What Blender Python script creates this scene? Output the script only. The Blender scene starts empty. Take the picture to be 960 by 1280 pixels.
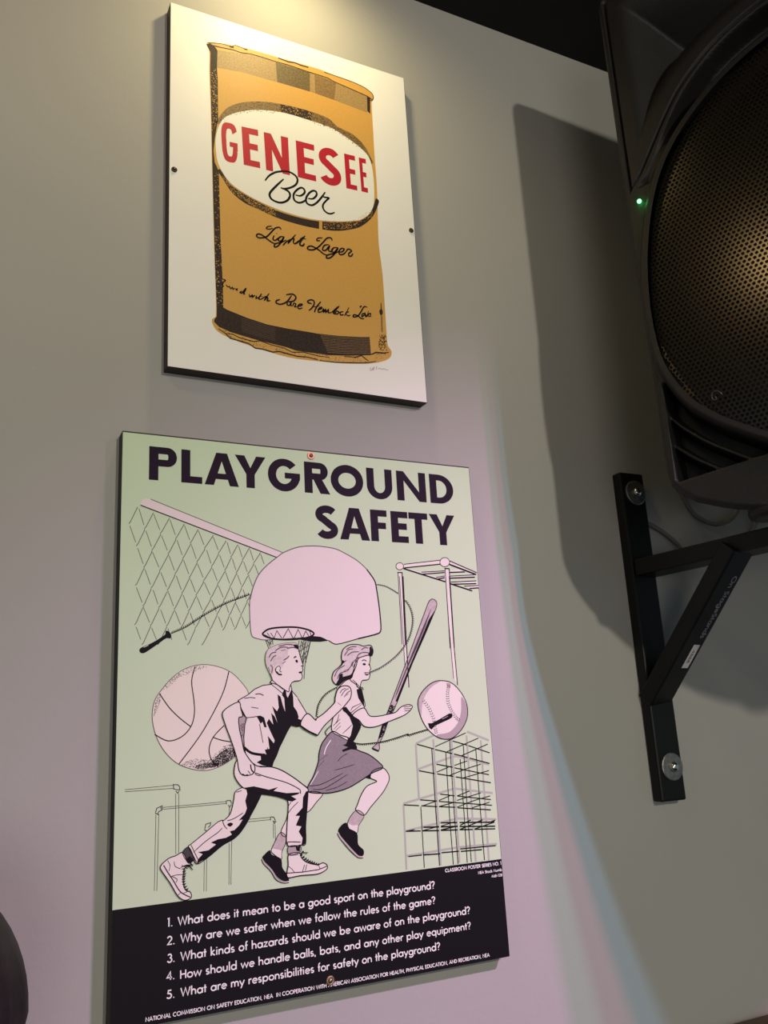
import bpy, bmesh, math, random
import numpy as np
from mathutils import Vector, Matrix
from mathutils.geometry import tessellate_polygon
C = bpy.context.scene.collection
random.seed(3)
PI = math.pi

# ---------------------------------------------------------------- camera
cam_d = bpy.data.cameras.new('camera'); cam = bpy.data.objects.new('camera', cam_d); C.objects.link(cam)
cam_d.sensor_fit = 'HORIZONTAL'; cam_d.sensor_width = 36.0
cam_d.lens = 1095.73 / 960 * 36.0; cam_d.clip_start = 0.02; cam_d.clip_end = 60
r0, r1, r2 = Vector((0.89238, -0.44792, -0.05496)), Vector((0.06681, 0.25156, -0.96553)), Vector((0.44631, 0.85795, 0.25441))
m = Matrix((r0, -r1, -r2)).transposed().to_4x4(); m.translation = Vector((0, -0.78, 1.65)); cam.matrix_world = m
bpy.context.scene.camera = cam
# ---------------------------------------------------------------- world, lights, exposure
sc = bpy.context.scene
sc.view_settings.view_transform = 'Standard'; sc.view_settings.look = 'None'
sc.view_settings.exposure = 0.0; sc.view_settings.gamma = 1.0; sc.view_settings.use_curve_mapping = False
w = bpy.data.worlds.new('dim_bar_room'); sc.world = w; w.use_nodes = True
w.node_tree.nodes['Background'].inputs[0].default_value = (0.66, 0.86, 0.96, 1)
w.node_tree.nodes['Background'].inputs[1].default_value = 0.21
def lamp(name, kind, loc, target, power, col, size=0.05, spot=None, blend=1.0):
    d = bpy.data.lights.new(name, kind); d.energy = power; d.color = col
    if kind == 'AREA': d.shape = 'DISK'; d.size = size
    else: d.shadow_soft_size = size
    if kind == 'SPOT': d.spot_size = math.radians(spot); d.spot_blend = blend
    o = bpy.data.objects.new(name, d); C.objects.link(o); o.location = loc
    o.rotation_euler = (Vector(target) - Vector(loc)).to_track_quat('-Z', 'Y').to_euler(); return o
# warm-white lamp down the room, level with the top of the speaker
lamp('ceiling_lamp', 'SPOT', (0.60, -3.00, 2.565), (0.55, 0, 1.50), 150, (1.0, 0.94, 0.76), 0.05, 60, 0.7)
# added broad warm fill light from the left, without a fixture
lamp('room_fill', 'AREA', (-0.7, -2.6, 1.35), (0.4, 0, 1.4), 13, (1.0, 0.95, 0.86), 1.0)
# four coloured emitters of one stage light to the right (their spacing gives the fringed shadow edge)
PK = (0.62, 0.016, 1.14)
lamp('stage_light_blue', 'SPOT', (0.960, -1.165, 2.40), PK, 34, (0.28, 0.62, 1.0), 0.012, 70, 1.0)
lamp('stage_light_red', 'SPOT', (0.997, -1.150, 2.40), PK, 36, (1.0, 0.20, 0.26), 0.012, 70, 1.0)
lamp('stage_light_green', 'SPOT', (1.035, -1.135, 2.40), PK, 27, (0.22, 0.85, 0.75), 0.012, 70, 1.0)
lamp('stage_light_magenta', 'SPOT', (1.073, -1.120, 2.40), PK, 42, (1.0, 0.18, 0.72), 0.012, 70, 1.0)
# small warm accent lamp by the ceiling just above the upper poster
lamp('accent_lamp', 'SPOT', (0.31, -0.13, 2.575), (0.30, 0.03, 2.30), 4.5, (1.0, 0.82, 0.40), 0.02, 150, 1.0)
# warm ceiling lamp to the left, gives the golden glint on the speaker mesh
lamp('warm_downlight', 'POINT', (-0.24, -0.48, 2.52), (0, 0, 0), 2.8, (1.0, 0.74, 0.38), 0.045)

# ---------------------------------------------------------------- helpers
def mat(name, col, rough=0.6, metal=0.0, noise=0.0, nscale=40, bump=0.0, bscale=300, emit=None, spec=0.28, col2=None):
    m = bpy.data.materials.new(name); m.use_nodes = True; nt = m.node_tree; b = nt.nodes['Principled BSDF']
    b.inputs['Base Color'].default_value = (*col, 1); b.inputs['Roughness'].default_value = rough; b.inputs['Metallic'].default_value = metal
    b.inputs['Specular IOR Level'].default_value = spec
    tc = nt.nodes.new('ShaderNodeTexCoord')
    if noise > 0:
        n = nt.nodes.new('ShaderNodeTexNoise'); n.inputs['Scale'].default_value = nscale; n.inputs['Detail'].default_value = 5
        nt.links.new(tc.outputs['Object'], n.inputs['Vector'])
        r = nt.nodes.new('ShaderNodeValToRGB'); r.color_ramp.elements[0].position = 0.35; r.color_ramp.elements[1].position = 0.65
        c2 = col2 or tuple(c * (1 - noise) for c in col)
        r.color_ramp.elements[0].color = (*c2, 1); r.color_ramp.elements[1].color = (*col, 1)
        nt.links.new(n.outputs[0], r.inputs[0]); nt.links.new(r.outputs[0], b.inputs['Base Color'])
    if bump > 0:
        n = nt.nodes.new('ShaderNodeTexNoise'); n.inputs['Scale'].default_value = bscale; n.inputs['Detail'].default_value = 4
        nt.links.new(tc.outputs['Object'], n.inputs['Vector'])
        bp = nt.nodes.new('ShaderNodeBump'); bp.inputs['Strength'].default_value = bump; bp.inputs['Distance'].default_value = 0.001
        nt.links.new(n.outputs[0], bp.inputs['Height']); nt.links.new(bp.outputs[0], b.inputs['Normal'])
    if emit: b.inputs['Emission Color'].default_value = (*emit[0], 1); b.inputs['Emission Strength'].default_value = emit[1]
    return m
def obj(name, verts, faces, material, parent=None, smooth=False):
    me = bpy.data.meshes.new(name); me.from_pydata([tuple(v) for v in verts], [], faces); me.update()
    me.materials.append(material)
    if smooth: me.polygons.foreach_set('use_smooth', [True] * len(me.polygons))
    o = bpy.data.objects.new(name, me); C.objects.link(o)
    if parent: o.parent = parent
    return o
def empty(name, loc, label, cat):
    o = bpy.data.objects.new(name, None); C.objects.link(o); o.location = loc; o.empty_display_size = 0.05
    o['label'] = label; o['category'] = cat; return o
def box(x0, y0, z0, x1, y1, z1):
    v = [(x, y, z) for x in (x0, x1) for y in (y0, y1) for z in (z0, z1)]
    f = [(0, 1, 3, 2), (4, 6, 7, 5), (0, 4, 5, 1), (2, 3, 7, 6), (0, 2, 6, 4), (1, 5, 7, 3)]
    return v, f
def bevel(o, w, seg=2):
    bm = bmesh.new(); bm.from_mesh(o.data); bmesh.ops.bevel(bm, geom=bm.edges[:], offset=w, segments=seg, affect='EDGES', profile=0.5)
    bmesh.ops.recalc_face_normals(bm, faces=bm.faces); bm.to_mesh(o.data); bm.free(); return o
def recalc(o):
    bm = bmesh.new(); bm.from_mesh(o.data); bmesh.ops.recalc_face_normals(bm, faces=bm.faces); bm.to_mesh(o.data); bm.free(); return o
def lathe(prof, org, ax, n=28):
    """prof: list of (radius, height along ax)"""
    ax = Vector(ax).normalized(); u = ax.orthogonal().normalized(); v = ax.cross(u); org = Vector(org)
    V = []; F = []
    for r, h in prof:
        for k in range(n):
            a = 2 * PI * k / n; V.append(org + ax * h + (u * math.cos(a) + v * math.sin(a)) * r)
    for i in range(len(prof) - 1):
        for k in range(n): F.append((i * n + k, i * n + (k + 1) % n, (i + 1) * n + (k + 1) % n, (i + 1) * n + k))
    F.append(tuple(range(n))); F.append(tuple((len(prof) - 1) * n + k for k in range(n)))
    return V, F
def tube(pts, r, n=8):
    V = []; F = []; P = [Vector(p) for p in pts]
    for i, p in enumerate(P):
        t = (P[min(i + 1, len(P) - 1)] - P[max(i - 1, 0)]).normalized(); u = t.cross(Vector((0, 0.3, 1))).normalized(); v = t.cross(u)
        for k in range(n): a = 2 * PI * k / n; V.append(p + (u * math.cos(a) + v * math.sin(a)) * r)
    for i in range(len(P) - 1):
        for k in range(n): F.append((i * n + k, i * n + (k + 1) % n, (i + 1) * n + (k + 1) % n, (i + 1) * n + k))
    F.append(tuple(range(n))); F.append(tuple((len(P) - 1) * n + k for k in range(n)))
    return V, F
def catmull(P, closed, n=4):
    P = [np.array(p, float) for p in P]; N = len(P)
    if N < 3: return [tuple(p) for p in P]
    out = []
    for i in range(N if closed else N - 1):
        if closed: a, b, c, d = P[(i - 1) % N], P[i], P[(i + 1) % N], P[(i + 2) % N]
        else: a, b, c, d = P[max(i - 1, 0)], P[i], P[i + 1], P[min(i + 2, N - 1)]
        # centripetal-like damping keeps long/short neighbouring spans from overshooting
        L = np.linalg.norm(c - b); m1 = (c - a) * .5; m2 = (d - b) * .5
        for mm in (m1, m2):
            l = np.linalg.norm(mm)
            if l > L * 1.1 and l > 0: mm *= L * 1.1 / l
        for k in range(n):
            t = k / n; out.append(tuple((2*t**3-3*t**2+1)*b + (t**3-2*t**2+t)*m1 + (-2*t**3+3*t**2)*c + (t**3-t**2)*m2))
    if not closed: out.append(tuple(P[-1]))
    return out

# ---------------------------------------------------------------- setting
WY = 0.016                                  # wall plane
M_wall = mat('painted_wall', (0.375, 0.36, 0.345), 0.75, noise=0.04, nscale=3, bump=0.25, bscale=160)
M_ceil = mat('black_ceiling', (0.012, 0.012, 0.014), 0.8, noise=0.3, nscale=4, bump=0.2, bscale=40)
M_floor = mat('dark_floor', (0.06, 0.045, 0.035), 0.5, noise=0.3, nscale=6)
M_wood = mat('dark_wood', (0.10, 0.055, 0.03), 0.45, noise=0.5, nscale=30, bump=0.2, bscale=90)
def struct(name, vf, m):
    o = obj(name, vf[0], vf[1], m); recalc(o); o['kind'] = 'structure'; return o
struct('wall_back', box(-2.6, WY, 0, 3.4, WY + 0.12, 2.80), M_wall)
struct('ceiling', box(-2.6, -3.4, 2.584, 3.4, WY, 2.70), M_ceil)
struct('floor', box(-2.6, -3.4, -0.1, 3.4, WY, 0), M_floor)
ca = struct('trim_1', box(-2.6, WY - 0.028, 1.300, 3.4, WY, 1.3325), M_wood); bevel(ca, 0.004)
for i in range(20):
    x = -2.6 + i * 0.30
    wb = struct('trim_2', box(x + 0.001, WY - 0.012, 0.12, x + 0.299, WY, 1.300), M_wood); wb.name = 'trim_2' if i == 0 else 'trim_2.%03d' % i; bevel(wb, 0.003, 1)
ba = struct('baseboard_back', box(-2.6, WY - 0.02, 0, 3.4, WY, 0.12), M_wood); bevel(ba, 0.003, 1)

# ---------------------------------------------------------------- printed posters
INK = {
 'ink': mat('black_ink', (0.007, 0.005, 0.008), 0.6, spec=.1), 'ink_brown': mat('brown_black_ink', (0.016, 0.009, 0.011), 0.6, noise=.5, nscale=500, col2=(0.045, 0.026, 0.018), spec=.2),
 'plum': mat('plum_ink', (0.015, 0.006, 0.019), 0.6, spec=.1), 'gold': mat('gold_ink', (0.62, 0.335, 0.080), 0.5, noise=.06, nscale=400),
 'tan': mat('tan_ink', (0.42, 0.27, 0.11), 0.5, noise=.35, nscale=600), 'olive': mat('olive_ink', (0.085, 0.062, 0.028), 0.5, noise=.5, nscale=500, col2=(0.18, 0.115, 0.04)),
 'olive_light': mat('light_olive_ink', (0.30, 0.18, 0.07), 0.5, noise=.5, nscale=600), 'olive_dark': mat('dim_olive_ink', (0.10, 0.060, 0.035), 0.5),
 'white': mat('white_ink', (0.82, 0.80, 0.76), 0.5), 'white_print': mat('white_print', (0.80, 0.77, 0.76), 0.5), 'red': mat('red_ink', (0.50, 0.010, 0.032), 0.5, noise=.1, nscale=500),
 'pink': mat('pale_pink_ink', (0.71, 0.605, 0.61), 0.5), 'flesh': mat('cream_pink_ink', (0.72, 0.65, 0.61), 0.5), 'cream': mat('cream_ink', (0.72, 0.65, 0.575), 0.5),
 'grey_line': mat('grey_line_ink', (0.085, 0.072, 0.070), 0.5), 'grey_dark': mat('dark_grey_ink', (0.050, 0.040, 0.046), 0.5), 'grey_mid': mat('mid_grey_ink', (0.38, 0.31, 0.32), 0.5),
 'grey_light': mat('light_grey_ink', (0.50, 0.42, 0.42), 0.5, noise=.2, nscale=300), 'grey_hair': mat('pale_grey_ink', (0.63, 0.54, 0.53), 0.5, noise=.15, nscale=300),
 'skirt': mat('skirt_grey_ink', (0.26, 0.215, 0.235), 0.5, noise=.15, nscale=700), 'frame_light': mat('frame_grey_ink', (0.37, 0.39, 0.34), 0.5), 'pencil': mat('pencil', (0.42, 0.37, 0.36), 0.6)}
M_edge = mat('black_board_edge', (0.012, 0.011, 0.012), 0.5, noise=.3, nscale=60)
M_edge_wood = mat('brown_black_board_edge', (0.035, 0.020, 0.014), 0.5, noise=.5, nscale=60)
M_white = mat('white_sheet', (0.83, 0.80, 0.78), 0.42, noise=0.02, nscale=9)
M_green = mat('pale_green_sheet', (0.52, 0.64, 0.44), 0.5, spec=.25, noise=0.03, nscale=6)
M_black = mat('black_text_band', (0.006, 0.005, 0.007), 0.6, spec=.12)
STEP = 0.00004
def parse(s): return [tuple(float(k) for k in q.split(',')) for q in s.split()]
class Print:
    """collects flat printed shapes (mm on the sheet) into one thin layer mesh with one slot per ink"""
    def __init__(s): s.V = []; s.F = []; s.M = []; s.mats = []
    def add(s, pts, faces, ink, lv):
        if ink not in s.mats: s.mats.append(ink)
        k = len(s.V); s.c = (getattr(s, 'c', 0) + 1) % 24; yy = -lv * STEP - s.c * 1.4e-6; s.V += [(x * .001, yy, y * .001) for x, y in pts]; s.F += [tuple(i + k for i in f) for f in faces]; s.M += [s.mats.index(ink)] * len(faces)
    def fill(s, pts, ink, lv, smooth):
        if smooth: pts = catmull(pts, True)
        tr = tessellate_polygon([[Vector((x, y, 0)) for x, y in pts]]); s.add(pts, tr, ink, lv)
    def line(s, pts, ink, lv, w, smooth, taper, closed):
        P = np.array(catmull(pts, closed) if smooth else pts); 
        if closed: P = np.vstack([P, P[:1]])
        keep = [0] + [i for i in range(1, len(P)) if np.linalg.norm(P[i] - P[i-1]) > 1e-4]; P = P[keep]
        if len(P) < 2: return
        n = len(P); T = np.zeros_like(P); seg = np.diff(P, axis=0); seg /= np.linalg.norm(seg, axis=1)[:, None]
        T[0] = seg[0]; T[-1] = seg[-1]; mid = seg[:-1] + seg[1:]; T[1:-1] = mid
        if closed: T[0] = T[-1] = seg[0] + seg[-1]
        l = np.linalg.norm(T, axis=1); T[l < 1e-3] = np.vstack([seg, seg[-1:]])[l < 1e-3]; T /= np.linalg.norm(T, axis=1)[:, None]
        N = np.c_[-T[:, 1], T[:, 0]]; k = np.ones(n)
        sg = np.vstack([seg, seg[-1:]]); co = np.abs((sg * T).sum(1)); k = 1 / np.clip(co, .6, 1)
        if taper: u = np.linspace(0, 1, n); k = k * np.clip(.6 + 1.6 * np.minimum(u, 1 - u) * 2, .6, 1)
        A = P + N * (w / 2 * k)[:, None]; B = P - N * (w / 2 * k)[:, None]
        s.add([tuple(a) for a in A] + [tuple(b) for b in B], [(i, i+1, n+i+1, n+i) for i in range(n-1)], ink, lv)
    def dots(s, pts, ink, lv, n, r, seed):
        rg = random.Random(seed); tr = tessellate_polygon([[Vector((x, y, 0)) for x, y in pts]]); P = pts
        ar = [abs((P[b][0]-P[a][0])*(P[c][1]-P[a][1])-(P[c][0]-P[a][0])*(P[b][1]-P[a][1])) for a, b, c in tr]
        for _ in range(n):
            a, b, c = rg.choices(tr, ar)[0]; u, v = rg.random(), rg.random()
            if u + v > 1: u, v = 1-u, 1-v
            x = P[a][0] + u*(P[b][0]-P[a][0]) + v*(P[c][0]-P[a][0]); y = P[a][1] + u*(P[b][1]-P[a][1]) + v*(P[c][1]-P[a][1]); q = r * (.6 + .9*rg.random())
            s.add([(x-q, y), (x, y-q*.8), (x+q, y), (x, y+q*.8)], [(0, 1, 2, 3)], ink, lv)
    def build(s, name, parent, label=''):
        me = bpy.data.meshes.new(name); me.from_pydata(s.V, [], s.F); me.update()
        for k in s.mats: me.materials.append(INK[k])
        me.polygons.foreach_set('material_index', s.M)
        o = bpy.data.objects.new(name, me); C.objects.link(o); o.parent = parent
        if label: o['label'] = label
        return o

# single-stroke geometric sans alphabet (cap height 1) for the small printing
def arc(cx, cy, rx, ry, a, b, n=12): return [(cx + rx*math.cos(math.radians(a+(b-a)*i/n)), cy + ry*math.sin(math.radians(a+(b-a)*i/n))) for i in range(n+1)]
X = .64
def ring(cx, cy, r, ry=None): return arc(cx, cy, r, ry or r, 0, 360, 18)
G = {' ': (.36, []), '.': (.24, [[(.09, .0), (.09, .11)]]), ',': (.24, [[(.12, .1), (.06, -.14)]]), '-': (.4, [[(.06, .35), (.34, .35)]]),
 '?': (.56, [arc(.25, .76, .2, .22, 170, -60), [(.35, .57), (.26, .42), (.26, .27)], [(.26, .0), (.26, .11)]]),
 '1': (.34, [[(.06, .93), (.2, .98), (.2, 0)]]), '2': (.6, [arc(.28, .72, .22, .26, 165, -35), [(.46, .57), (.06, .05), (.54, .05)]]),
 '3': (.6, [arc(.27, .75, .2, .22, 150, -80), arc(.27, .29, .24, .27, 85, -160)]), '4': (.62, [[(.42, 0), (.42, .95), (.04, .27), (.58, .27)]]),
 '5': (.6, [[(.5, .95), (.2, .95), (.13, .55)], arc(.25, .31, .25, .28, 110, -150)]), '6': (.6, [ring(.29, .28, .23, .26), [(.08, .36), (.38, .98)]]), '8': (.6, [ring(.28, .74, .19, .21), ring(.28, .27, .23, .26)]),
 'A': (.78, [[(.03, 0), (.39, .98), (.75, 0)], [(.17, .32), (.61, .32)]]), 'C': (.82, [arc(.46, .5, .4, .47, 50, 310, 16)]), 'D': (.74, [[(.09, .05), (.09, .95), (.25, .95)], arc(.25, .5, .42, .45, 90, -90, 14), [(.25, .05), (.09, .05)]]),
 'E': (.54, [[(.48, .95), (.09, .95), (.09, .05), (.48, .05)], [(.09, .52), (.44, .52)]]), 'F': (.5, [[(.46, .95), (.09, .95), (.09, 0)], [(.09, .52), (.42, .52)]]), 'H': (.74, [[(.09, 0), (.09, 1)], [(.65, 0), (.65, 1)], [(.09, .52), (.65, .52)]]),
 'I': (.22, [[(.11, 0), (.11, 1)]]), 'L': (.48, [[(.09, 1), (.09, .05), (.45, .05)]]), 'M': (.92, [[(.07, 0), (.18, 1), (.46, .2), (.74, 1), (.85, 0)]]), 'N': (.8, [[(.09, 0), (.09, .97), (.71, .03), (.71, 1)]]),
 'O': (1.0, [ring(.5, .5, .44, .46)]), 'P': (.58, [[(.09, 0), (.09, .95), (.28, .95)], arc(.28, .71, .23, .24, 90, -90, 10), [(.28, .47), (.09, .47)]]), 'R': (.62, [[(.09, 0), (.09, .95), (.28, .95)], arc(.28, .71, .23, .24, 90, -90, 10), [(.28, .47), (.09, .47)], [(.26, .47), (.57, 0)]]),
 'S': (.56, [arc(.28, .74, .2, .21, 30, 260, 12) + arc(.27, .27, .22, .24, 80, -150, 12)]), 'T': (.56, [[(.02, .95), (.54, .95)], [(.28, .95), (.28, 0)]]), 'U': (.74, [[(.1, 1), (.1, .35)] + arc(.37, .33, .27, .29, 180, 360, 10) + [(.64, 1)]]),
 'W': (1.12, [[(.04, 1), (.3, .03), (.56, .95), (.82, .03), (1.08, 1)]]), 'Y': (.7, [[(.03, 1), (.35, .5), (.67, 1)], [(.35, .5), (.35, 0)]]),
 'a': (.74, [ring(.35, .31, .27, .29), [(.64, 0), (.64, X)]]), 'b': (.74, [ring(.39, .31, .27, .29), [(.1, 0), (.1, 1.08)]]), 'c': (.6, [arc(.35, .31, .27, .29, 50, 310)]), 'd': (.74, [ring(.35, .31, .27, .29), [(.64, 0), (.64, 1.08)]]),
 'e': (.68, [[(.08, .33), (.62, .33)] + arc(.35, .31, .27, .29, 8, 318, 14)]), 'f': (.36, [[(.16, 0), (.16, .85)] + arc(.3, .87, .14, .17, 180, 75, 5), [(.02, .58), (.34, .58)]]),
 'g': (.74, [ring(.35, .31, .27, .29), [(.64, X), (.64, -.05)] + arc(.36, -.05, .28, .24, 0, -155, 9)]), 'h': (.64, [[(.09, 0), (.09, 1.08)], [(.09, .3)] + arc(.32, .36, .22, .24, 175, 0, 9) + [(.54, 0)]]),
 'i': (.24, [[(.11, 0), (.11, X)], [(.11, .82), (.11, .95)]]), 'k': (.58, [[(.09, 0), (.09, 1.08)], [(.46, .64), (.12, .32), (.52, 0)]]), 'l': (.22, [[(.11, 0), (.11, 1.08)]]),
 'm': (1.0, [[(.09, 0), (.09, X)], [(.09, .3)] + arc(.29, .38, .19, .22, 175, 0, 8) + [(.48, 0)], [(.48, .3)] + arc(.69, .38, .2, .22, 175, 0, 8) + [(.89, 0)]]), 'n': (.64, [[(.09, 0), (.09, X)], [(.09, .3)] + arc(.32, .36, .22, .24, 175, 0, 9) + [(.54, 0)]]),
 'o': (.7, [ring(.35, .31, .28, .29)]), 'p': (.74, [ring(.39, .31, .27, .29), [(.1, X), (.1, -.3)]]), 'q': (.74, [ring(.35, .31, .27, .29), [(.64, X), (.64, -.3)]]), 'r': (.4, [[(.09, 0), (.09, X)], [(.09, .35)] + arc(.3, .4, .2, .2, 170, 60, 5)]),
 's': (.48, [arc(.24, .46, .15, .15, 40, 255, 8) + arc(.23, .17, .17, .14, 80, -150, 8)]), 't': (.34, [[(.16, 0), (.16, .92)], [(.0, .58), (.33, .58)]]), 'u': (.64, [[(.1, X), (.1, .25)] + arc(.32, .24, .22, .22, 180, 360, 9) + [(.54, X)]]),
 'w': (.92, [[(.03, X), (.24, .03), (.46, .6), (.68, .03), (.89, X)]]), 'y': (.6, [[(.02, X), (.3, .04)], [(.58, X), (.16, -.3)]]), 'z': (.54, [[(.05, .59), (.46, .59), (.06, .05), (.48, .05)]])}
def text(pr, s, x0, x1, y, cap, w, ink, lv, tf=None):
    tot = sum(G[c][0] for c in s) + .05 * (len(s) - 1); kx = (x1 - x0) / tot; x = x0
    for c in s:
        adv, st = G[c]
        for ln in st:
            pts = [(x + a * kx, y + b * cap) for a, b in ln]
            if tf: pts = [tf(p) for p in pts]
            pr.line(pts, ink, lv, w * cap, 0, 0, 0)
        x += (adv + .05) * kx

def screw(parent, x, z, r, M, cup=None):
    V, F = lathe([(r, -.0002), (r, .0008), (r*.72, .0016), (r*.62, .0011), (r*.5, .0011)], (x, 0, z), (0, -1, 0), 20)
    o = obj('screw', V, F, cup or M, parent, True); recalc(o)
    V, F = lathe([(r*.5, .001), (r*.46, .0021), (r*.25, .0025)], (x, 0, z), (0, -1, 0), 14)
    h = obj('screw_head', V, F, M, o, True); recalc(h); return o
M_steel = mat('screw_steel', (0.32, 0.28, 0.22), 0.35, 1.0); M_dark_steel = mat('dark_screw', (0.10, 0.08, 0.055), 0.4, 1.0)
M_copper = mat('copper_cup', (0.95, 0.42, 0.32), 0.4, 0.3); M_brass = mat('dull_brass', (0.30, 0.20, 0.12), 0.45, 0.7)

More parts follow.
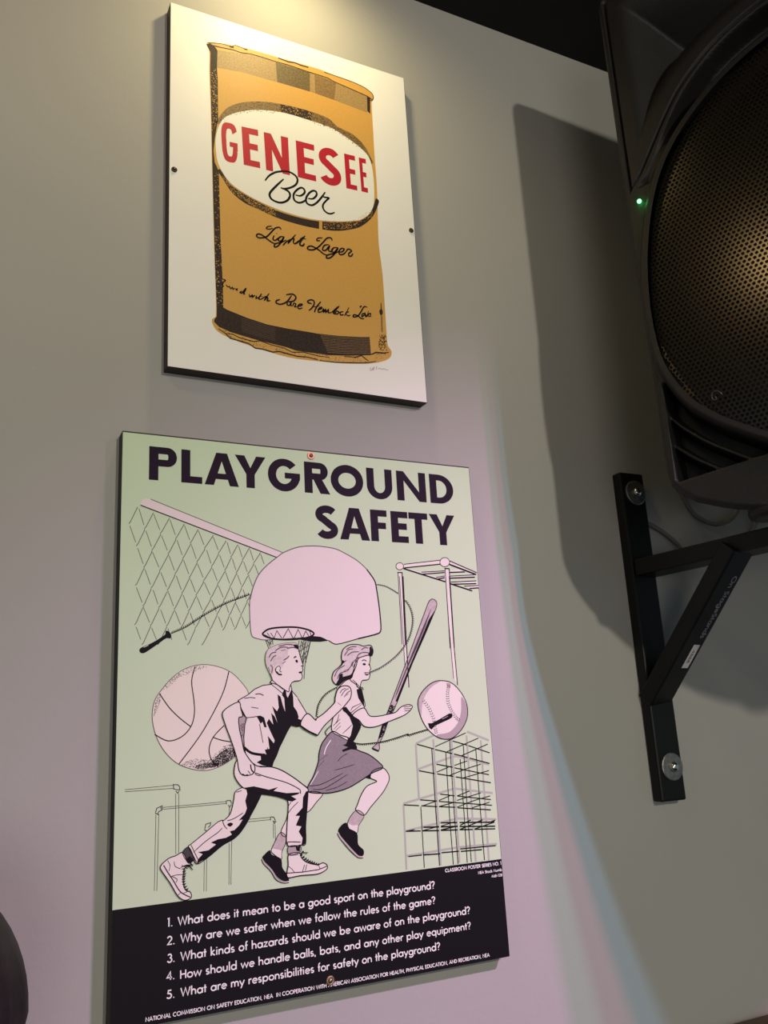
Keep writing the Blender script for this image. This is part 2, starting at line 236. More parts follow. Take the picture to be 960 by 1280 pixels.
PRINTS = '''b;can_print;;1;golden beer can print with worn dark edges
F|gold|0|1|39.4,387.2 42.7,391 56.1,394.4 78.8,397.9 101.9,399.2 125.5,399.6 149.7,400.8 174.4,401.2 199.6,398.8 218.3,397.7 232.2,395 240.7,390.3 242.7,385.4 240.1,379.5 239.6,370.4 239.4,321 239.4,298.3 239.9,267.4 239.6,246.2 237.9,187.5 240.4,148.3 240.9,87.6 241.4,62.5 245.7,55.3 243.9,48.4 236.8,42.8 220.6,37 194.4,32.7 168.9,30.4 132.1,28.8 109.1,30.7 82.3,35.5 62.6,40 49.8,45.3 44.8,52.1 44.2,57.6 48,61.8 47.9,94.8 47,122 45.6,196.5 44.6,254 43.9,303.1 42.5,353.1 42.5,378.8
F|tan|1|0|51.5,383.8 78.6,389.1 101.7,392.9 125.3,392.3 157.6,392.7 184.1,392.7 190.8,390.3 217.8,386.4 235,383.8 233.2,360.7 189.6,364.5 156.6,366.2 124.5,365.4 78.1,364.5 51.1,360.4
F|olive|2|0|119.6,391.9 161.2,392.3 160.2,366 120.7,365.7
F|olive_light|2|0|167.1,391.6 194.1,389.8 190.9,364.7 167.1,366.1
F|ink_brown|2|0|39.4,387 43.6,390 49.7,386.6 51.9,383.2 51.1,360.2 51.9,346.1 52,295.7 48.2,269.8 46.7,254.6 47.9,240.3 52.4,230 52.6,207.8 53.5,151.2 54.7,121.8 55.8,82.7 55.6,71 49,73.3 48.1,94.8 47.5,122.1 46.1,196.6 45.1,254.2 44.5,303.3 43.5,353.5 43.9,378.2
S|gold|3|150|0.474|3|44,355.7 51.1,358.2 52,295.7 44.8,273.7
S|gold|3|130|0.502|4|47.7,230.6 52.4,230 53.5,151.2 55.7,73.7 48.2,73.2
L|ink_brown|2|0|0|0|1.126|44.4,387.8 56,388.8 69.5,390.6 78.6,390.1 89.7,392.5 101.7,392.9 120.6,392.8 134.9,393.5 157.6,392.7 184.1,392.7 190.8,390.3 217.8,386.6 235.1,384 241.2,381
L|ink_brown|2|0|0|0|0.782|40.9,389.6 56.1,394.1 67.8,394.1 72.4,397.9 84.2,396.9
L|ink_brown|2|0|0|0|1.65|122.7,398.9 135.1,397.9 142.9,399.5 149.7,398.6 159.5,398.8
L|ink_brown|2|0|0|0|1.958|65.8,393.8 70.3,394
L|ink_brown|2|0|0|0|1.586|82.5,396.3 86.4,397
L|ink_brown|2|1|0|0|0.987|179.3,399.1 199.6,398.8 218.3,397.7 232.2,395 240.7,390.3 242.5,384.7 239.5,379.3 233.9,383.1
F|ink_brown|2|0|234,383.4 238.1,382.2 236.9,360.2 233.4,362.9
L|ink_brown|2|1|0|0|0.934|47.1,286.2 52,292.7
F|olive_light|1|1|50.2,287.2 53.2,297.8 62.2,312.3 77.3,323.9 100.3,333 123.7,337.4 155.6,339.2 181.7,336.8 193.8,328.9 211.3,324.8 223.6,316.4 230.8,306.6 236.2,292 232,291.9 217.5,308.1 200.8,317.1 184,322.8 154.7,324.4 123.3,324 91.6,316.7 69.8,305.3
F|ink_brown|2|0|123.7,337.4 155.6,339.2 161.1,338 160.5,324.1 154.8,325.5 124.2,325.4
S|ink_brown|3|260|0.422|5|53.2,297.8 62.2,312.3 77.3,323.9 100.3,333 123.7,337.4 124.2,324.3 91.6,316.7 69.8,305.3 54.6,288.5
S|ink_brown|3|260|0.512|6|161.1,338 181.7,336.8 193.8,328.9 211.3,324.8 223.6,316.4 230.8,306.6 217.5,308.1 200.8,317.1 184,322.8 160.5,324.1
S|gold|3|90|0.499|7|123.7,337.4 161.1,338 160.5,324.1 124.2,325.4
F|ink_brown|1|1|51.2,230.6 56.2,223.2 66.4,208.5 80.2,199.5 92.5,196.3 114.7,190.8 137.6,188.4 160.9,188.4 185,191 204.9,197.8 218.2,205.5 232.2,220.8 241.6,242.5 237.7,245.7 232.8,231.9 217.6,212.6 205.4,207.6 185.5,201.8 161.3,197.7 137.9,197.2 115,199.5 92.7,205.6 76.9,211.3 63.9,218.5 53.8,233.2
S|gold|3|420|0.412|8|52.9,229.1 66.4,208.5 92.5,196.3 114.7,190.8 115,199.5 92.7,205.6 63.9,218.5
S|gold|3|300|0.444|9|171,200.3 205.4,207.6 232.8,231.9 232.2,220.8 204.9,197.8 170.5,190.2
F|gold|3|0|165.2,198.9 169,199.8 168.5,187.7 164.7,187.8
F|ink_brown|2|0|231.6,302.5 234,298.9 237.2,292.3 234.3,294.7
F|ink_brown|2|0|49,76 59.8,71 80.8,65.8 102.3,62.2 124.3,61.5 142.2,61.7 157.7,61.6 182.9,63.2 208.8,66.3 219.6,68.3 220.1,46.7 194.9,42 169.3,38.6 132.4,37.9 123,40 89.1,43 62.7,46.9 51.2,50.5 46.1,55.1 46.8,58.8 48.8,61.2
L|olive_light|3|1|0|0|0.525|161,60.5 189.8,62.8 219.4,67
L|olive_light|3|1|0|0|0.525|161.8,58.6 190.2,61 219.5,65.1
L|olive_light|3|1|0|0|0.525|162.5,56.8 190.6,59.1 219.5,63.3
L|olive_light|3|1|0|0|0.525|163.3,54.9 191,57.3 219.5,61.5
L|olive_light|3|1|0|0|0.524|164.1,53 191.4,55.4 219.6,59.6
L|olive_light|3|1|0|0|0.524|164.8,51.1 191.8,53.6 219.6,57.8
L|olive_light|3|1|0|0|0.524|165.6,49.3 192.2,51.7 219.6,56
L|olive_light|3|1|0|0|0.524|166.3,47.4 192.6,49.9 219.7,54.2
L|olive_light|3|1|0|0|0.524|167.1,45.5 193,48 219.7,52.4
L|olive_light|3|1|0|0|0.523|167.8,43.6 193.4,46.2 219.7,50.5
L|olive_light|3|1|0|0|0.523|168.6,41.8 193.8,44.4 219.8,48.7
L|olive_dark|3|0|0|0|0.45|74.8,64.4 110.9,59.4
L|olive_dark|3|0|0|0|0.45|74.8,62.6 110.9,57.6
L|olive_dark|3|0|0|0|0.45|74.8,60.8 110.8,55.8
L|olive_dark|3|0|0|0|0.449|74.7,59 110.8,54
L|olive_dark|3|0|0|0|0.449|74.7,57.2 110.7,52.3
L|olive_dark|3|0|0|0|0.449|74.7,55.4 110.7,50.5
L|olive_dark|3|0|0|0|0.448|74.6,53.6 110.6,48.7
L|olive_dark|3|0|0|0|0.448|74.6,51.8 110.6,46.9
L|olive_dark|3|0|0|0|0.448|74.5,50 110.5,45.1
L|ink_brown|2|0|1|0|1.325|50.3,48.5 57.7,44.5 62.6,40 71.8,38.8 81.9,37.4 88.6,33.5 97.2,33.6 107.5,32.1 114.6,34.1 123.3,32.8 134,31.7 145.7,32.6 157.4,31.2
L|ink_brown|2|0|1|0|0.99|56.9,44.3 65.2,44.9 71.9,42.4 87.1,40.5 94,42.5 106,40 120,38.6 128.7,35.4 141.3,37.5 152.2,36.4 159.4,35.7 170.5,36.5
L|ink_brown|2|0|1|0|1.14|159.2,31 177.7,31.6 196.6,34 214,36.6 225.9,40.4
L|ink_brown|2|0|1|0|1.25|187.5,40.1 201.8,41.4 208.6,44.4 213.3,41.3 217,39
L|ink_brown|2|0|1|0|1.573|219.4,47 226.5,51 236.3,51.7 242.4,53.6
S|ink_brown|3|160|0.472|11|51.2,48.7 88.8,41.7 132.3,36 194.2,41.1 240.5,54.3 242.1,47.7 216,37.9 193.8,34 159.2,31 108.4,32.2 63.5,41
L|ink_brown|2|0|1|0|1.4|236.2,112.4 235.9,104.4 235.6,97.5
F|ink_brown|2|1|233.9,103.1 236.6,105.1 237.8,100.8 235.6,97 233.7,99.1
L|olive_light|2|0|0|0|1.981|236,96.6 235.4,76.8
S|ink_brown|3|120|0.641|12|231.6,72.2 239.7,74.6 240.5,54.3 229.6,54.5

b;oval_badge;;4;white oval badge on the can
F|white|0|1|48.9,267.5 51.9,283.7 58,297.6 69.9,308 92.3,319.3 123.3,326.5 155.1,326.8 184.9,324.9 200.8,319 218.2,310.7 230.5,300.8 234.9,287.4 236.3,267.7 235.7,247.8 232.8,231.9 226.1,220.8 216.6,212.9 205.4,208.5 185.5,203 161.4,199.1 137.9,198.9 115,201.4 92.7,206.7 77.3,212.4 64.4,220.1 54.6,233 50.2,245.8

b;name_lettering;;6;red capital lettering
F|red|0|0|72.4,285.1 71.8,287.9 67.2,282.1 67.4,280.1
F|red|0|0|71.8,287.9 71,290.2 66.8,283.7 67.2,282.1
F|red|0|0|71,290.2 70,291.9 66.4,284.9 66.8,283.7
F|red|0|0|70,291.9 68.7,293.1 65.9,285.8 66.4,284.9
F|red|0|0|68.7,293.1 67.1,293.8 65.2,286.3 65.9,285.8
F|red|0|0|67.1,293.8 64.5,293.9 64.2,286.5 65.2,286.3
F|red|0|0|64.5,293.9 60.8,293.5 62.7,286.3 64.2,286.5
F|red|0|0|60.8,293.5 59.1,292.8 62,285.8 62.7,286.3
F|red|0|0|59.1,292.8 57.8,291.5 61.5,284.9 62,285.8
F|red|0|0|57.8,291.5 56.8,289.8 61.2,283.8 61.5,284.9
F|red|0|0|56.8,289.8 56.1,287.6 60.9,282.2 61.2,283.8
F|red|0|0|56.1,287.6 55.6,284.9 60.7,280.3 60.9,282.2
F|red|0|0|55.6,284.9 55.3,281.5 60.6,278 60.7,280.3
F|red|0|0|55.3,281.5 55.2,277.2 60.6,274.9 60.6,278
F|red|0|0|55.2,277.2 55.5,268.9 60.8,269.1 60.6,274.9
F|red|0|0|55.5,268.9 56,260.2 61,262.9 60.8,269.1
F|red|0|0|56,260.2 56.5,255.7 61.2,259.8 61,262.9
F|red|0|0|56.5,255.7 57.2,252.2 61.5,257.4 61.2,259.8
F|red|0|0|57.2,252.2 58,249.5 61.8,255.5 61.5,257.4
F|red|0|0|58,249.5 58.9,247.5 62.2,254 61.8,255.5
F|red|0|0|58.9,247.5 60.1,246 62.8,253 62.2,254
F|red|0|0|60.1,246 61.6,245.1 63.4,252.3 62.8,253
F|red|0|0|61.6,245.1 63.9,244.8 64.3,252.1 63.4,252.3
F|red|0|0|63.9,244.8 67.5,245.1 65.8,252.3 64.3,252.1
F|red|0|0|67.5,245.1 69.2,245.8 66.5,252.8 65.8,252.3
F|red|0|0|69.2,245.8 70.4,247.2 67,253.7 66.5,252.8
F|red|0|0|70.4,247.2 71.4,249.1 67.3,255.1 67,253.7
F|red|0|0|71.4,249.1 72.1,251.6 67.6,256.8 67.3,255.1
F|red|0|0|72.1,251.6 72.7,254.8 67.8,259 67.6,256.8
F|red|0|0|72.7,254.8 73,258.9 67.9,261.9 67.8,259
F|red|0|0|64.4,264.3 73.2,264.6 73.2,270.6 64.3,270.2
F|red|0|0|68,259.5 73.2,259.7 73.2,265.6 68,265.4
F|red|0|0|79.7,246.2 87.8,246.5 86,294.2 77.8,293.6
F|red|0|0|87.8,246.5 98.2,246.9 97.9,254.6 87.5,254.1
F|red|0|0|86.3,286.5 96.8,287.1 96.5,294.9 86,294.2
F|red|0|0|87,267.4 96.1,267.8 95.8,275.5 86.7,275
F|red|0|0|104.9,246.7 113,246.9 111.4,294.6 103.1,294.3
F|red|0|0|124.1,247.3 132.3,247.5 131.4,295.5 122.9,295.1
F|red|0|0|103.1,294.3 111.4,294.6 132.3,247.5 124.1,247.3
F|red|0|0|141.7,247.8 150.8,247.9 149.7,295 140.6,294.8
F|red|0|0|150.8,247.9 163.6,248.1 163.4,255.6 150.6,255.4
F|red|0|0|149.9,287.4 162.7,287.6 162.6,295.2 149.7,295
F|red|0|0|150.3,268.5 161.6,268.7 161.4,276.2 150.1,276
F|red|0|0|185.3,284.5 184.5,285.7 190.8,292.6 192.3,290.6
F|red|0|0|184.5,285.7 183.7,286.3 188.4,294.6 190.8,292.6
F|red|0|0|183.7,286.3 182.8,286.8 185.8,295.9 188.4,294.6
F|red|0|0|182.8,286.8 181.8,287 182.9,296.6 185.8,295.9
F|red|0|0|181.8,287 180.6,287 180,296.5 182.9,296.6
F|red|0|0|180.6,287 179.6,286.8 177.1,295.9 180,296.5
F|red|0|0|179.6,286.8 178.6,286.3 174.4,294.5 177.1,295.9
F|red|0|0|178.6,286.3 177.8,285.7 172,292.6 174.4,294.5
F|red|0|0|177.8,285.7 177.2,285 170,290.2 172,292.6
F|red|0|0|177.2,285 176.9,284.3 168.6,287.4 170,290.2
F|red|0|0|176.9,284.3 176.7,283.5 167.9,284.3 168.6,287.4
F|red|0|0|176.7,283.5 176.7,282.8 168,281.1 167.9,284.3
F|red|0|0|176.7,282.8 176.9,282.1 168.8,278.1 168,281.1
F|red|0|0|176.9,282.1 177.3,281.4 170.2,275.4 168.8,278.1
F|red|0|0|177.3,281.4 178,280.7 172.3,273.2 170.2,275.4
F|red|0|0|178,280.7 179.6,279.7 174.1,272.1 172.3,273.2
F|red|0|0|179.6,279.7 188.1,272.6 182.5,265 174.1,272.1
F|red|0|0|188.1,272.6 190,271.3 184.2,263.9 182.5,265
F|red|0|0|190,271.3 192.1,269 184.8,263.2 184.2,263.9
F|red|0|0|192.1,269 193.7,266.1 185.3,262.4 184.8,263.2
F|red|0|0|193.7,266.1 194.6,262.9 185.5,261.6 185.3,262.4
F|red|0|0|194.6,262.9 194.7,259.7 185.5,260.8 185.5,261.6
F|red|0|0|194.7,259.7 194,256.5 185.3,260 185.5,260.8
F|red|0|0|194,256.5 192.5,253.6 184.9,259.2 185.3,260
F|red|0|0|192.5,253.6 190.4,251.2 184.2,258.4 184.9,259.2
F|red|0|0|190.4,251.2 187.8,249.4 183.4,257.9 184.2,258.4
F|red|0|0|187.8,249.4 184.8,248.3 182.4,257.5 183.4,257.9
F|red|0|0|184.8,248.3 181.7,247.9 181.3,257.3 182.4,257.5
F|red|0|0|181.7,247.9 178.5,248.1 180.1,257.4 181.3,257.3
F|red|0|0|178.5,248.1 175.5,249.1 179.1,257.7 180.1,257.4
F|red|0|0|175.5,249.1 172.7,250.6 178.2,258.2 179.1,257.7
F|red|0|0|172.7,250.6 170.4,252.8 177.4,258.9 178.2,258.2
F|red|0|0|170.4,252.8 169,255 176.7,260.2 177.4,258.9
F|red|0|0|200.6,249.4 206.6,249.6 205.6,295.1 199.7,295
F|red|0|0|206.6,249.6 214.4,249.9 214.2,256.2 206.5,255.9
F|red|0|0|205.8,288.7 213.5,288.9 213.3,295.3 205.6,295.1
F|red|0|0|206.2,270 212.9,270.2 212.8,276.6 206,276.4
F|red|0|0|219.5,250.4 223.3,250.4 222.5,295.1 218.4,295
F|red|0|0|223.3,250.4 227.9,250.4 227.9,256.6 223.2,256.6
F|red|0|0|222.6,288.8 227.4,289 227.3,295.3 222.5,295.1
F|red|0|0|223,270.4 227.1,270.5 227,276.8 222.8,276.7

b;script_lettering;;5;large black handwritten word
L|ink|2|1|1|0|2.263|103.4,232.9 108.2,240.4 115.2,246.4 121,249.2 126.9,251.1 132.7,251.4 139,248.7 141.2,243.6 138.7,237.2 132.1,231.7 125.6,228.8 121,228.8
L|ink|2|1|1|0|2.417|124.8,240.7 118.2,232.5 111.1,223.1 108.1,217.4 109.7,212.3 115.3,210 121.6,210.4 128,214.5 131.7,221 130.7,225.8 126.2,228.1 122.1,228.3
L|ink|2|1|1|0|2.25|138.2,224.2 144.1,224.8 149,229.9 148.5,234.2 145,235.2 139.6,230.6 135.9,224 136.8,217.3 142,215.5 148,218.9 151.7,223.7
L|ink|2|1|1|0|2.262|152.9,223.7 158.8,224.9 163.2,230.4 162.8,234.8 159.2,235.1 154.3,230.6 150.5,223.3 151.4,217.3 156.7,216.1 162.2,220 167.2,226.4 171.1,232.4 174,237.3
L|ink|2|1|1|0|2.073|169.8,230.8 173.4,230.5 178,230.7 174.5,226.3 170.6,220.2 171,214.7 175,211.2 179.8,211.2 184.6,214.2

b;script_lettering;;5;black handwritten line under the oval
L|ink|2|1|1|0|1.23|109.8,178.8 105.2,177.1 103.5,174.5 107,174.5 111,176.6
L|ink|2|1|1|0|1.621|120.3,177 118.4,179.4 113.7,177.3 108.9,171.2 104.2,165.2 98.9,162.2 93.8,161.4 92.5,163.9 95.1,165.9 99.6,164.9 105.4,161.3 110.5,158.7 115.1,158.9
L|ink|2|1|1|0|1.542|112.1,168.1 110.7,163.2 113.3,162.4 116.4,165.9
L|ink|2|1|1|0|1.446|114.6,171.2 115.5,171.1
L|ink|2|1|1|0|1.55|122.7,169.1 118.7,167.9 116.6,163.4 119.9,163.2 123.3,168.9 120.5,162.7 115.7,155.9 112.1,154.4 113.1,158.2 120.5,161.9 125.9,166
L|ink|2|1|1|0|1.569|136.9,174.9 131.3,167.2 127.8,162.2 130.6,167.1 134.7,169.4 133.9,165 135.8,163.6 140.1,168.5
L|ink|2|1|1|0|1.579|135.8,163.6 138.6,165.6 142.8,170.6 145.7,174.1
L|ink|2|1|1|0|1.457|121.7,158 125.2,163 128.6,165.9 131.6,168.3
L|ink|2|1|1|0|1.444|115.3,164 116.9,165.8 120,168.5
L|ink|2|1|1|0|1.784|147.8,176 142.7,168.4 141.2,163.8 144.6,163.1 146.7,166.5
L|ink|2|1|1|0|1.27|141.5,171.4 149,172.3
L|ink|2|1|1|0|1.281|168.4,178.2 162.8,176.6 161.3,173.4 165.5,174.1
L|ink|2|1|1|0|1.688|179.6,177.3 179,180.3 174.1,179.5 168.9,173 163.1,165.9 156.7,160.9 150.6,160.2 150.7,163.1 154.8,165 162.3,162.8 169,158.6 175.2,158.1
L|ink|2|1|1|0|1.617|175.8,171.6 170.2,169.3 167.8,163.6 171.3,163.4 176.4,170.3 174.8,164.9 177.5,163.3 180.5,166.9
L|ink|2|1|1|0|1.619|186.3,170.3 181.3,168.9 178.3,164.2 181.7,163.5 186.5,169.7 182.4,162.2 177.2,156.1 172.3,154.2 173.1,158 181.7,162.1 186.7,165.4
L|ink|2|1|1|0|1.627|187.1,165 191.7,166.5 194,170.3 190.5,170.1 187.4,165.5 188.7,162.2 193,163.8 196.8,168.3
L|ink|2|1|1|0|1.641|196,167.4 199.1,171.5 203,170 199.5,166 199.4,163.1 202.2,163.4 204.6,167.1

b;script_lettering;;5;small black handwritten line
L|ink|2|1|1|0|1.157|55.1,104.8 58.2,103.7 55.9,101 55,96.2 56.5,97.1
L|ink|2|1|1|0|0.967|58.7,99 60.8,96.8 62.6,98.3
L|ink|2|1|1|0|1.067|62.6,98 63.6,95.4 65.5,97.4 66,95.2 68.2,97.1
L|ink|2|1|1|0|0.972|68.4,95.7 70.8,96.8 69.5,95.1 71.3,94.9
L|ink|2|1|1|0|1.374|75.6,95.1 73.4,93 75.5,92.8 79.9,99.1 77.3,92.4 79,92.4
L|ink|2|1|1|0|1.279|83.3,93.2 84,90.2 86.6,92.7 86.5,90.2 89.5,93.2
L|ink|2|1|1|0|1.282|91.1,93 90.5,89.8 93,91.3
L|ink|2|1|1|0|1.383|96.6,96.2 93.4,90 95.4,89.4
L|ink|2|1|1|0|0.993|93.5,92.5 97.9,93.4
L|ink|2|1|1|0|1.292|95.4,89.4 97.4,91 99.8,92.9 101.5,94.4
L|ink|2|1|1|0|1.494|104.9,98.2 99.7,89.4 102.2,93.1 103.4,92.1 102.6,89.4 106.1,90.1
L|ink|2|1|1|0|1.63|123.8,100.3 131.2,102.5 134.7,99.7 132.7,95.2 127.5,92.8 125.3,93.2
L|ink|2|1|1|0|1.603|129.8,100.7 124.7,92.7 117.9,88.2 112.9,88.5 112.8,91.3 116.9,93.5
L|ink|2|1|1|0|1.421|125.2,92 124.6,88.9 127.4,88.9 129.2,92.1 128.5,89.1 130.8,88.9
L|ink|2|1|1|0|1.325|131,88.7 132.2,92.1 134.4,91.4 133,88.2 135.5,88.6
L|ink|2|1|1|0|1.431|136.2,89.3 139.9,90.6 141.7,92.7 138.8,92.2 136.4,88.8 138,86.7 141.8,88.6
L|ink|2|1|1|0|1.555|152.9,95.8 148.9,95.7 148,97.4 151.2,99.7 154.9,99.4 155.4,95.6 152.1,89.8 148.8,86.7
L|ink|2|1|1|0|1.555|163.1,99.9 157.8,92.2 155.3,85.9
L|ink|2|1|1|0|1.248|152.8,91.5 161.7,94.5
L|ink|2|1|1|0|1.452|159.6,89.3 164.1,92.1 163.5,93.5 160,90.3 160.3,86.9 163.9,88.4
L|ink|2|1|1|0|1.46|163.9,87.5 166.1,91.8 165.9,87.9 168.6,92 168.4,88.1 171.9,92.2 171.5,88.5 175.3,89.4
L|ink|2|1|1|0|1.47|175.3,89.4 184.5,98.5 177.3,89.3 179.8,88.2
L|ink|2|1|1|0|1.372|181.9,92.4 179.4,89.5 181.7,88.6 184,91.2 181.9,92.4 185,91.4
L|ink|2|1|1|0|1.373|189.4,92.9 185.9,91.6 185.8,88.3 189.7,89.7
L|ink|2|1|1|0|1.483|196.4,99.4 190.4,88.1
L|ink|2|1|1|0|1.276|196.2,94.4 192.1,91.4 194.6,89 197.5,90.4
L|ink|2|1|1|0|1.295|212.4,104 210,103 210.7,101.8
L|ink|2|1|1|0|1.495|218.7,103.6 215,103.8 210.7,96.8 206.4,90.7 201.1,88.8 201.9,91.5 206.4,91.3 210.3,88.8 214.2,89.1
L|ink|2|1|1|0|1.399|216.2,96.5 212.1,94.2 211.7,91 215.9,94.8 215.7,91.4
L|ink|2|1|1|0|1.298|219.8,99.1 217.7,91.7
L|ink|2|1|1|0|1.408|221.8,97.2 219,94.6 221.3,92.4
L|ink|2|1|1|0|1.19|215.7,91.4 217.4,93 218.5,94.5
L|ink|2|1|1|0|1.194|222.9,97.5 222,94.9 222.7,93

b;signature;;1;faint pencil signature
L|pencil|2|1|0|0|0.675|219,32.2 218.2,28.6 220.2,29.2 221.9,32.7 221.2,29.4
L|pencil|2|1|0|0|0.676|223.7,33.9 222.1,29.2
L|pencil|2|1|0|0|0.678|226.4,34.6 225.2,30.2
L|pencil|2|1|0|0|0.683|227.5,31.6 230.2,32.6 232.2,32 234.9,33 237.6,32.3 240.2,32.2

p;title_lettering;;2;dark plum capital lettering
F|plum|0|0|24.5,451.3 33.1,451.3 33.1,483.9 24.5,483.9
F|plum|0|0|33.1,483.9 41.3,483.9 41.3,477.2 33.1,477.2
F|plum|0|0|41.3,483.9 43.2,483.7 41.5,477.1 41.3,477.2
F|plum|0|0|43.2,483.7 45,483.1 41.7,477 41.5,477.1
F|plum|0|0|45,483.1 46.6,482.1 41.8,476.7 41.7,477
F|plum|0|0|46.6,482.1 48,480.8 42,476.3 41.8,476.7
F|plum|0|0|48,480.8 49.1,479.2 42.1,475.8 42,476.3
F|plum|0|0|49.1,479.2 49.8,477.4 42.1,475.3 42.1,475.8
F|plum|0|0|49.8,477.4 50.2,475.4 42.2,474.7 42.1,475.3
F|plum|0|0|50.2,475.4 50.2,473.5 42.2,474.2 42.2,474.7
F|plum|0|0|50.2,473.5 49.8,471.5 42.1,473.6 42.2,474.2
F|plum|0|0|49.8,471.5 49.1,469.7 42.1,473.1 42.1,473.6
F|plum|0|0|49.1,469.7 48,468.1 42,472.6 42.1,473.1
F|plum|0|0|48,468.1 46.6,466.8 41.8,472.2 42,472.6
F|plum|0|0|46.6,466.8 45,465.8 41.7,471.9 41.8,472.2
F|plum|0|0|45,465.8 43.2,465.2 41.5,471.7 41.7,471.9
F|plum|0|0|43.2,465.2 41.3,465 41.3,471.7 41.5,471.7
F|plum|0|0|41.3,465 33.1,465 33.1,471.7 41.3,471.7
F|plum|0|0|54.4,451.3 62.9,451.3 62.9,483.9 54.4,483.9
F|plum|0|0|62.9,451.3 74.3,451.3 74.3,458 62.9,458
F|plum|0|0|76.6,451.3 85.5,451.3 93.9,477.4 98.6,483.9 88,483.9
F|plum|0|0|110.1,451.3 101.2,451.3 92.8,477.4 88,483.9 98.6,483.9
F|plum|0|0|84.6,457.5 102.1,457.5 102.1,463.2 84.6,463.2
F|plum|0|0|106.4,483.9 116,483.9 121.9,471.5 126.2,465 117.7,465
F|plum|0|0|127.9,483.9 137.5,483.9 126.2,465 117.7,465 121.9,471.5
F|plum|0|0|117.7,451.3 126.2,451.3 126.2,465.3 117.7,465.3
F|plum|0|0|169.1,478.9 167,480.9 161.7,474.9 162.8,473.8
F|plum|0|0|167,480.9 164.5,482.6 160.5,475.8 161.7,474.9
F|plum|0|0|164.5,482.6 161.8,483.7 159.2,476.4 160.5,475.8
F|plum|0|0|161.8,483.7 158.9,484.4 157.8,476.8 159.2,476.4
F|plum|0|0|158.9,484.4 156,484.5 156.3,476.9 157.8,476.8
F|plum|0|0|156,484.5 153.1,484.2 154.8,476.7 156.3,476.9
F|plum|0|0|153.1,484.2 150.3,483.3 153.5,476.2 154.8,476.7
F|plum|0|0|150.3,483.3 147.6,482 152.2,475.5 153.5,476.2
F|plum|0|0|147.6,482 145.3,480.2 151,474.5 152.2,475.5
F|plum|0|0|145.3,480.2 143.3,478 150,473.3 151,474.5
F|plum|0|0|143.3,478 141.7,475.6 149.2,471.9 150,473.3
F|plum|0|0|141.7,475.6 140.5,472.8 148.7,470.5 149.2,471.9
F|plum|0|0|140.5,472.8 139.9,470 148.3,468.9 148.7,470.5
F|plum|0|0|139.9,470 139.7,467 148.2,467.3 148.3,468.9
F|plum|0|0|139.7,467 140.1,464.1 148.4,465.7 148.2,467.3
F|plum|0|0|140.1,464.1 140.9,461.2 148.8,464.1 148.4,465.7
F|plum|0|0|140.9,461.2 142.3,458.6 149.5,462.7 148.8,464.1
F|plum|0|0|142.3,458.6 144,456.3 150.4,461.4 149.5,462.7
F|plum|0|0|144,456.3 146.2,454.2 151.4,460.3 150.4,461.4
F|plum|0|0|146.2,454.2 148.7,452.6 152.7,459.4 151.4,460.3
F|plum|0|0|148.7,452.6 151.4,451.5 154,458.8 152.7,459.4
F|plum|0|0|151.4,451.5 154.2,450.8 155.4,458.4 154,458.8
F|plum|0|0|154.2,450.8 157.2,450.7 156.9,458.3 155.4,458.4
F|plum|0|0|157.2,450.7 160.1,451 158.3,458.5 156.9,458.3
F|plum|0|0|160.1,451 162.9,451.9 159.7,459 158.3,458.5
F|plum|0|0|162.9,451.9 165.5,453.2 161,459.8 159.7,459
F|plum|0|0|165.5,453.2 167.9,455 162.2,460.7 161,459.8
F|plum|0|0|167.9,455 169.9,457.2 163.2,461.9 162.2,460.7
F|plum|0|0|169.9,457.2 171.5,459.6 164,463.2 163.2,461.9
F|plum|0|0|171.5,459.6 172.7,462.4 164.5,464.7 164,463.2
F|plum|0|0|172.7,462.4 173.3,465.2 164.8,466.3 164.5,464.7
F|plum|0|0|157.3,464.2 173.5,464.2 173.5,470.2 157.3,470.2
F|plum|0|0|164.9,464.2 173.5,465.9 173.1,462.9 168.7,457.4 164.5,460.8
F|plum|0|0|178.1,451.3 186.7,451.3 186.7,483.9 178.1,483.9
F|plum|0|0|186.7,483.9 195.2,483.9 195.2,477.2 186.7,477.2
F|plum|0|0|195.2,483.9 197,483.7 195.3,477.2 195.2,477.2
F|plum|0|0|197,483.7 198.7,483.1 195.4,477 195.3,477.2
F|plum|0|0|198.7,483.1 200.3,482.1 195.5,476.8 195.4,477
F|plum|0|0|200.3,482.1 201.6,480.9 195.6,476.4 195.5,476.8
F|plum|0|0|201.6,480.9 202.7,479.3 195.7,476 195.6,476.4
F|plum|0|0|202.7,479.3 203.4,477.6 195.7,475.5 195.7,476
F|plum|0|0|203.4,477.6 203.8,475.7 195.7,475 195.7,475.5
F|plum|0|0|203.8,475.7 203.8,473.8 195.7,474.5 195.7,475
F|plum|0|0|203.8,473.8 203.4,471.9 195.7,474 195.7,474.5
F|plum|0|0|203.4,471.9 202.7,470.2 195.7,473.6 195.7,474
F|plum|0|0|202.7,470.2 201.6,468.7 195.6,473.1 195.7,473.6
F|plum|0|0|201.6,468.7 200.3,467.4 195.5,472.8 195.6,473.1
F|plum|0|0|200.3,467.4 198.7,466.4 195.4,472.5 195.5,472.8
F|plum|0|0|198.7,466.4 197,465.9 195.3,472.4 195.4,472.5
F|plum|0|0|197,465.9 195.2,465.6 195.2,472.3 195.3,472.4
F|plum|0|0|195.2,465.6 186.7,465.6 186.7,472.3 195.2,472.3
F|plum|0|0|185.8,469.6 195.2,469.6 205.8,451.3 195.1,451.3
F|plum|0|0|243.4,467.6 243.1,470.5 234.7,469.1 234.9,467.6
F|plum|0|0|243.1,470.5 242.3,473.4 234.3,470.5 234.7,469.1
F|plum|0|0|242.3,473.4 241,476.1 233.6,471.8 234.3,470.5
F|plum|0|0|241,476.1 239.1,478.5 232.6,473 233.6,471.8
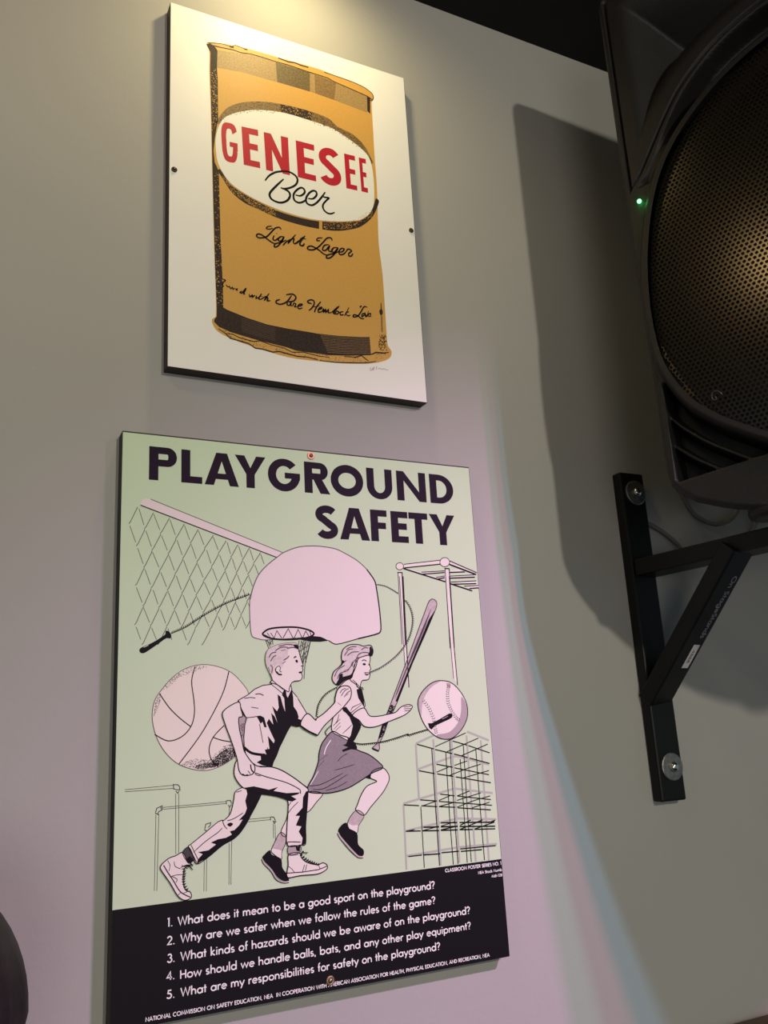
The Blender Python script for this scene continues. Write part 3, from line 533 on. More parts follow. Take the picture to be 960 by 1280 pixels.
F|plum|0|0|239.1,478.5 236.9,480.6 231.4,474 232.6,473
F|plum|0|0|236.9,480.6 234.2,482.3 230,474.9 231.4,474
F|plum|0|0|234.2,482.3 231.3,483.5 228.4,475.5 230,474.9
F|plum|0|0|231.3,483.5 228.3,484.3 226.8,475.9 228.4,475.5
F|plum|0|0|228.3,484.3 225.1,484.6 225.1,476 226.8,475.9
F|plum|0|0|225.1,484.6 221.9,484.3 223.4,475.9 225.1,476
F|plum|0|0|221.9,484.3 218.8,483.5 221.7,475.5 223.4,475.9
F|plum|0|0|218.8,483.5 215.9,482.3 220.2,474.9 221.7,475.5
F|plum|0|0|215.9,482.3 213.3,480.6 218.8,474 220.2,474.9
F|plum|0|0|213.3,480.6 211,478.5 217.6,473 218.8,474
F|plum|0|0|211,478.5 209.2,476.1 216.6,471.8 217.6,473
F|plum|0|0|209.2,476.1 207.9,473.4 215.9,470.5 216.6,471.8
F|plum|0|0|207.9,473.4 207,470.5 215.4,469.1 215.9,470.5
F|plum|0|0|207,470.5 206.8,467.6 215.3,467.6 215.4,469.1
F|plum|0|0|206.8,467.6 207,464.7 215.4,466.1 215.3,467.6
F|plum|0|0|207,464.7 207.9,461.8 215.9,464.7 215.4,466.1
F|plum|0|0|207.9,461.8 209.2,459.1 216.6,463.4 215.9,464.7
F|plum|0|0|209.2,459.1 211,456.7 217.6,462.2 216.6,463.4
F|plum|0|0|211,456.7 213.3,454.6 218.8,461.2 217.6,462.2
F|plum|0|0|213.3,454.6 215.9,452.9 220.2,460.3 218.8,461.2
F|plum|0|0|215.9,452.9 218.8,451.7 221.7,459.7 220.2,460.3
F|plum|0|0|218.8,451.7 221.9,450.9 223.4,459.3 221.7,459.7
F|plum|0|0|221.9,450.9 225.1,450.7 225.1,459.2 223.4,459.3
F|plum|0|0|225.1,450.7 228.3,450.9 226.8,459.3 225.1,459.2
F|plum|0|0|228.3,450.9 231.3,451.7 228.4,459.7 226.8,459.3
F|plum|0|0|231.3,451.7 234.2,452.9 230,460.3 228.4,459.7
F|plum|0|0|234.2,452.9 236.9,454.6 231.4,461.2 230,460.3
F|plum|0|0|236.9,454.6 239.1,456.7 232.6,462.2 231.4,461.2
F|plum|0|0|239.1,456.7 241,459.1 233.6,463.4 232.6,462.2
F|plum|0|0|241,459.1 242.3,461.8 234.3,464.7 233.6,463.4
F|plum|0|0|242.3,461.8 243.1,464.7 234.7,466.1 234.3,464.7
F|plum|0|0|243.1,464.7 243.4,467.6 234.9,467.6 234.7,466.1
F|plum|0|0|247.4,483.9 247.4,464.7 255.9,464.7 255.9,483.9
F|plum|0|0|247.4,464.7 247.6,462.4 256,463.5 255.9,464.7
F|plum|0|0|247.6,462.4 248.2,460.2 256.3,462.3 256,463.5
F|plum|0|0|248.2,460.2 249.2,458 256.7,461.2 256.3,462.3
F|plum|0|0|249.2,458 250.5,456.1 257.3,460.2 256.7,461.2
F|plum|0|0|250.5,456.1 252.2,454.4 258,459.3 257.3,460.2
F|plum|0|0|252.2,454.4 254.1,452.9 258.8,458.5 258,459.3
F|plum|0|0|254.1,452.9 256.3,451.8 259.7,458 258.8,458.5
F|plum|0|0|256.3,451.8 258.6,451.1 260.7,457.6 259.7,458
F|plum|0|0|258.6,451.1 261,450.7 261.7,457.4 260.7,457.6
F|plum|0|0|261,450.7 263.5,450.7 262.8,457.4 261.7,457.4
F|plum|0|0|263.5,450.7 265.9,451.1 263.8,457.6 262.8,457.4
F|plum|0|0|265.9,451.1 268.2,451.8 264.8,458 263.8,457.6
F|plum|0|0|268.2,451.8 270.3,452.9 265.7,458.5 264.8,458
F|plum|0|0|270.3,452.9 272.3,454.4 266.5,459.3 265.7,458.5
F|plum|0|0|272.3,454.4 273.9,456.1 267.2,460.2 266.5,459.3
F|plum|0|0|273.9,456.1 275.3,458 267.8,461.2 267.2,460.2
F|plum|0|0|275.3,458 276.3,460.2 268.2,462.3 267.8,461.2
F|plum|0|0|276.3,460.2 276.9,462.4 268.4,463.5 268.2,462.3
F|plum|0|0|276.9,462.4 277.1,464.7 268.5,464.7 268.4,463.5
F|plum|0|0|277.1,464.7 277.1,483.9 268.5,483.9 268.5,464.7
F|plum|0|0|282.5,451.3 291,451.3 291,483.9 282.5,483.9
F|plum|0|0|309.1,451.3 317.7,451.3 317.7,483.9 309.1,483.9
F|plum|0|0|282.5,483.9 291,483.9 317.7,451.3 309.1,451.3
F|plum|0|0|322.5,451.3 331.1,451.3 331.1,483.9 322.5,483.9
F|plum|0|0|331.1,483.9 333.7,483.9 333.7,477.2 331.1,477.2
F|plum|0|0|333.7,483.9 336.7,483.7 335.3,477.1 333.7,477.2
F|plum|0|0|336.7,483.7 339.6,483 336.8,476.7 335.3,477.1
F|plum|0|0|339.6,483 342.4,481.9 338.3,476.1 336.8,476.7
F|plum|0|0|342.4,481.9 344.9,480.5 339.6,475.2 338.3,476.1
F|plum|0|0|344.9,480.5 347.1,478.6 340.8,474.1 339.6,475.2
F|plum|0|0|347.1,478.6 348.9,476.5 341.8,472.9 340.8,474.1
F|plum|0|0|348.9,476.5 350.4,474.1 342.6,471.5 341.8,472.9
F|plum|0|0|350.4,474.1 351.4,471.6 343.1,470 342.6,471.5
F|plum|0|0|351.4,471.6 351.9,468.9 343.3,468.4 343.1,470
F|plum|0|0|351.9,468.9 351.9,466.3 343.3,466.8 343.3,468.4
F|plum|0|0|351.9,466.3 351.4,463.6 343.1,465.2 343.3,466.8
F|plum|0|0|351.4,463.6 350.4,461.1 342.6,463.7 343.1,465.2
F|plum|0|0|350.4,461.1 348.9,458.7 341.8,462.3 342.6,463.7
F|plum|0|0|348.9,458.7 347.1,456.6 340.8,461.1 341.8,462.3
F|plum|0|0|347.1,456.6 344.9,454.7 339.6,460 340.8,461.1
F|plum|0|0|344.9,454.7 342.4,453.3 338.3,459.1 339.6,460
F|plum|0|0|342.4,453.3 339.6,452.2 336.8,458.5 338.3,459.1
F|plum|0|0|339.6,452.2 336.7,451.5 335.3,458.1 336.8,458.5
F|plum|0|0|336.7,451.5 333.7,451.3 333.7,458 335.3,458.1
F|plum|0|0|333.7,451.3 331.1,451.3 331.1,458 333.7,458
F|plum|0|0|205.2,429.9 204.4,430.7 209.1,436.9 210.5,435.5
F|plum|0|0|204.4,430.7 203.7,431.1 207,438.1 209.1,436.9
F|plum|0|0|203.7,431.1 202.6,431.5 204.7,439 207,438.1
F|plum|0|0|202.6,431.5 201.4,431.7 202.2,439.4 204.7,439
F|plum|0|0|201.4,431.7 200.1,431.7 199.7,439.5 202.2,439.4
F|plum|0|0|200.1,431.7 198.8,431.6 197.2,439.1 199.7,439.5
F|plum|0|0|198.8,431.6 197.7,431.2 194.8,438.4 197.2,439.1
F|plum|0|0|197.7,431.2 196.9,430.8 192.6,437.3 194.8,438.4
F|plum|0|0|196.9,430.8 196.4,430.4 190.7,435.7 192.6,437.3
F|plum|0|0|196.4,430.4 196.2,430.1 189.3,433.6 190.7,435.7
F|plum|0|0|196.2,430.1 196.2,430.1 188.5,431.2 189.3,433.6
F|plum|0|0|196.2,430.1 196.2,430.2 188.6,428.6 188.5,431.2
F|plum|0|0|196.2,430.2 196.2,430.1 189.6,426.1 188.6,428.6
F|plum|0|0|196.2,430.1 196.5,429.9 191.1,424.2 189.6,426.1
F|plum|0|0|196.5,429.9 197.1,429.4 193.1,422.7 191.1,424.2
F|plum|0|0|197.1,429.4 198.9,428.5 194.4,422.2 193.1,422.7
F|plum|0|0|198.9,428.5 206.8,422.5 202.2,416.2 194.4,422.2
F|plum|0|0|206.8,422.5 208.1,421.9 204,415.3 202.2,416.2
F|plum|0|0|208.1,421.9 210.1,420.3 204.6,414.8 204,415.3
F|plum|0|0|210.1,420.3 211.7,418.3 204.9,414.5 204.6,414.8
F|plum|0|0|211.7,418.3 212.6,415.8 204.9,414.4 204.9,414.5
F|plum|0|0|212.6,415.8 212.6,413.2 204.9,414.4 204.9,414.4
F|plum|0|0|212.6,413.2 211.8,410.7 204.9,414.3 204.9,414.4
F|plum|0|0|211.8,410.7 210.3,408.6 204.7,414 204.9,414.3
F|plum|0|0|210.3,408.6 208.3,407 204.1,413.6 204.7,414
F|plum|0|0|208.3,407 206.1,405.9 203.2,413.1 204.1,413.6
F|plum|0|0|206.1,405.9 203.6,405.2 202.1,412.8 203.2,413.1
F|plum|0|0|203.6,405.2 201.1,404.9 200.8,412.6 202.1,412.8
F|plum|0|0|201.1,404.9 198.5,405 199.5,412.7 200.8,412.6
F|plum|0|0|198.5,405 196,405.6 198.3,413 199.5,412.7
F|plum|0|0|196,405.6 193.7,406.5 197.3,413.4 198.3,413
F|plum|0|0|193.7,406.5 191.6,407.9 196.7,413.8 197.3,413.4
F|plum|0|0|191.6,407.9 190.2,409.4 196,414.6 196.7,413.8
F|plum|0|0|214.6,405.5 223.8,405.5 231.8,432.2 236.7,438.9 225.8,438.9
F|plum|0|0|247.9,405.5 238.7,405.5 230.7,432.2 225.8,438.9 236.7,438.9
F|plum|0|0|222.6,411.9 239.9,411.9 239.9,417.7 222.6,417.7
F|plum|0|0|249.4,405.5 258.1,405.5 258.1,438.9 249.4,438.9
F|plum|0|0|258.1,432 268.4,432 268.4,438.9 258.1,438.9
F|plum|0|0|258.1,418.8 267,418.8 267,425.6 258.1,425.6
F|plum|0|0|272.9,405.5 281.6,405.5 281.6,438.9 272.9,438.9
F|plum|0|0|281.6,405.5 292.9,405.5 292.9,412.4 281.6,412.4
F|plum|0|0|281.6,432 292.9,432 292.9,438.9 281.6,438.9
F|plum|0|0|281.6,419.4 291.5,419.4 291.5,426.3 281.6,426.3
F|plum|0|0|294.2,432 316.9,432 316.9,438.9 294.2,438.9
F|plum|0|0|301.2,405.5 309.9,405.5 309.9,432 301.2,432
F|plum|0|0|319,438.9 328.8,438.9 334.9,426.2 339.2,419.5 330.5,419.5
F|plum|0|0|341,438.9 350.7,438.9 339.2,419.5 330.5,419.5 334.9,426.2
F|plum|0|0|330.5,405.5 339.2,405.5 339.2,419.9 330.5,419.9

p;fence_drawing;;1;
F|pink|0|0|18,430.2 20.9,433 26.4,432.8 152.7,388.9 147.2,383.8 17.4,426
L|grey_line|2|0|0|0|0.565|26.4,432.8 152.7,388.9
L|ink|2|0|0|0|0.802|17.4,426.4 147.2,383.6
L|grey_line|1|0|0|0|0.544|14.6,424.5 14,422.6 8.8,410.6 7.3,408.3
L|grey_line|1|0|0|0|0.475|16,423.1 20.7,408
L|grey_line|1|0|0|0|0.549|29.2,420.1 28.1,418.2 22.8,406.9 21.2,404.6
L|grey_line|1|0|0|0|0.48|29.4,418.6 35,404.3
L|grey_line|1|0|0|0|0.555|43.6,416.1 42.7,414.2 37.1,403.3 35.4,401
L|grey_line|1|0|0|0|0.485|44.1,414.6 49.1,400.5
L|grey_line|1|0|0|0|0.56|57.3,411.3 56.3,409.3 51.1,399.6 49.5,397.2
L|grey_line|1|0|0|0|0.489|57.6,409.8 62.4,396.5
L|grey_line|1|0|0|0|0.565|70.3,407 69.4,405 64.4,395.7 62.7,393.3
L|grey_line|1|0|0|0|0.494|70.7,405.5 75.8,392.5
L|grey_line|1|0|0|0|0.571|84.7,402.1 83.4,400.1 78,391.8 76.2,389.4
L|grey_line|1|0|0|0|0.498|84.6,400.5 89.2,388.3
L|grey_line|1|0|0|0|0.576|96.7,397.6 95.9,395.6 91.2,387.8 89.4,385.4
L|grey_line|1|0|0|0|0.502|97.9,396.1 101.1,385
L|grey_line|1|0|0|0|0.581|108.7,394.3 107.1,392.3 103,384.6 101.2,382.2
L|grey_line|1|0|0|0|0.506|109.2,392.8 112.3,382.5
L|grey_line|1|0|0|0|0.585|119.8,391.6 118.3,389.6 114.2,382.3 112.4,379.9
L|grey_line|1|0|0|0|0.51|120.2,390 123.4,379.9
L|grey_line|1|0|0|0|0.59|130.4,387.8 129.4,385.8 125.4,379.8 123.5,377.4
L|grey_line|1|0|0|0|0.514|130.7,386.3 134,376.6
L|grey_line|1|0|0|0|0.469|8.2,406.5 13.7,391.6
L|grey_line|1|0|0|0|0.541|21.3,404.2 20.9,402.3 15.7,390.5 14.1,388.2
L|grey_line|1|0|0|0|0.474|22.5,402.8 27.6,388.4
L|grey_line|1|0|0|0|0.547|35.8,400.6 35.2,398.7 29.6,387.4 28,385.1
L|grey_line|1|0|0|0|0.479|36.6,399.2 42,385.5
L|grey_line|1|0|0|0|0.553|49.8,396.9 49.2,394.9 44.1,384.6 42.5,382.3
L|grey_line|1|0|0|0|0.483|50.8,395.4 55.5,382
L|grey_line|1|0|0|0|0.558|64,393 62.5,391 57.6,381.2 55.9,378.8
L|grey_line|1|0|0|0|0.488|64.1,391.5 68.5,378.9
L|grey_line|1|0|0|0|0.564|76.8,389 75.9,387.1 70.6,378.2 68.9,375.9
L|grey_line|1|0|0|0|0.492|78.3,387.6 82.3,375.2
L|grey_line|1|0|0|0|0.569|89.6,385 89.1,383.1 84.4,374.6 82.7,372.3
L|grey_line|1|0|0|0|0.497|90.6,383.5 94.8,372
L|grey_line|1|0|0|0|0.574|102.2,381.9 100.9,379.9 96.9,371.5 95.1,369.2
L|grey_line|1|0|0|0|0.501|102.8,380.4 106.1,369.9
L|grey_line|1|0|0|0|0.579|112.9,379.5 112,377.6 108,369.7 106.2,367.3
L|grey_line|1|0|0|0|0.505|113.8,378 117.2,368.4
L|grey_line|1|0|0|0|0.584|123.7,377 123.1,375 119.1,368.3 117.3,365.9
L|grey_line|1|0|0|0|0.509|124.7,375.5 128.3,366.1
L|grey_line|1|0|0|0|0.588|134.6,373.7 133.7,371.8 130.2,366 128.4,363.6
L|grey_line|1|0|0|0|0.467|15.5,386.4 20.5,372.2
L|grey_line|1|0|0|0|0.539|28.2,384.7 27.8,382.8 22.5,371.2 20.9,368.9
L|grey_line|1|0|0|0|0.472|28.7,383.2 34.5,369.8
L|grey_line|1|0|0|0|0.545|43.4,382 42.2,380.1 36.6,368.9 35,366.6
L|grey_line|1|0|0|0|0.477|43.7,380.5 48.5,367.2
L|grey_line|1|0|0|0|0.551|56.5,378.5 55.6,376.6 50.5,366.4 48.9,364.1
L|grey_line|1|0|0|0|0.482|56.9,377 61.6,364.5
L|grey_line|1|0|0|0|0.556|69.5,375.5 68.6,373.6 63.7,363.8 62,361.5
L|grey_line|1|0|0|0|0.486|69.9,374 74.9,361.8
L|grey_line|1|0|0|0|0.562|83.3,371.9 82.4,370 77,361.2 75.3,358.9
L|grey_line|1|0|0|0|0.491|83.8,370.4 88.1,359
L|grey_line|1|0|0|0|0.567|96.2,368.8 94.8,366.9 90.1,358.5 88.3,356.2
L|grey_line|1|0|0|0|0.495|96.2,367.3 99.9,357
L|grey_line|1|0|0|0|0.572|107.2,367 105.9,365 101.8,356.7 100.1,354.4
L|grey_line|1|0|0|0|0.499|107.6,365.4 111,355.9
L|grey_line|1|0|0|0|0.577|119,365.6 117,363.6 112.9,355.8 111.1,353.5
L|grey_line|1|0|0|0|0.504|118.6,364.1 122,354.8
L|grey_line|1|0|0|0|0.582|129.3,363.3 128,361.3 124,354.6 122.2,352.3
L|grey_line|1|0|0|0|0.508|129.7,361.7 132.6,352.8
L|grey_line|1|0|0|0|0.532|21.8,368.6 20.7,366.8 15.6,354.6 14,352.4
L|grey_line|1|0|0|0|0.465|22.2,367.2 27.2,353.6
L|grey_line|1|0|0|0|0.537|35.5,366.3 34.8,364.4 29.3,352.7 27.7,350.5
L|grey_line|1|0|0|0|0.47|36.4,364.8 41.5,352
L|grey_line|1|0|0|0|0.544|49.3,363.8 48.6,361.9 43.6,351.2 42,349
L|grey_line|1|0|0|0|0.475|50.3,362.3 54.8,349.7
L|grey_line|1|0|0|0|0.549|62.9,361.2 61.7,359.3 56.9,349 55.2,346.7
L|grey_line|1|0|0|0|0.48|63.2,359.7 67.7,347.9
L|grey_line|1|0|0|0|0.555|75.2,358.5 75,356.7 69.7,347.3 68,345.1
L|grey_line|1|0|0|0|0.485|76.1,357.1 81.3,345.6
L|grey_line|1|0|0|0|0.56|88.8,355.9 88,354 83.4,345 81.7,342.8
L|grey_line|1|0|0|0|0.49|89.3,354.4 93.7,343.7
L|grey_line|1|0|0|0|0.566|100.7,354.1 99.7,352.1 95.7,343.3 94,341
L|grey_line|1|0|0|0|0.494|101.3,352.6 104.9,342.9
L|grey_line|1|0|0|0|0.571|111.5,353.1 110.8,351.2 106.8,342.7 105,340.4
L|grey_line|1|0|0|0|0.498|112.8,351.6 115.9,342.8
L|grey_line|1|0|0|0|0.576|122.3,351.9 121.8,350 117.8,342.7 116,340.4
L|grey_line|1|0|0|0|0.503|123.3,350.4 126.9,341.8
L|grey_line|1|0|0|0|0.581|133.6,350.1 132.2,348.2 128.8,341.8 127,339.5
L|grey_line|1|0|0|0|0.459|14.9,350.7 20.2,337.3
L|grey_line|1|0|0|0|0.53|27.8,350.1 27.4,348.3 22.3,336.4 20.7,334.2
L|grey_line|1|0|0|0|0.464|29.7,348.8 34.1,336
L|grey_line|1|0|0|0|0.536|43.2,348.6 41.7,346.8 36.2,335.2 34.6,333.1
L|grey_line|1|0|0|0|0.469|43.2,347.2 47.9,334.7
L|grey_line|1|0|0|0|0.542|55.8,346.4 54.9,344.5 49.9,334 48.3,331.8
L|grey_line|1|0|0|0|0.474|56.5,344.9 60.9,333.2
L|grey_line|1|0|0|0|0.547|69,344.7 67.7,342.8 62.9,332.6 61.2,330.4
L|grey_line|1|0|0|0|0.479|69.3,343.2 74,331.8
L|grey_line|1|0|0|0|0.553|81.8,342.4 81.4,340.5 76.1,331.3 74.4,329.1
L|grey_line|1|0|0|0|0.484|82.8,340.9 87.1,330.3
L|grey_line|1|0|0|0|0.559|94.4,340.6 93.7,338.7 89,329.9 87.3,327.7
L|grey_line|1|0|0|0|0.488|95.5,339.2 98.8,329.6
L|grey_line|1|0|0|0|0.564|105.8,340.1 104.7,338.2 100.7,329.4 98.9,327.1
L|grey_line|1|0|0|0|0.493|105.4,338.6 109.8,329.8
L|grey_line|1|0|0|0|0.569|116.9,340.1 115.7,338.1 111.7,329.8 109.9,327.5
L|grey_line|1|0|0|0|0.497|117.7,338.6 120.7,330
L|grey_line|1|0|0|0|0.575|127.7,339.1 126.7,337.2 122.7,330 120.8,327.7
L|grey_line|1|0|0|0|0.501|128.1,337.6 131.2,329.4
L|grey_line|1|0|0|0|0.522|21.7,333.9 20.5,332.1 15.4,319.6 13.9,317.5
L|grey_line|1|0|0|0|0.457|21.6,332.4 26.9,319.7
L|grey_line|1|0|0|0|0.528|35.1,332.7 34.3,330.9 28.9,318.9 27.4,316.7
L|grey_line|1|0|0|0|0.463|36.5,331.3 41,319.2
L|grey_line|1|0|0|0|0.534|49.2,331.4 48,329.6 43.1,318.5 41.5,316.4
L|grey_line|1|0|0|0|0.468|49.5,330 54.2,318.2
L|grey_line|1|0|0|0|0.54|61.9,330.1 60.9,328.2 56.2,317.5 54.5,315.3
L|grey_line|1|0|0|0|0.473|63.1,328.6 66.9,317.6
L|grey_line|1|0|0|0|0.546|75.2,328.7 74.1,326.9 68.9,317.1 67.2,314.9
L|grey_line|1|0|0|0|0.478|75.5,327.2 80.4,316.5
L|grey_line|1|0|0|0|0.552|88,327.3 87,325.4 82.5,316 80.7,313.8
L|grey_line|1|0|0|0|0.482|89.2,325.8 92.7,315.9
L|grey_line|1|0|0|0|0.557|99.3,326.8 98.6,324.9 94.6,315.6 92.9,313.3
L|grey_line|1|0|0|0|0.487|100.5,325.3 103.7,316.4
L|grey_line|1|0|0|0|0.563|111,327.1 109.5,325.3 105.6,316.3 103.8,314.1
L|grey_line|1|0|0|0|0.492|111.6,325.7 114.6,317.5
L|grey_line|1|0|0|0|0.568|121.5,327.3 120.5,325.4 116.5,317.6 114.7,315.3
L|grey_line|1|0|0|0|0.496|122,325.8 125.6,317.9
L|grey_line|1|0|0|0|0.574|131.6,326.8 130.9,324.9 127.5,318 125.7,315.7
L|grey_line|1|0|0|0|0.451|15.2,315.8 19.4,304.9
L|grey_line|1|0|0|0|0.521|28,316.4 27.1,314.6 22,302.3 20.5,300.2
L|grey_line|1|0|0|0|0.456|28.8,315 33,304.7
L|grey_line|1|0|0|0|0.527|42.2,316 41.2,314.2 35.8,302.3 34.2,300.2
L|grey_line|1|0|0|0|0.461|43,314.6 46.7,304.5
L|grey_line|1|0|0|0|0.466|56.1,313.6 59.6,304.2
L|grey_line|1|0|0|0|0.539|67.5,314.5 66.9,312.7 62.1,302.1 60.5,300
L|grey_line|1|0|0|0|0.545|81.4,313.5 80.4,311.6 75.2,302 73.5,299.8

p;backboard_drawing;;4;
F|pink|0|1|119.5,342.5 122.6,354 128,365.7 136.2,375.1 147.2,384 154.1,389 169.5,395.1 186.4,397 200.7,396.4 209.3,395.1 214.5,393.2 230.8,385.1 242.4,375.6 250.3,364.7 252.2,355.6 254.2,335.8 254.7,316.2 252,311.4 229.1,306 205.7,300.6 197.4,304.3 186.6,308.1 172.2,307 133.6,304.6 124.6,306.2 120.7,308.3 119.3,315.9 118.8,332.2 119.2,343.3
L|grey_line|2|1|0|0|0.749|119.5,342.5 122.6,354 128,365.7 136.2,375.1 147.2,384 154.1,389 169.5,395.1 186.4,397 200.7,396.4 209.3,395.1 214.5,393.2 230.8,385.1 242.4,375.6 250.3,364.7
L|ink|2|1|0|0|1.108|242.4,375.6 250.3,364.7 252.2,355.6 254.2,335.8 254.7,316.2 252,311.4 229.1,306
L|ink|2|1|0|0|0.727|229.1,306 205.7,300.6 197.4,304.3
L|grey_line|2|1|0|0|0.607|172.2,307 133.6,304.6 124.6,306.2 120.7,308.3 119.3,315.9 118.8,332.2 119.2,343.3 119.5,342.5
L|ink|2|0|0|0|0.614|132.6,309.5 138.8,306.8 135.5,311.1
L|ink|2|0|0|0|0.619|138.9,311.2 142.3,306.3 145.1,313.4 149.8,306.3
L|ink|2|0|0|0|0.625|151,306.3 156.5,315.2 161.5,305.8
L|ink|2|0|0|0|0.63|162.1,306.1 166.5,314.7 170.4,306.4
L|ink|2|0|0|0|0.634|171,306.9 174.2,313.1 177,308.6
L|ink|2|0|0|0|0.635|178.4,313.1 179.4,309.2
L|ink|2|1|0|1|1.355|131.2,310.6 137.3,314.8 150.1,316.5 165.3,316.6 177.2,314.2 182.5,311.1 179.4,308.1 168.6,305.8 154.4,305 141.7,305.7 133.7,307.9
F|ink|1|0|167.4,305.1 181.8,308.4 189,307.8 192.6,306.5 197.4,304 188.9,302.9 179.2,303.1
L|grey_dark|1|0|0|0|0.534|133.6,305.1 135.3,300.8 136.9,296.5
L|grey_dark|1|0|0|0|0.535|135.3,305.1 138.1,298.1
L|grey_dark|1|0|0|0|0.536|137.6,305.2 139.2,299.7
L|grey_dark|1|0|0|0|0.537|140.5,305.2 141,300.3
L|grey_dark|1|0|0|0|0.536|133.6,304.6 139.3,300.8
L|grey_dark|1|0|0|0|0.535|140.5,304.6 137,299.7
L|grey_dark|1|0|0|0|0.547|167.3,304.2 165.9,296.4
L|grey_dark|1|0|0|0|0.546|169.7,304.2 167,292.1
L|grey_dark|1|0|0|0|0.545|172.1,304.7 167.4,287.7
L|grey_dark|1|0|0|0|0.544|175.1,304.8 168.5,283.3
L|grey_dark|1|0|0|0|0.544|176.9,304.8 169.5,278.9
L|grey_dark|1|0|0|0|0.546|178.7,304.8 172.6,283.3 170.9,268.1
L|grey_dark|1|0|0|0|0.55|179.3,305.3 175.8,292 173.2,284.4
L|grey_dark|1|0|0|0|0.552|165.9,297.6 174.4,302
L|grey_dark|1|0|0|0|0.552|166.4,293.2 177.3,299.8
L|grey_dark|1|0|0|0|0.551|167.4,287.7 176.6,295.3
L|grey_dark|1|0|0|0|0.549|168.5,283.3 175.2,290.9
L|grey_dark|1|0|0|0|0.547|170.3,303.1 173.8,283.3
L|grey_dark|1|0|0|0|0.545|173.3,304.2 170.2,283.3

p;skipping_rope_drawing;;7;
F|ink|0|1|18.4,295.4 19.8,297.7 30.1,302.4 40.5,309.3 41.1,312.5 44,311.9 46,308.4 45,305.8 41.7,306 32.4,299.5 23.3,293.4 19.9,293.1
L|white_print|2|0|1|0|0.556|22.1,298 26.1,299.8
L|ink|2|1|0|0|0.602|45.8,310.1 59.5,316.2 76.6,327.3 96.6,338.2 117.2,346.2 119.2,347.3
L|ink|2|0|0|0|0.535|46.5,310.4 46.9,312.3
L|ink|2|0|0|0|0.536|48.2,311.1 48.7,313
L|ink|2|0|0|0|0.537|49.9,311.8 50.4,313.7
L|ink|2|0|0|0|0.538|51.6,312.5 52.1,314.4
L|ink|2|0|0|0|0.538|53.4,313.2 53.8,315.1
L|ink|2|0|0|0|0.539|55.1,314 55.5,315.9
L|ink|2|0|0|0|0.54|56.8,314.8 57.1,316.7
L|ink|2|0|0|0|0.541|58.4,315.6 58.7,317.6
L|ink|2|0|0|0|0.542|60.1,316.5 60.3,318.5
L|ink|2|0|0|0|0.543|61.7,317.5 61.8,319.5
L|ink|2|0|0|0|0.544|63.3,318.5 63.4,320.5
L|ink|2|0|0|0|0.545|64.9,319.6 65,321.5
L|ink|2|0|0|0|0.546|66.5,320.6 66.5,322.6
L|ink|2|0|0|0|0.547|68,321.7 68.1,323.7
L|ink|2|0|0|0|0.548|69.6,322.8 69.7,324.8
L|ink|2|0|0|0|0.549|71.2,323.9 71.3,325.9
L|ink|2|0|0|0|0.551|72.8,324.9 72.9,326.9
L|ink|2|0|0|0|0.552|74.4,326 74.6,328
L|ink|2|0|0|0|0.553|76,327 76.2,329
L|ink|2|0|0|0|0.554|77.7,328 77.9,330
L|ink|2|0|0|0|0.555|79.4,329 79.6,331
L|ink|2|0|0|0|0.556|81.1,329.9 81.3,331.9
L|ink|2|0|0|0|0.557|82.8,330.9 83,332.9
L|ink|2|0|0|0|0.558|84.5,331.9 84.7,333.9
L|ink|2|0|0|0|0.559|86.2,332.8 86.5,334.8
L|ink|2|0|0|0|0.56|87.9,333.8 88.2,335.8
L|ink|2|0|0|0|0.561|89.6,334.7 90,336.7
L|ink|2|0|0|0|0.562|91.4,335.6 91.7,337.6
L|ink|2|0|0|0|0.563|93.2,336.5 93.5,338.5
L|ink|2|0|0|0|0.564|94.9,337.4 95.3,339.4
L|ink|2|0|0|0|0.565|96.7,338.2 97.2,340.2
L|ink|2|0|0|0|0.567|98.5,339 99,341
L|ink|2|0|0|0|0.568|100.4,339.8 100.9,341.8
L|ink|2|0|0|0|0.569|102.2,340.6 102.8,342.6
L|ink|2|0|0|0|0.57|104.1,341.3 104.7,343.3
L|ink|2|0|0|0|0.571|106,342 106.6,344
L|ink|2|0|0|0|0.572|107.9,342.8 108.5,344.7
L|ink|2|0|0|0|0.573|109.8,343.4 110.4,345.4
L|ink|2|0|0|0|0.574|111.7,344.1 112.3,346.1
L|ink|2|0|0|0|0.575|113.6,344.8 114.2,346.8
L|ink|2|0|0|0|0.576|115.5,345.6 116.1,347.6
L|ink|2|0|0|0|0.577|117.4,346.3 118,348.3

p;skipping_rope_drawing;;7;
L|grey_line|2|1|0|0|0.694|252.5,360.5 263.4,358.6 276.6,351.8
L|grey_line|2|0|0|0|0.647|253.4,360.3 255,361
L|grey_line|2|0|0|0|0.648|255.7,360.1 257.3,360.8
L|grey_line|2|0|0|0|0.649|258,359.8 259.6,360.4
L|grey_line|2|0|0|0|0.65|260.3,359.4 261.9,359.9
L|grey_line|2|0|0|0|0.651|262.5,358.9 264.2,359.2
L|grey_line|2|0|0|0|0.652|264.6,358.1 266.3,358.3
L|grey_line|2|0|0|0|0.652|266.7,357.2 268.4,357.3
L|grey_line|2|0|0|0|0.653|268.7,356.2 270.4,356.2
L|grey_line|2|0|0|0|0.654|270.6,355.1 272.4,355.2
L|grey_line|2|0|0|0|0.654|272.6,354.1 274.3,354.1
L|grey_line|2|0|0|0|0.655|274.6,353 276.3,353
L|grey_dark|2|1|0|0|0.688|283.7,345.3 289.4,336.5 290.9,323.2 284.7,305.6 271.3,290.4 253.7,278.8 239.1,273.1
L|grey_dark|2|0|0|0|0.657|284.2,344.6 286.4,344.5
L|grey_dark|2|0|0|0|0.658|285.5,342.9 287.7,342.8
L|grey_dark|2|0|0|0|0.658|286.8,341.2 289,341
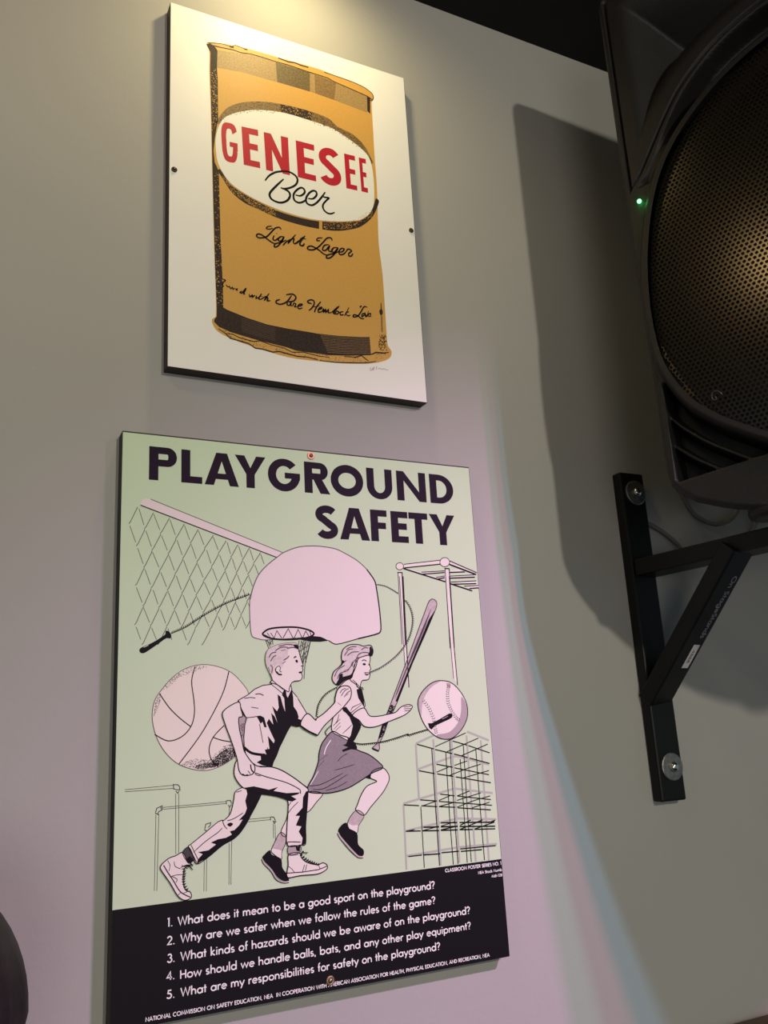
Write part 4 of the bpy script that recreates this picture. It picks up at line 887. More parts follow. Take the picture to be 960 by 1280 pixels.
L|grey_dark|2|0|0|0|0.658|288,339.4 290.1,339.1
L|grey_dark|2|0|0|0|0.657|288.9,337.6 291,337
L|grey_dark|2|0|0|0|0.657|289.7,335.6 291.7,334.8
L|grey_dark|2|0|0|0|0.657|290.2,333.6 292.2,332.7
L|grey_dark|2|0|0|0|0.656|290.7,331.5 292.6,330.6
L|grey_dark|2|0|0|0|0.656|291,329.4 292.8,328.4
L|grey_dark|2|0|0|0|0.655|291.2,327.3 292.9,326.1
L|grey_dark|2|0|0|0|0.654|291.1,325.2 292.7,323.8
L|grey_dark|2|0|0|0|0.654|290.9,323.1 292.3,321.6
L|grey_dark|2|0|0|0|0.653|290.5,320.9 291.9,319.4
L|grey_dark|2|0|0|0|0.652|290,318.8 291.3,317.3
L|grey_dark|2|0|0|0|0.651|289.5,316.7 290.7,315.2
L|grey_dark|2|0|0|0|0.65|288.8,314.7 289.9,313.1
L|grey_dark|2|0|0|0|0.649|288.1,312.6 289.1,311
L|grey_dark|2|0|0|0|0.648|287.2,310.6 288.3,308.9
L|grey_dark|2|0|0|0|0.647|286.3,308.6 287.2,306.9
L|grey_dark|2|0|0|0|0.646|285.3,306.6 286.1,304.9
L|grey_dark|2|0|0|0|0.645|284.2,304.7 284.9,302.9
L|grey_dark|2|0|0|0|0.643|282.9,302.9 283.5,301.1
L|grey_dark|2|0|0|0|0.642|281.6,301.1 282.1,299.2
L|grey_dark|2|0|0|0|0.641|280.2,299.3 280.6,297.4
L|grey_dark|2|0|0|0|0.64|278.7,297.6 279,295.7
L|grey_dark|2|0|0|0|0.638|277.2,295.9 277.4,294.1
L|grey_dark|2|0|0|0|0.637|275.6,294.3 275.8,292.4
L|grey_dark|2|0|0|0|0.636|274,292.8 274.1,290.9
L|grey_dark|2|0|0|0|0.635|272.3,291.2 272.4,289.3
L|grey_dark|2|0|0|0|0.633|270.6,289.8 270.6,287.9
L|grey_dark|2|0|0|0|0.632|268.8,288.3 268.7,286.4
L|grey_dark|2|0|0|0|0.631|267,287 266.8,285.1
L|grey_dark|2|0|0|0|0.629|265.1,285.7 264.9,283.8
L|grey_dark|2|0|0|0|0.628|263.2,284.4 262.9,282.5
L|grey_dark|2|0|0|0|0.627|261.3,283.2 261,281.3
L|grey_dark|2|0|0|0|0.625|259.3,282 259,280.1
L|grey_dark|2|0|0|0|0.624|257.4,280.8 257,279
L|grey_dark|2|0|0|0|0.623|255.4,279.7 255,277.9
L|grey_dark|2|0|0|0|0.622|253.4,278.6 252.9,276.8
L|grey_dark|2|0|0|0|0.62|251.3,277.6 250.7,275.8
L|grey_dark|2|0|0|0|0.619|249.3,276.7 248.6,274.9
L|grey_dark|2|0|0|0|0.618|247.2,275.9 246.4,274.1
L|grey_dark|2|0|0|0|0.616|245,275.1 244.2,273.4
L|grey_dark|2|0|0|0|0.615|242.9,274.4 242.1,272.6
L|grey_dark|2|0|0|0|0.614|240.7,273.6 240,271.9
L|ink|2|1|0|0|0.618|205.1,260.2 192.4,254 184.3,244.2 181.7,233.3
L|ink|2|0|0|0|0.593|204.3,259.9 203.8,258
L|ink|2|0|0|0|0.592|202.3,259 201.8,257.2
L|ink|2|0|0|0|0.59|200.4,258.2 199.8,256.3
L|ink|2|0|0|0|0.589|198.4,257.3 198,255.5
L|ink|2|0|0|0|0.588|196.5,256.4 196.1,254.5
L|ink|2|0|0|0|0.587|194.7,255.4 194.4,253.5
L|ink|2|0|0|0|0.586|192.9,254.3 192.9,252.4
L|ink|2|0|0|0|0.585|191.3,253 191.5,251.1
L|ink|2|0|0|0|0.584|189.8,251.6 190.2,249.8
L|ink|2|0|0|0|0.583|188.4,250.2 188.9,248.3
L|ink|2|0|0|0|0.582|187.2,248.6 187.8,246.8
L|ink|2|0|0|0|0.581|186,247 186.7,245.2
L|ink|2|0|0|0|0.58|184.9,245.3 185.8,243.6
L|ink|2|0|0|0|0.579|184.1,243.6 185.1,241.9
L|ink|2|0|0|0|0.579|183.4,241.8 184.6,240.3
L|ink|2|0|0|0|0.578|182.9,239.9 184.2,238.5
L|ink|2|0|0|0|0.577|182.5,238.1 183.9,236.7
L|ink|2|0|0|0|0.577|182.2,236.2 183.6,234.8
L|ink|2|0|0|0|0.576|181.9,234.3 183.3,232.9

p;basketball_drawing;;5;
F|cream|0|1|74.1,282.6 88.8,280.4 101.1,274.8 111,265.1 116.6,256.1 118.5,241.2 116.1,222.5 110.3,208.9 102.9,201.3 88.4,193.6 73,191.5 54.3,197.3 41.6,208.4 33.5,222.7 30.1,238.4 32,251.8 37.6,260.8 47.9,272.1 59.7,279.5
L|grey_line|2|1|0|1|0.487|74.1,282.6 88.8,280.4 101.1,274.8 111,265.1 116.6,256.1 118.5,241.2 116.1,222.5 110.3,208.9 102.9,201.3 88.4,193.6 73,191.5 54.3,197.3 41.6,208.4 33.5,222.7 30.1,238.4 32,251.8 37.6,260.8 47.9,272.1 59.7,279.5
L|ink|2|1|0|0|0.727|67.5,281.1 64.3,268.3 66.4,250.9 66.7,239.4 63.5,228.7 55.3,220.6 43.8,217.8 32.4,223.8
L|ink|2|1|0|0|0.724|36.2,257.9 44.7,245.8 54.1,236.4 63.5,229
L|ink|2|1|0|0|0.746|98.3,276.1 93.6,259.6 85,242.3 71.8,221 53.2,197.9
L|ink|2|1|0|0|0.731|93.4,228.7 83.7,219.3 79.8,209.3 81.8,200.2 87.8,193.7
L|ink|2|1|0|0|0.74|83.7,218.8 90.9,216.2 99.4,214.3
S|grey_dark|1|700|0.338|21|54.3,197.5 62.4,200.7 70.6,201.9 80,199.7 86,205.6 93.3,210.9 101.8,212.8 103.5,201.8 88.4,194 72.9,192
S|ink|1|900|0.38|22|78.8,195.7 84.8,201.2 90.8,206.5 98.1,209.5 103,208.1 103.5,201.5 96.8,197.1 88.4,194.2
S|ink|1|500|0.307|26|64.8,195 74.1,197.3 83.6,197.8 88.4,196.4 86,193.8 72.9,192.3
S|grey_dark|1|230|0.31|23|37.6,260.8 47.9,272.1 59.7,279.5 74.1,282 79,280.4 66.9,276.5 53.8,272 43.4,262.9
S|grey_line|1|160|0.284|24|31,238.3 33.1,252.9 37.6,259.1 37.1,251.7 33.2,241.6

p;climbing_bars_drawing;;1;
L|grey_line|2|0|0|0|0.4|8.3,180.2 48.7,181
L|grey_line|2|0|0|0|0.4|8.3,178.6 48.8,178.5
L|grey_line|2|0|0|0|0.389|50.7,174 51.1,125.6
L|grey_line|2|0|0|0|0.39|53.4,173.8 53.5,126.4
L|grey_line|2|0|0|0|0.413|40.5,163.7 95.3,164.2
L|grey_line|2|0|0|0|0.413|40.5,162.2 95.3,162.6
L|grey_line|2|0|0|0|0.378|34.2,158.2 33.6,99.1
L|grey_line|2|0|0|0|0.378|36.6,157.9 35.6,98.9
L|grey_line|2|0|0|0|0.411|97.7,159.1 97,151.4
L|grey_line|2|0|0|0|0.399|97.1,129.7 96.6,96.6
L|grey_line|2|0|0|0|0.4|99.4,132.7 98.3,96.4
L|grey_line|2|0|0|0|0.391|75.3,120 74.9,93.8
L|grey_line|2|0|0|0|0.392|77.3,120.3 77,93.6
L|grey_dark|2|0|0|0|0.599|48.7,182.1 49,177.9 50.5,177.8
L|grey_dark|2|0|0|0|0.603|48.7,181.4 52.4,181.2 54.2,179.2 54,176.5
L|grey_dark|2|0|0|0|0.602|50.5,177.3 55,176.7
L|grey_dark|2|0|0|0|0.6|50.8,176.2 52.4,174.2 53.9,176
L|grey_dark|2|0|0|0|0.587|33.5,159.8 36.9,157.9
L|grey_dark|2|0|0|0|0.587|33.9,160.3 34.9,163.4 38.8,164.9
L|grey_dark|2|0|0|0|0.59|39.3,165.5 39.9,161.9
L|grey_dark|2|0|0|0|0.589|38.2,164.7 38.8,161.5
L|grey_dark|2|0|0|0|0.587|35.7,158.6 36.4,160.6 39.4,161.7
L|grey_dark|2|0|0|0|0.619|94.8,165 95.1,162
L|grey_dark|2|0|0|0|0.622|95.3,165 98.9,164.7 99.6,162
L|grey_dark|2|0|0|0|0.62|96.8,161.3 97.9,159 99.2,161.4
L|grey_dark|2|0|0|0|0.603|75.3,142.9 78.2,141.1
L|grey_dark|2|0|0|0|0.605|75.8,143.4 76.7,147.1 80.5,147.9
L|grey_dark|2|0|0|0|0.606|81.1,148.4 80.5,145.7 78.8,144.3
L|grey_line|2|0|0|0|0.424|114.5,147.8 134.9,147.8
L|grey_line|2|0|0|0|0.424|114.5,145.8 134.9,145.9
L|grey_line|2|0|0|0|0.421|137.5,141.9 137.5,130.3
L|grey_line|2|0|0|0|0.422|139.2,141.3 139.2,128.2
L|grey_dark|2|0|0|0|0.636|134.9,148.2 135.2,145.3
L|grey_dark|2|0|0|0|0.638|135.3,148.2 138.2,147.6 139.6,144.7
L|grey_dark|2|0|0|0|0.638|137,144.4 140.3,143.7
L|grey_dark|2|0|0|0|0.637|137.6,143.7 138.6,142.1 139.5,143.5

p;climbing_frame_drawing;;2;
L|frame_light|1|0|0|0|1.606|286.1,203 285.9,152.9
L|frame_light|1|0|0|0|1.537|268.8,148.4 267.8,90.1
L|frame_light|1|0|0|0|1.648|306.2,206.8 305.7,174.8 305.1,90
L|frame_light|1|0|0|0|1.61|327,205.9 326.1,90.1
L|frame_light|1|0|0|0|1.633|345,208.7 344.6,89.3
L|frame_light|1|0|0|0|1.652|361.6,203.1 359.8,88.9
L|frame_light|1|0|0|0|1.676|286.1,203.6 306.5,210.4 328.7,216.8
L|frame_light|1|0|0|0|1.755|346,212.4 371.4,202.6
L|frame_light|1|0|0|0|1.663|268.5,149 326.5,158.7 370.7,151.2
L|frame_light|1|0|0|0|1.643|269.5,124.2 327.6,130.6 372.5,126
L|frame_light|1|0|0|0|1.622|268.7,102 327.4,104.2 370.8,102.9
L|frame_light|1|0|0|0|1.693|286.5,179.4 326.3,189 332.1,189.3 369,179.1
L|ink|2|0|0|0|0.916|287.5,202.9 306.1,197.5
L|ink|2|0|0|0|0.928|307.5,196.9 326.6,192
L|ink|2|0|0|0|0.939|328.7,191.5 344.4,187.1
L|ink|2|0|0|0|0.954|346.6,186.5 369.9,179.9
L|ink|2|0|0|0|0.859|328.3,204 344.8,199.2
L|ink|2|0|0|0|0.872|346.2,198.7 370.9,190.3
L|ink|2|0|0|0|0.764|307.7,199.6 325.5,205.3 344.4,211.2
L|ink|2|0|0|0|0.773|320.9,194.1 343.5,200.8 358.9,205.4
L|ink|2|0|0|0|0.787|336.5,189.1 369.6,199
L|ink|2|0|0|0|0.906|287.8,178 305,174.2
L|ink|2|0|0|0|0.919|307.8,173.7 326.1,170.2
L|ink|2|0|0|0|0.946|328.9,169.5 369.5,161.2
L|ink|2|0|0|0|0.923|307.8,182.9 326.1,178.9
L|ink|2|0|0|0|0.862|328.2,178.2 368,169.1
L|ink|2|0|0|0|0.752|307.2,175.3 321.1,179.2
L|ink|2|0|0|0|0.767|328.4,180.5 343.4,183.9
L|ink|2|0|0|0|0.764|321.9,171.4 342.7,176.7 359.4,179.9
L|ink|2|0|0|0|0.778|337.5,168 368.4,173.1
L|ink|2|0|0|0|0.88|269.1,147.8 285.4,145.8
L|ink|2|0|0|0|0.893|288.1,145.5 305.3,143.3
L|ink|2|0|0|0|0.906|308.1,143.1 325.7,141.1
L|ink|2|0|0|0|0.933|328.5,140.4 366.8,135.4
L|ink|2|0|0|0|0.896|287.1,151 305.7,148.5
L|ink|2|0|0|0|0.851|307.8,148 368.7,139.6
L|ink|2|0|0|0|0.828|309.8,154.6 325.9,151.9
L|ink|2|0|0|0|0.853|328.8,151.5 367.8,145.1
L|ink|2|0|0|0|0.732|288.8,145.2 305,148.6
L|ink|2|0|0|0|0.743|307.9,148.9 321.7,152.6
L|ink|2|0|0|0|0.757|328.8,151.5 343.6,155.1
L|ink|2|0|0|0|0.743|307.4,143.2 325.4,145.9
L|ink|2|0|0|0|0.764|328.4,147.4 356.6,152.4
L|ink|2|0|0|0|0.757|327.8,141 348.6,145.9 367.4,148.7
L|ink|2|0|0|0|0.766|345,139.1 366.1,142.8
L|ink|2|0|0|0|0.95|269.5,123.9 285.7,122.8
L|ink|2|0|0|0|1.045|287.7,122.7 305.6,121.3
L|ink|2|0|0|0|1.062|307.7,121.3 326.7,120.1
L|ink|2|0|0|0|1.075|328.8,120.1 343.8,118.9
L|ink|2|0|0|0|1.012|346,118.8 370.1,117.2
L|ink|2|0|0|0|1.127|288.7,125.8 305.9,124.7
L|ink|2|0|0|0|1.145|308,124.5 326.9,123.3
L|ink|2|0|0|0|1.098|329.1,122.9 370.4,119.6
L|ink|2|0|0|0|1.065|308.3,128.2 326.6,126.8
L|ink|2|0|0|0|1.1|329.4,126.6 370,123.5
L|ink|2|0|0|0|0.709|269.5,123.9 279,124.7
L|ink|2|0|0|0|0.725|288.4,123 305.9,125.2
L|ink|2|0|0|0|0.736|308,125 323.8,127.8
L|ink|2|0|0|0|0.982|307.7,121.6 327,123.7
L|ink|2|0|0|0|0.913|329.9,124 342.5,127.9
L|ink|2|0|0|0|0.922|329.5,120.3 355.5,126.5
L|ink|2|0|0|0|0.922|347.3,124.8 356.3,126.8
L|ink|2|0|0|0|0.932|362.6,123.5 371,125.2
L|ink|2|0|0|0|0.846|346,119.1 370,123.5
L|ink|2|0|0|0|0.862|270.6,101.3 285.4,101.2
L|ink|2|0|0|0|1.034|287.5,101.1 305.3,100.3
L|ink|2|0|0|0|0.971|306.7,101.1 326.3,100.5
L|ink|2|0|0|0|0.991|328.4,100.1 352.8,99.4
L|ink|2|0|0|0|0.921|327.9,102.4 369.2,101.5
L|ink|2|0|0|0|0.811|303.7,197.6 303.6,143.5 303.7,89.6
L|ink|2|0|0|0|0.702|287.3,144.7 287,89.7
L|ink|2|0|0|0|0.741|324.8,204.8 324.2,140.7 324.3,89.2
L|ink|2|0|0|0|0.735|319.4,193.6 318.6,134.2 319,89.1
L|ink|2|0|0|0|0.743|335.5,186.1 335.3,128.2 334.8,89.2
L|ink|2|0|0|0|0.747|340.4,199.2 339.3,132.5 339.5,89.3
L|ink|2|0|0|0|0.757|354.8,194.8 354.5,138.3 354.7,89.4

p;ladder_drawing;;1;
F|flesh|0|0|277.8,374 282.5,374.2 281.8,296.4 277.9,296.4
F|flesh|0|0|285.4,382.7 329,388.9 328.6,384.6 285.1,378.8
F|flesh|0|0|334.4,379.8 339.4,380 338.1,296.3 333.3,296.3
F|flesh|0|0|340.4,388.7 373.7,377 372.6,375 340.1,384.8
F|flesh|0|0|285.1,378.8 305.3,375.1 324.2,370.1 333.6,366.9 333.5,365.4 320.8,368.6 306.7,372.3
F|flesh|0|0|305.3,375.1 334.6,377.6 334.4,375.9 306.8,373
F|flesh|0|0|339.5,377.8 351.2,379.4 357.7,377.4 339.4,376.1
F|flesh|0|0|322.6,370.1 334.1,372.2 334,370.7 324,368.4
F|flesh|0|0|339,372.1 370,373.9 370.7,372.1 338.8,369.9
F|flesh|0|0|340.1,366.1 372,368.2 371.7,365.3 343.2,363.6
F|flesh|0|0|356.3,362.3 374.9,363.2 374.7,361 362.8,360.2
F|flesh|1|1|284.6,380.6 284.1,378.9 282.8,377.6 281,376.8 279,376.7 277.4,377.4 276.2,378.6 275.9,380.2 276.4,381.9 277.7,383.2 279.5,384 281.5,384.1 283.2,383.4 284.3,382.2
L|ink|2|1|0|1|0.618|284.6,380.6 284.1,378.9 282.8,377.6 281,376.8 279,376.7 277.4,377.4 276.2,378.6 275.9,380.2 276.4,381.9 277.7,383.2 279.5,384 281.5,384.1 283.2,383.4 284.3,382.2
F|flesh|1|1|340.5,387.2 339.7,385.1 337.9,383.3 335.4,382.2 332.8,382.1 330.5,383 329,384.6 328.6,386.7 329.4,388.9 331.2,390.7 333.6,391.8 336.3,391.9 338.6,391 340.1,389.4
L|ink|2|1|0|1|0.645|340.5,387.2 339.7,385.1 337.9,383.3 335.4,382.2 332.8,382.1 330.5,383 329,384.6 328.6,386.7 329.4,388.9 331.2,390.7 333.6,391.8 336.3,391.9 338.6,391 340.1,389.4
F|flesh|0|0|279.1,369.9 283.4,370 282.1,303.4 282.4,258.2 281.3,257.8 279.3,277.5 279.1,325.2
F|flesh|0|0|334.3,371.9 338.8,372.1 338.1,303.5 338.9,259.3 334.8,265.9 333.9,321.5
L|ink|2|0|0|0|0.598|277.8,374 277.5,300.4
L|ink|2|0|0|0|0.942|282.5,374.2 281.3,300.4
L|ink|2|0|0|0|0.645|285.4,382.7 329,388.9
L|ink|2|0|0|0|1.012|285.1,378.8 328.6,384.6
L|ink|2|0|0|0|0.622|334.4,379.8 333.3,296.3
L|ink|2|0|0|0|0.892|339.4,380 338.4,296.3
L|ink|2|0|0|0|0.947|340.4,388.7 373.7,377
L|ink|2|0|0|0|1.513|340.1,384.8 372.6,375
L|ink|2|0|0|0|1.282|284.3,378.2 333.6,365.9
L|ink|2|0|0|0|1.308|339.1,364.1 365.9,357.1
L|ink|2|0|0|0|0.886|277,373.7 282.9,373.9
L|ink|2|0|0|0|1.111|333.5,380.2 339.7,380.1
L|ink|2|0|0|0|0.737|305.3,375.1 333.7,377.6
L|ink|2|0|0|0|1.012|305.2,372.9 333.6,375.9
L|ink|2|0|0|0|1.125|339.4,376.1 358.5,377.4
L|ink|2|0|0|0|0.735|322.6,370.1 333.3,372.1
L|ink|2|0|0|0|1.101|323.2,368.1 333.1,370.4
L|ink|2|0|0|0|1.226|338.8,369.9 370.7,372.1
L|ink|2|0|0|0|0.755|339,372.1 370.1,374.6
L|ink|2|0|0|0|0.848|340.1,365.7 372,368.2
L|ink|2|0|0|0|1.129|340.7,363.5 371.7,365.1
L|ink|2|0|0|0|0.754|356.3,361.9 374.9,363.2
L|ink|2|0|0|0|1.129|362.7,359.6 374.6,360.6
L|ink|2|0|0|0|0.519|279.1,369.9 279.1,325.2 279.3,277.5
L|ink|2|0|0|0|0.858|283.4,370 282.6,303.4 282.3,257.8
L|ink|2|0|0|0|0.539|334.3,371.9 333.9,321.5 334.8,265.5
L|ink|2|0|0|0|0.805|338.8,372.1 338.1,303.5 338.9,258.9

p;bat_drawing;;3;
F|grey_light|0|0|318.8,346.6 315.7,347.4 312.5,345.5 310.1,341.4 301.1,323.3 289.2,299 272.1,264.8 259.6,239.9 250.2,221.8 248.4,217.2 244.7,207.5 243.3,205.4 238.4,201.9 239.3,200.5 244.8,198.3 246.3,201 246.1,205.3 252.1,214.8 256.5,224.5 268.3,243.9 288,281.7 305.2,311.2 319.6,337.1 321.2,341.6 321,344.8
F|ink|1|0|259.6,239.9 262.1,241.9 264.4,239.8 266.8,240.2 256.5,224.5 252.1,214.8 249.3,211.7 245.5,209.7 248.4,217.2
S|grey_light|2|60|0.492|31|259.6,239.9 266.8,240.2 252.1,214.8 246.7,209.6
F|ink|1|0|319.6,337.1 305.2,311.2 288,281.7 268.3,243.9 266.4,244.9 282.6,275.3 296.9,301.2 310.2,325.7
F|grey_dark|1|0|315.1,339.2 305.8,318.9 294,296.8 280,273.2 268.8,252.2 265.6,248.1 271.8,260.6 288.7,292.5 303.3,318.9
L|ink|2|0|0|1|0.633|318.8,346.6 315.7,347.4 312.5,345.5 310.1,341.4 301.1,323.3 289.2,299 272.1,264.8 259.6,239.9 250.2,221.8 248.4,217.2 244.7,207.5 243.3,205.4 238.4,201.9 239.3,200.5 244.8,198.3 246.3,201 246.1,205.3 252.1,214.8 256.5,224.5 268.3,243.9 288,281.7 305.2,311.2 319.6,337.1 321.2,341.6 321,344.8
L|ink|2|0|0|0|1.271|238.4,201.6 244.8,198.7

p;baseball_drawing;;6;
F|flesh|0|1|319.6,263.8 331.8,261.3 342.1,251.7 348,239.8 347.9,228.2 343.3,219.1 335.7,211.4 325.6,206.2 312.3,207.9 300.9,216.3 294.4,226.7 291.3,238.1 292.6,247.1 300,256.1 309.9,262.2
F|grey_light|1|1|292.6,247.1 300,256.1 309.9,262.2 319.6,263.6 308.2,257.6 300.1,249.2 296.1,240.2 293.9,228.9 291.6,238
F|grey_mid|1|1|342.4,247 347.6,238.7 347.6,228.2 343.3,219.1 334.3,210.9 325.7,206.4 309.7,208.9 311.2,211.1 324.9,212.8 335.9,221.7 340.7,233.1
F|grey_mid|1|0|325.6,261.4 330.6,260.7 330.3,256.6 326.6,256.7
L|ink|2|1|0|1|0.764|319.6,263.8 331.8,261.3 342.1,251.7 348,239.8 347.9,228.2 343.3,219.1 335.7,211.4 325.6,206.2 312.3,207.9 300.9,216.3 294.4,226.7 291.3,238.1 292.6,247.1 300,256.1 309.9,262.2
L|grey_dark|2|0|0|0|0.522|330,258.7 328.1,257.8
L|grey_dark|2|0|0|0|0.522|326.3,259.3 327.6,257.9
L|grey_dark|2|0|0|0|0.521|329.5,256.7 327.6,255.7
L|grey_dark|2|0|0|0|0.521|325.8,257.2 327.1,255.8
L|grey_dark|2|0|0|0|0.521|329,254.7 327.1,253.7
L|grey_dark|2|0|0|0|0.521|325.3,255.2 326.5,253.8
L|grey_dark|2|0|0|0|0.52|328.4,252.6 326.6,251.7
L|grey_dark|2|0|0|0|0.52|324.8,253.2 326,251.8
L|grey_dark|2|0|0|0|0.52|328,250.9 326.4,249.7
L|grey_dark|2|0|0|0|0.519|324.2,250.8 325.8,249.7
L|grey_dark|2|0|0|0|0.519|327.9,248.6 326.3,247.4
L|grey_dark|2|0|0|0|0.519|324.2,248.5 325.8,247.4
L|grey_dark|2|0|0|0|0.519|327.9,246.3 326.3,245.1
L|grey_dark|2|0|0|0|0.518|324.1,246.2 325.7,245.1
L|grey_dark|2|0|0|0|0.518|327.9,244 326.3,242.8
L|grey_dark|2|0|0|0|0.518|324.1,243.9 325.7,242.7
L|grey_dark|2|0|0|0|0.518|327.8,242.2 326.7,240.6
L|grey_dark|2|0|0|0|0.517|324.2,241 326.2,240.4
L|grey_dark|2|0|0|0|0.518|328.6,240.1 327.6,238.6
L|grey_dark|2|0|0|0|0.517|325.1,239 327,238.4
L|grey_dark|2|0|0|0|0.517|329.5,238.1 328.4,236.5
L|grey_dark|2|0|0|0|0.517|325.9,236.9 327.9,236.3
L|grey_dark|2|0|0|0|0.517|330.3,236.1 329.3,234.5
L|grey_dark|2|0|0|0|0.517|326.8,234.9 328.7,234.3
L|grey_dark|2|0|0|0|0.517|331,234.3 330.3,232.6
L|grey_dark|2|0|0|0|0.517|327.8,232.6 329.8,232.3
L|grey_dark|2|0|0|0|0.517|332.2,232.5 331.6,230.8
L|grey_dark|2|0|0|0|0.517|329,230.8 331.1,230.5
L|grey_dark|2|0|0|0|0.517|333.5,230.7 332.8,229
L|grey_dark|2|0|0|0|0.517|330.2,229.1 332.3,228.8
L|grey_dark|2|0|0|0|0.517|334.7,228.9 334,227.2
L|grey_dark|2|0|0|0|0.517|331.4,227.3 333.5,227
L|grey_dark|2|0|0|0|0.518|335.5,227.6 335.5,225.8
L|grey_dark|2|0|0|0|0.517|333,225.2 335.1,225.4
L|grey_dark|2|0|0|0|0.518|336.8,226.7 336.8,224.9
L|grey_dark|2|0|0|0|0.518|334.3,224.2 336.4,224.5
L|grey_dark|2|0|0|0|0.518|338.1,225.8 338.1,224
L|grey_dark|2|0|0|0|0.518|335.6,223.3 337.8,223.6
L|grey_dark|2|0|0|0|0.507|299.4,245.6 298.8,243.8
L|grey_dark|2|0|0|0|0.507|296.2,243.8 298.3,243.6
L|grey_dark|2|0|0|0|0.508|300.9,243.5 300.3,241.8
L|grey_dark|2|0|0|0|0.507|297.8,241.8 299.8,241.5
L|grey_dark|2|0|0|0|0.508|302.4,241.5 301.8,239.8
L|grey_dark|2|0|0|0|0.507|299.3,239.7 301.3,239.5
L|grey_dark|2|0|0|0|0.508|303.9,239.4 303.3,237.7
L|grey_dark|2|0|0|0|0.508|300.8,237.7 302.8,237.5
L|grey_dark|2|0|0|0|0.508|305.6,237.1 304.6,235.5
L|grey_dark|2|0|0|0|0.508|302.1,236 304.1,235.3
L|grey_dark|2|0|0|0|0.508|306.6,234.8 305.6,233.2
L|grey_dark|2|0|0|0|0.507|303.1,233.7 305.1,233.1
L|grey_dark|2|0|0|0|0.508|307.6,232.5 306.6,230.9
L|grey_dark|2|0|0|0|0.507|304.1,231.3 306,230.7
L|grey_dark|2|0|0|0|0.507|308.6,230.2 307.6,228.6
L|grey_dark|2|0|0|0|0.507|305.1,229 307,228.4
L|grey_dark|2|0|0|0|0.507|309.6,227.5 308.2,226.2
L|grey_dark|2|0|0|0|0.507|306,227.1 307.7,226.1
L|grey_dark|2|0|0|0|0.507|309.9,224.9 308.5,223.6
L|grey_dark|2|0|0|0|0.506|306.3,224.6 308,223.6
L|grey_dark|2|0|0|0|0.506|310.2,222.4 308.8,221.1
L|grey_dark|2|0|0|0|0.506|306.6,222 308.3,221
L|grey_dark|2|0|0|0|0.506|310.5,219.8 309.1,218.5
L|grey_dark|2|0|0|0|0.505|306.9,219.4 308.6,218.4
L|grey_dark|2|0|0|0|0.505|310.8,217.3 309.5,216
L|grey_dark|2|0|0|0|0.505|307.2,216.8 308.9,215.9
L|grey_dark|2|0|0|0|0.505|311.2,215.5 309.9,214.1
L|grey_dark|2|0|0|0|0.505|307.6,214.9 309.3,214
L|grey_dark|2|0|0|0|0.505|311.5,213.6 310.2,212.3
L|grey_dark|2|0|0|0|0.504|307.9,213.1 309.7,212.2
F|ink|3|0|301.1,222.4 305.4,222.3 313.7,225.4 326.4,231 329.2,230.9 330.1,229 329.5,227.1 325.9,225.3 309.2,219.7 304.6,216.1 302.4,217.9
L|grey_light|4|0|1|0|0.6|317.8,225.8 324.8,228.4

p;front_rope_drawing;;9;
L|ink|2|1|0|0|0.648|220,207.6 227.3,206.2 238.4,206.5 249.7,207.3 263.8,209.9 278.2,213.2 277,211.7 284.9,213.6 301,216.8
L|ink|2|0|0|0|0.587|220.8,207.4 221.7,205.7
L|ink|2|0|0|0|0.588|222.9,206.9 223.8,205.2
L|ink|2|0|0|0|0.589|225.1,206.5 226.1,204.8
L|ink|2|0|0|0|0.59|227.2,206.2 228.5,204.7
L|ink|2|0|0|0|0.591|229.4,206.2 230.8,204.7
L|ink|2|0|0|0|0.592|231.6,206.2 233,204.8
L|ink|2|0|0|0|0.593|233.8,206.3 235.3,204.9
L|ink|2|0|0|0|0.594|236,206.4 237.5,205
L|ink|2|0|0|0|0.595|238.2,206.5 239.7,205.1
L|ink|2|0|0|0|0.596|240.4,206.6 241.9,205.2
L|ink|2|0|0|0|0.597|242.6,206.7 244.1,205.3
L|ink|2|0|0|0|0.598|244.8,206.8 246.3,205.4
L|ink|2|0|0|0|0.599|247.1,207 248.6,205.7
L|ink|2|0|0|0|0.601|249.3,207.2 250.9,206
L|ink|2|0|0|0|0.602|251.5,207.6 253.2,206.3
L|ink|2|0|0|0|0.603|253.7,207.9 255.4,206.7
L|ink|2|0|0|0|0.604|255.9,208.3 257.6,207.1
L|ink|2|0|0|0|0.605|258.1,208.8 259.8,207.6
L|ink|2|0|0|0|0.607|260.3,209.2 262.1,208
L|ink|2|0|0|0|0.608|262.5,209.7 264.3,208.5
L|ink|2|0|0|0|0.609|264.7,210.1 266.5,209
L|ink|2|0|0|0|0.61|266.9,210.6 268.7,209.5
L|ink|2|0|0|0|0.611|269.1,211.1 270.9,210
L|ink|2|0|0|0|0.613|271.3,211.7 273.2,210.5
L|ink|2|0|0|0|0.614|273.6,212.2 275.4,211
L|ink|2|0|0|0|0.615|275.8,212.7 277.6,211.5
L|ink|2|0|0|0|0.616|278,213.1 279.2,211.5
L|ink|2|0|0|0|0.614|277.6,212.3 275.4,212.8
L|ink|2|0|0|0|0.616|278,211.9 279.9,210.8
L|ink|2|0|0|0|0.617|280.3,212.5 282.1,211.4
L|ink|2|0|0|0|0.618|282.5,213 284.3,211.9
L|ink|2|0|0|0|0.619|284.7,213.5 286.5,212.4
L|ink|2|0|0|0|0.621|287,214 288.8,212.8
L|ink|2|0|0|0|0.622|289.3,214.5 291.1,213.3
L|ink|2|0|0|0|0.623|291.6,214.9 293.4,213.7
L|ink|2|0|0|0|0.624|293.9,215.4 295.6,214.2
L|ink|2|0|0|0|0.626|296.1,215.9 297.9,214.7
L|ink|2|0|0|0|0.627|298.4,216.3 300.3,215.1
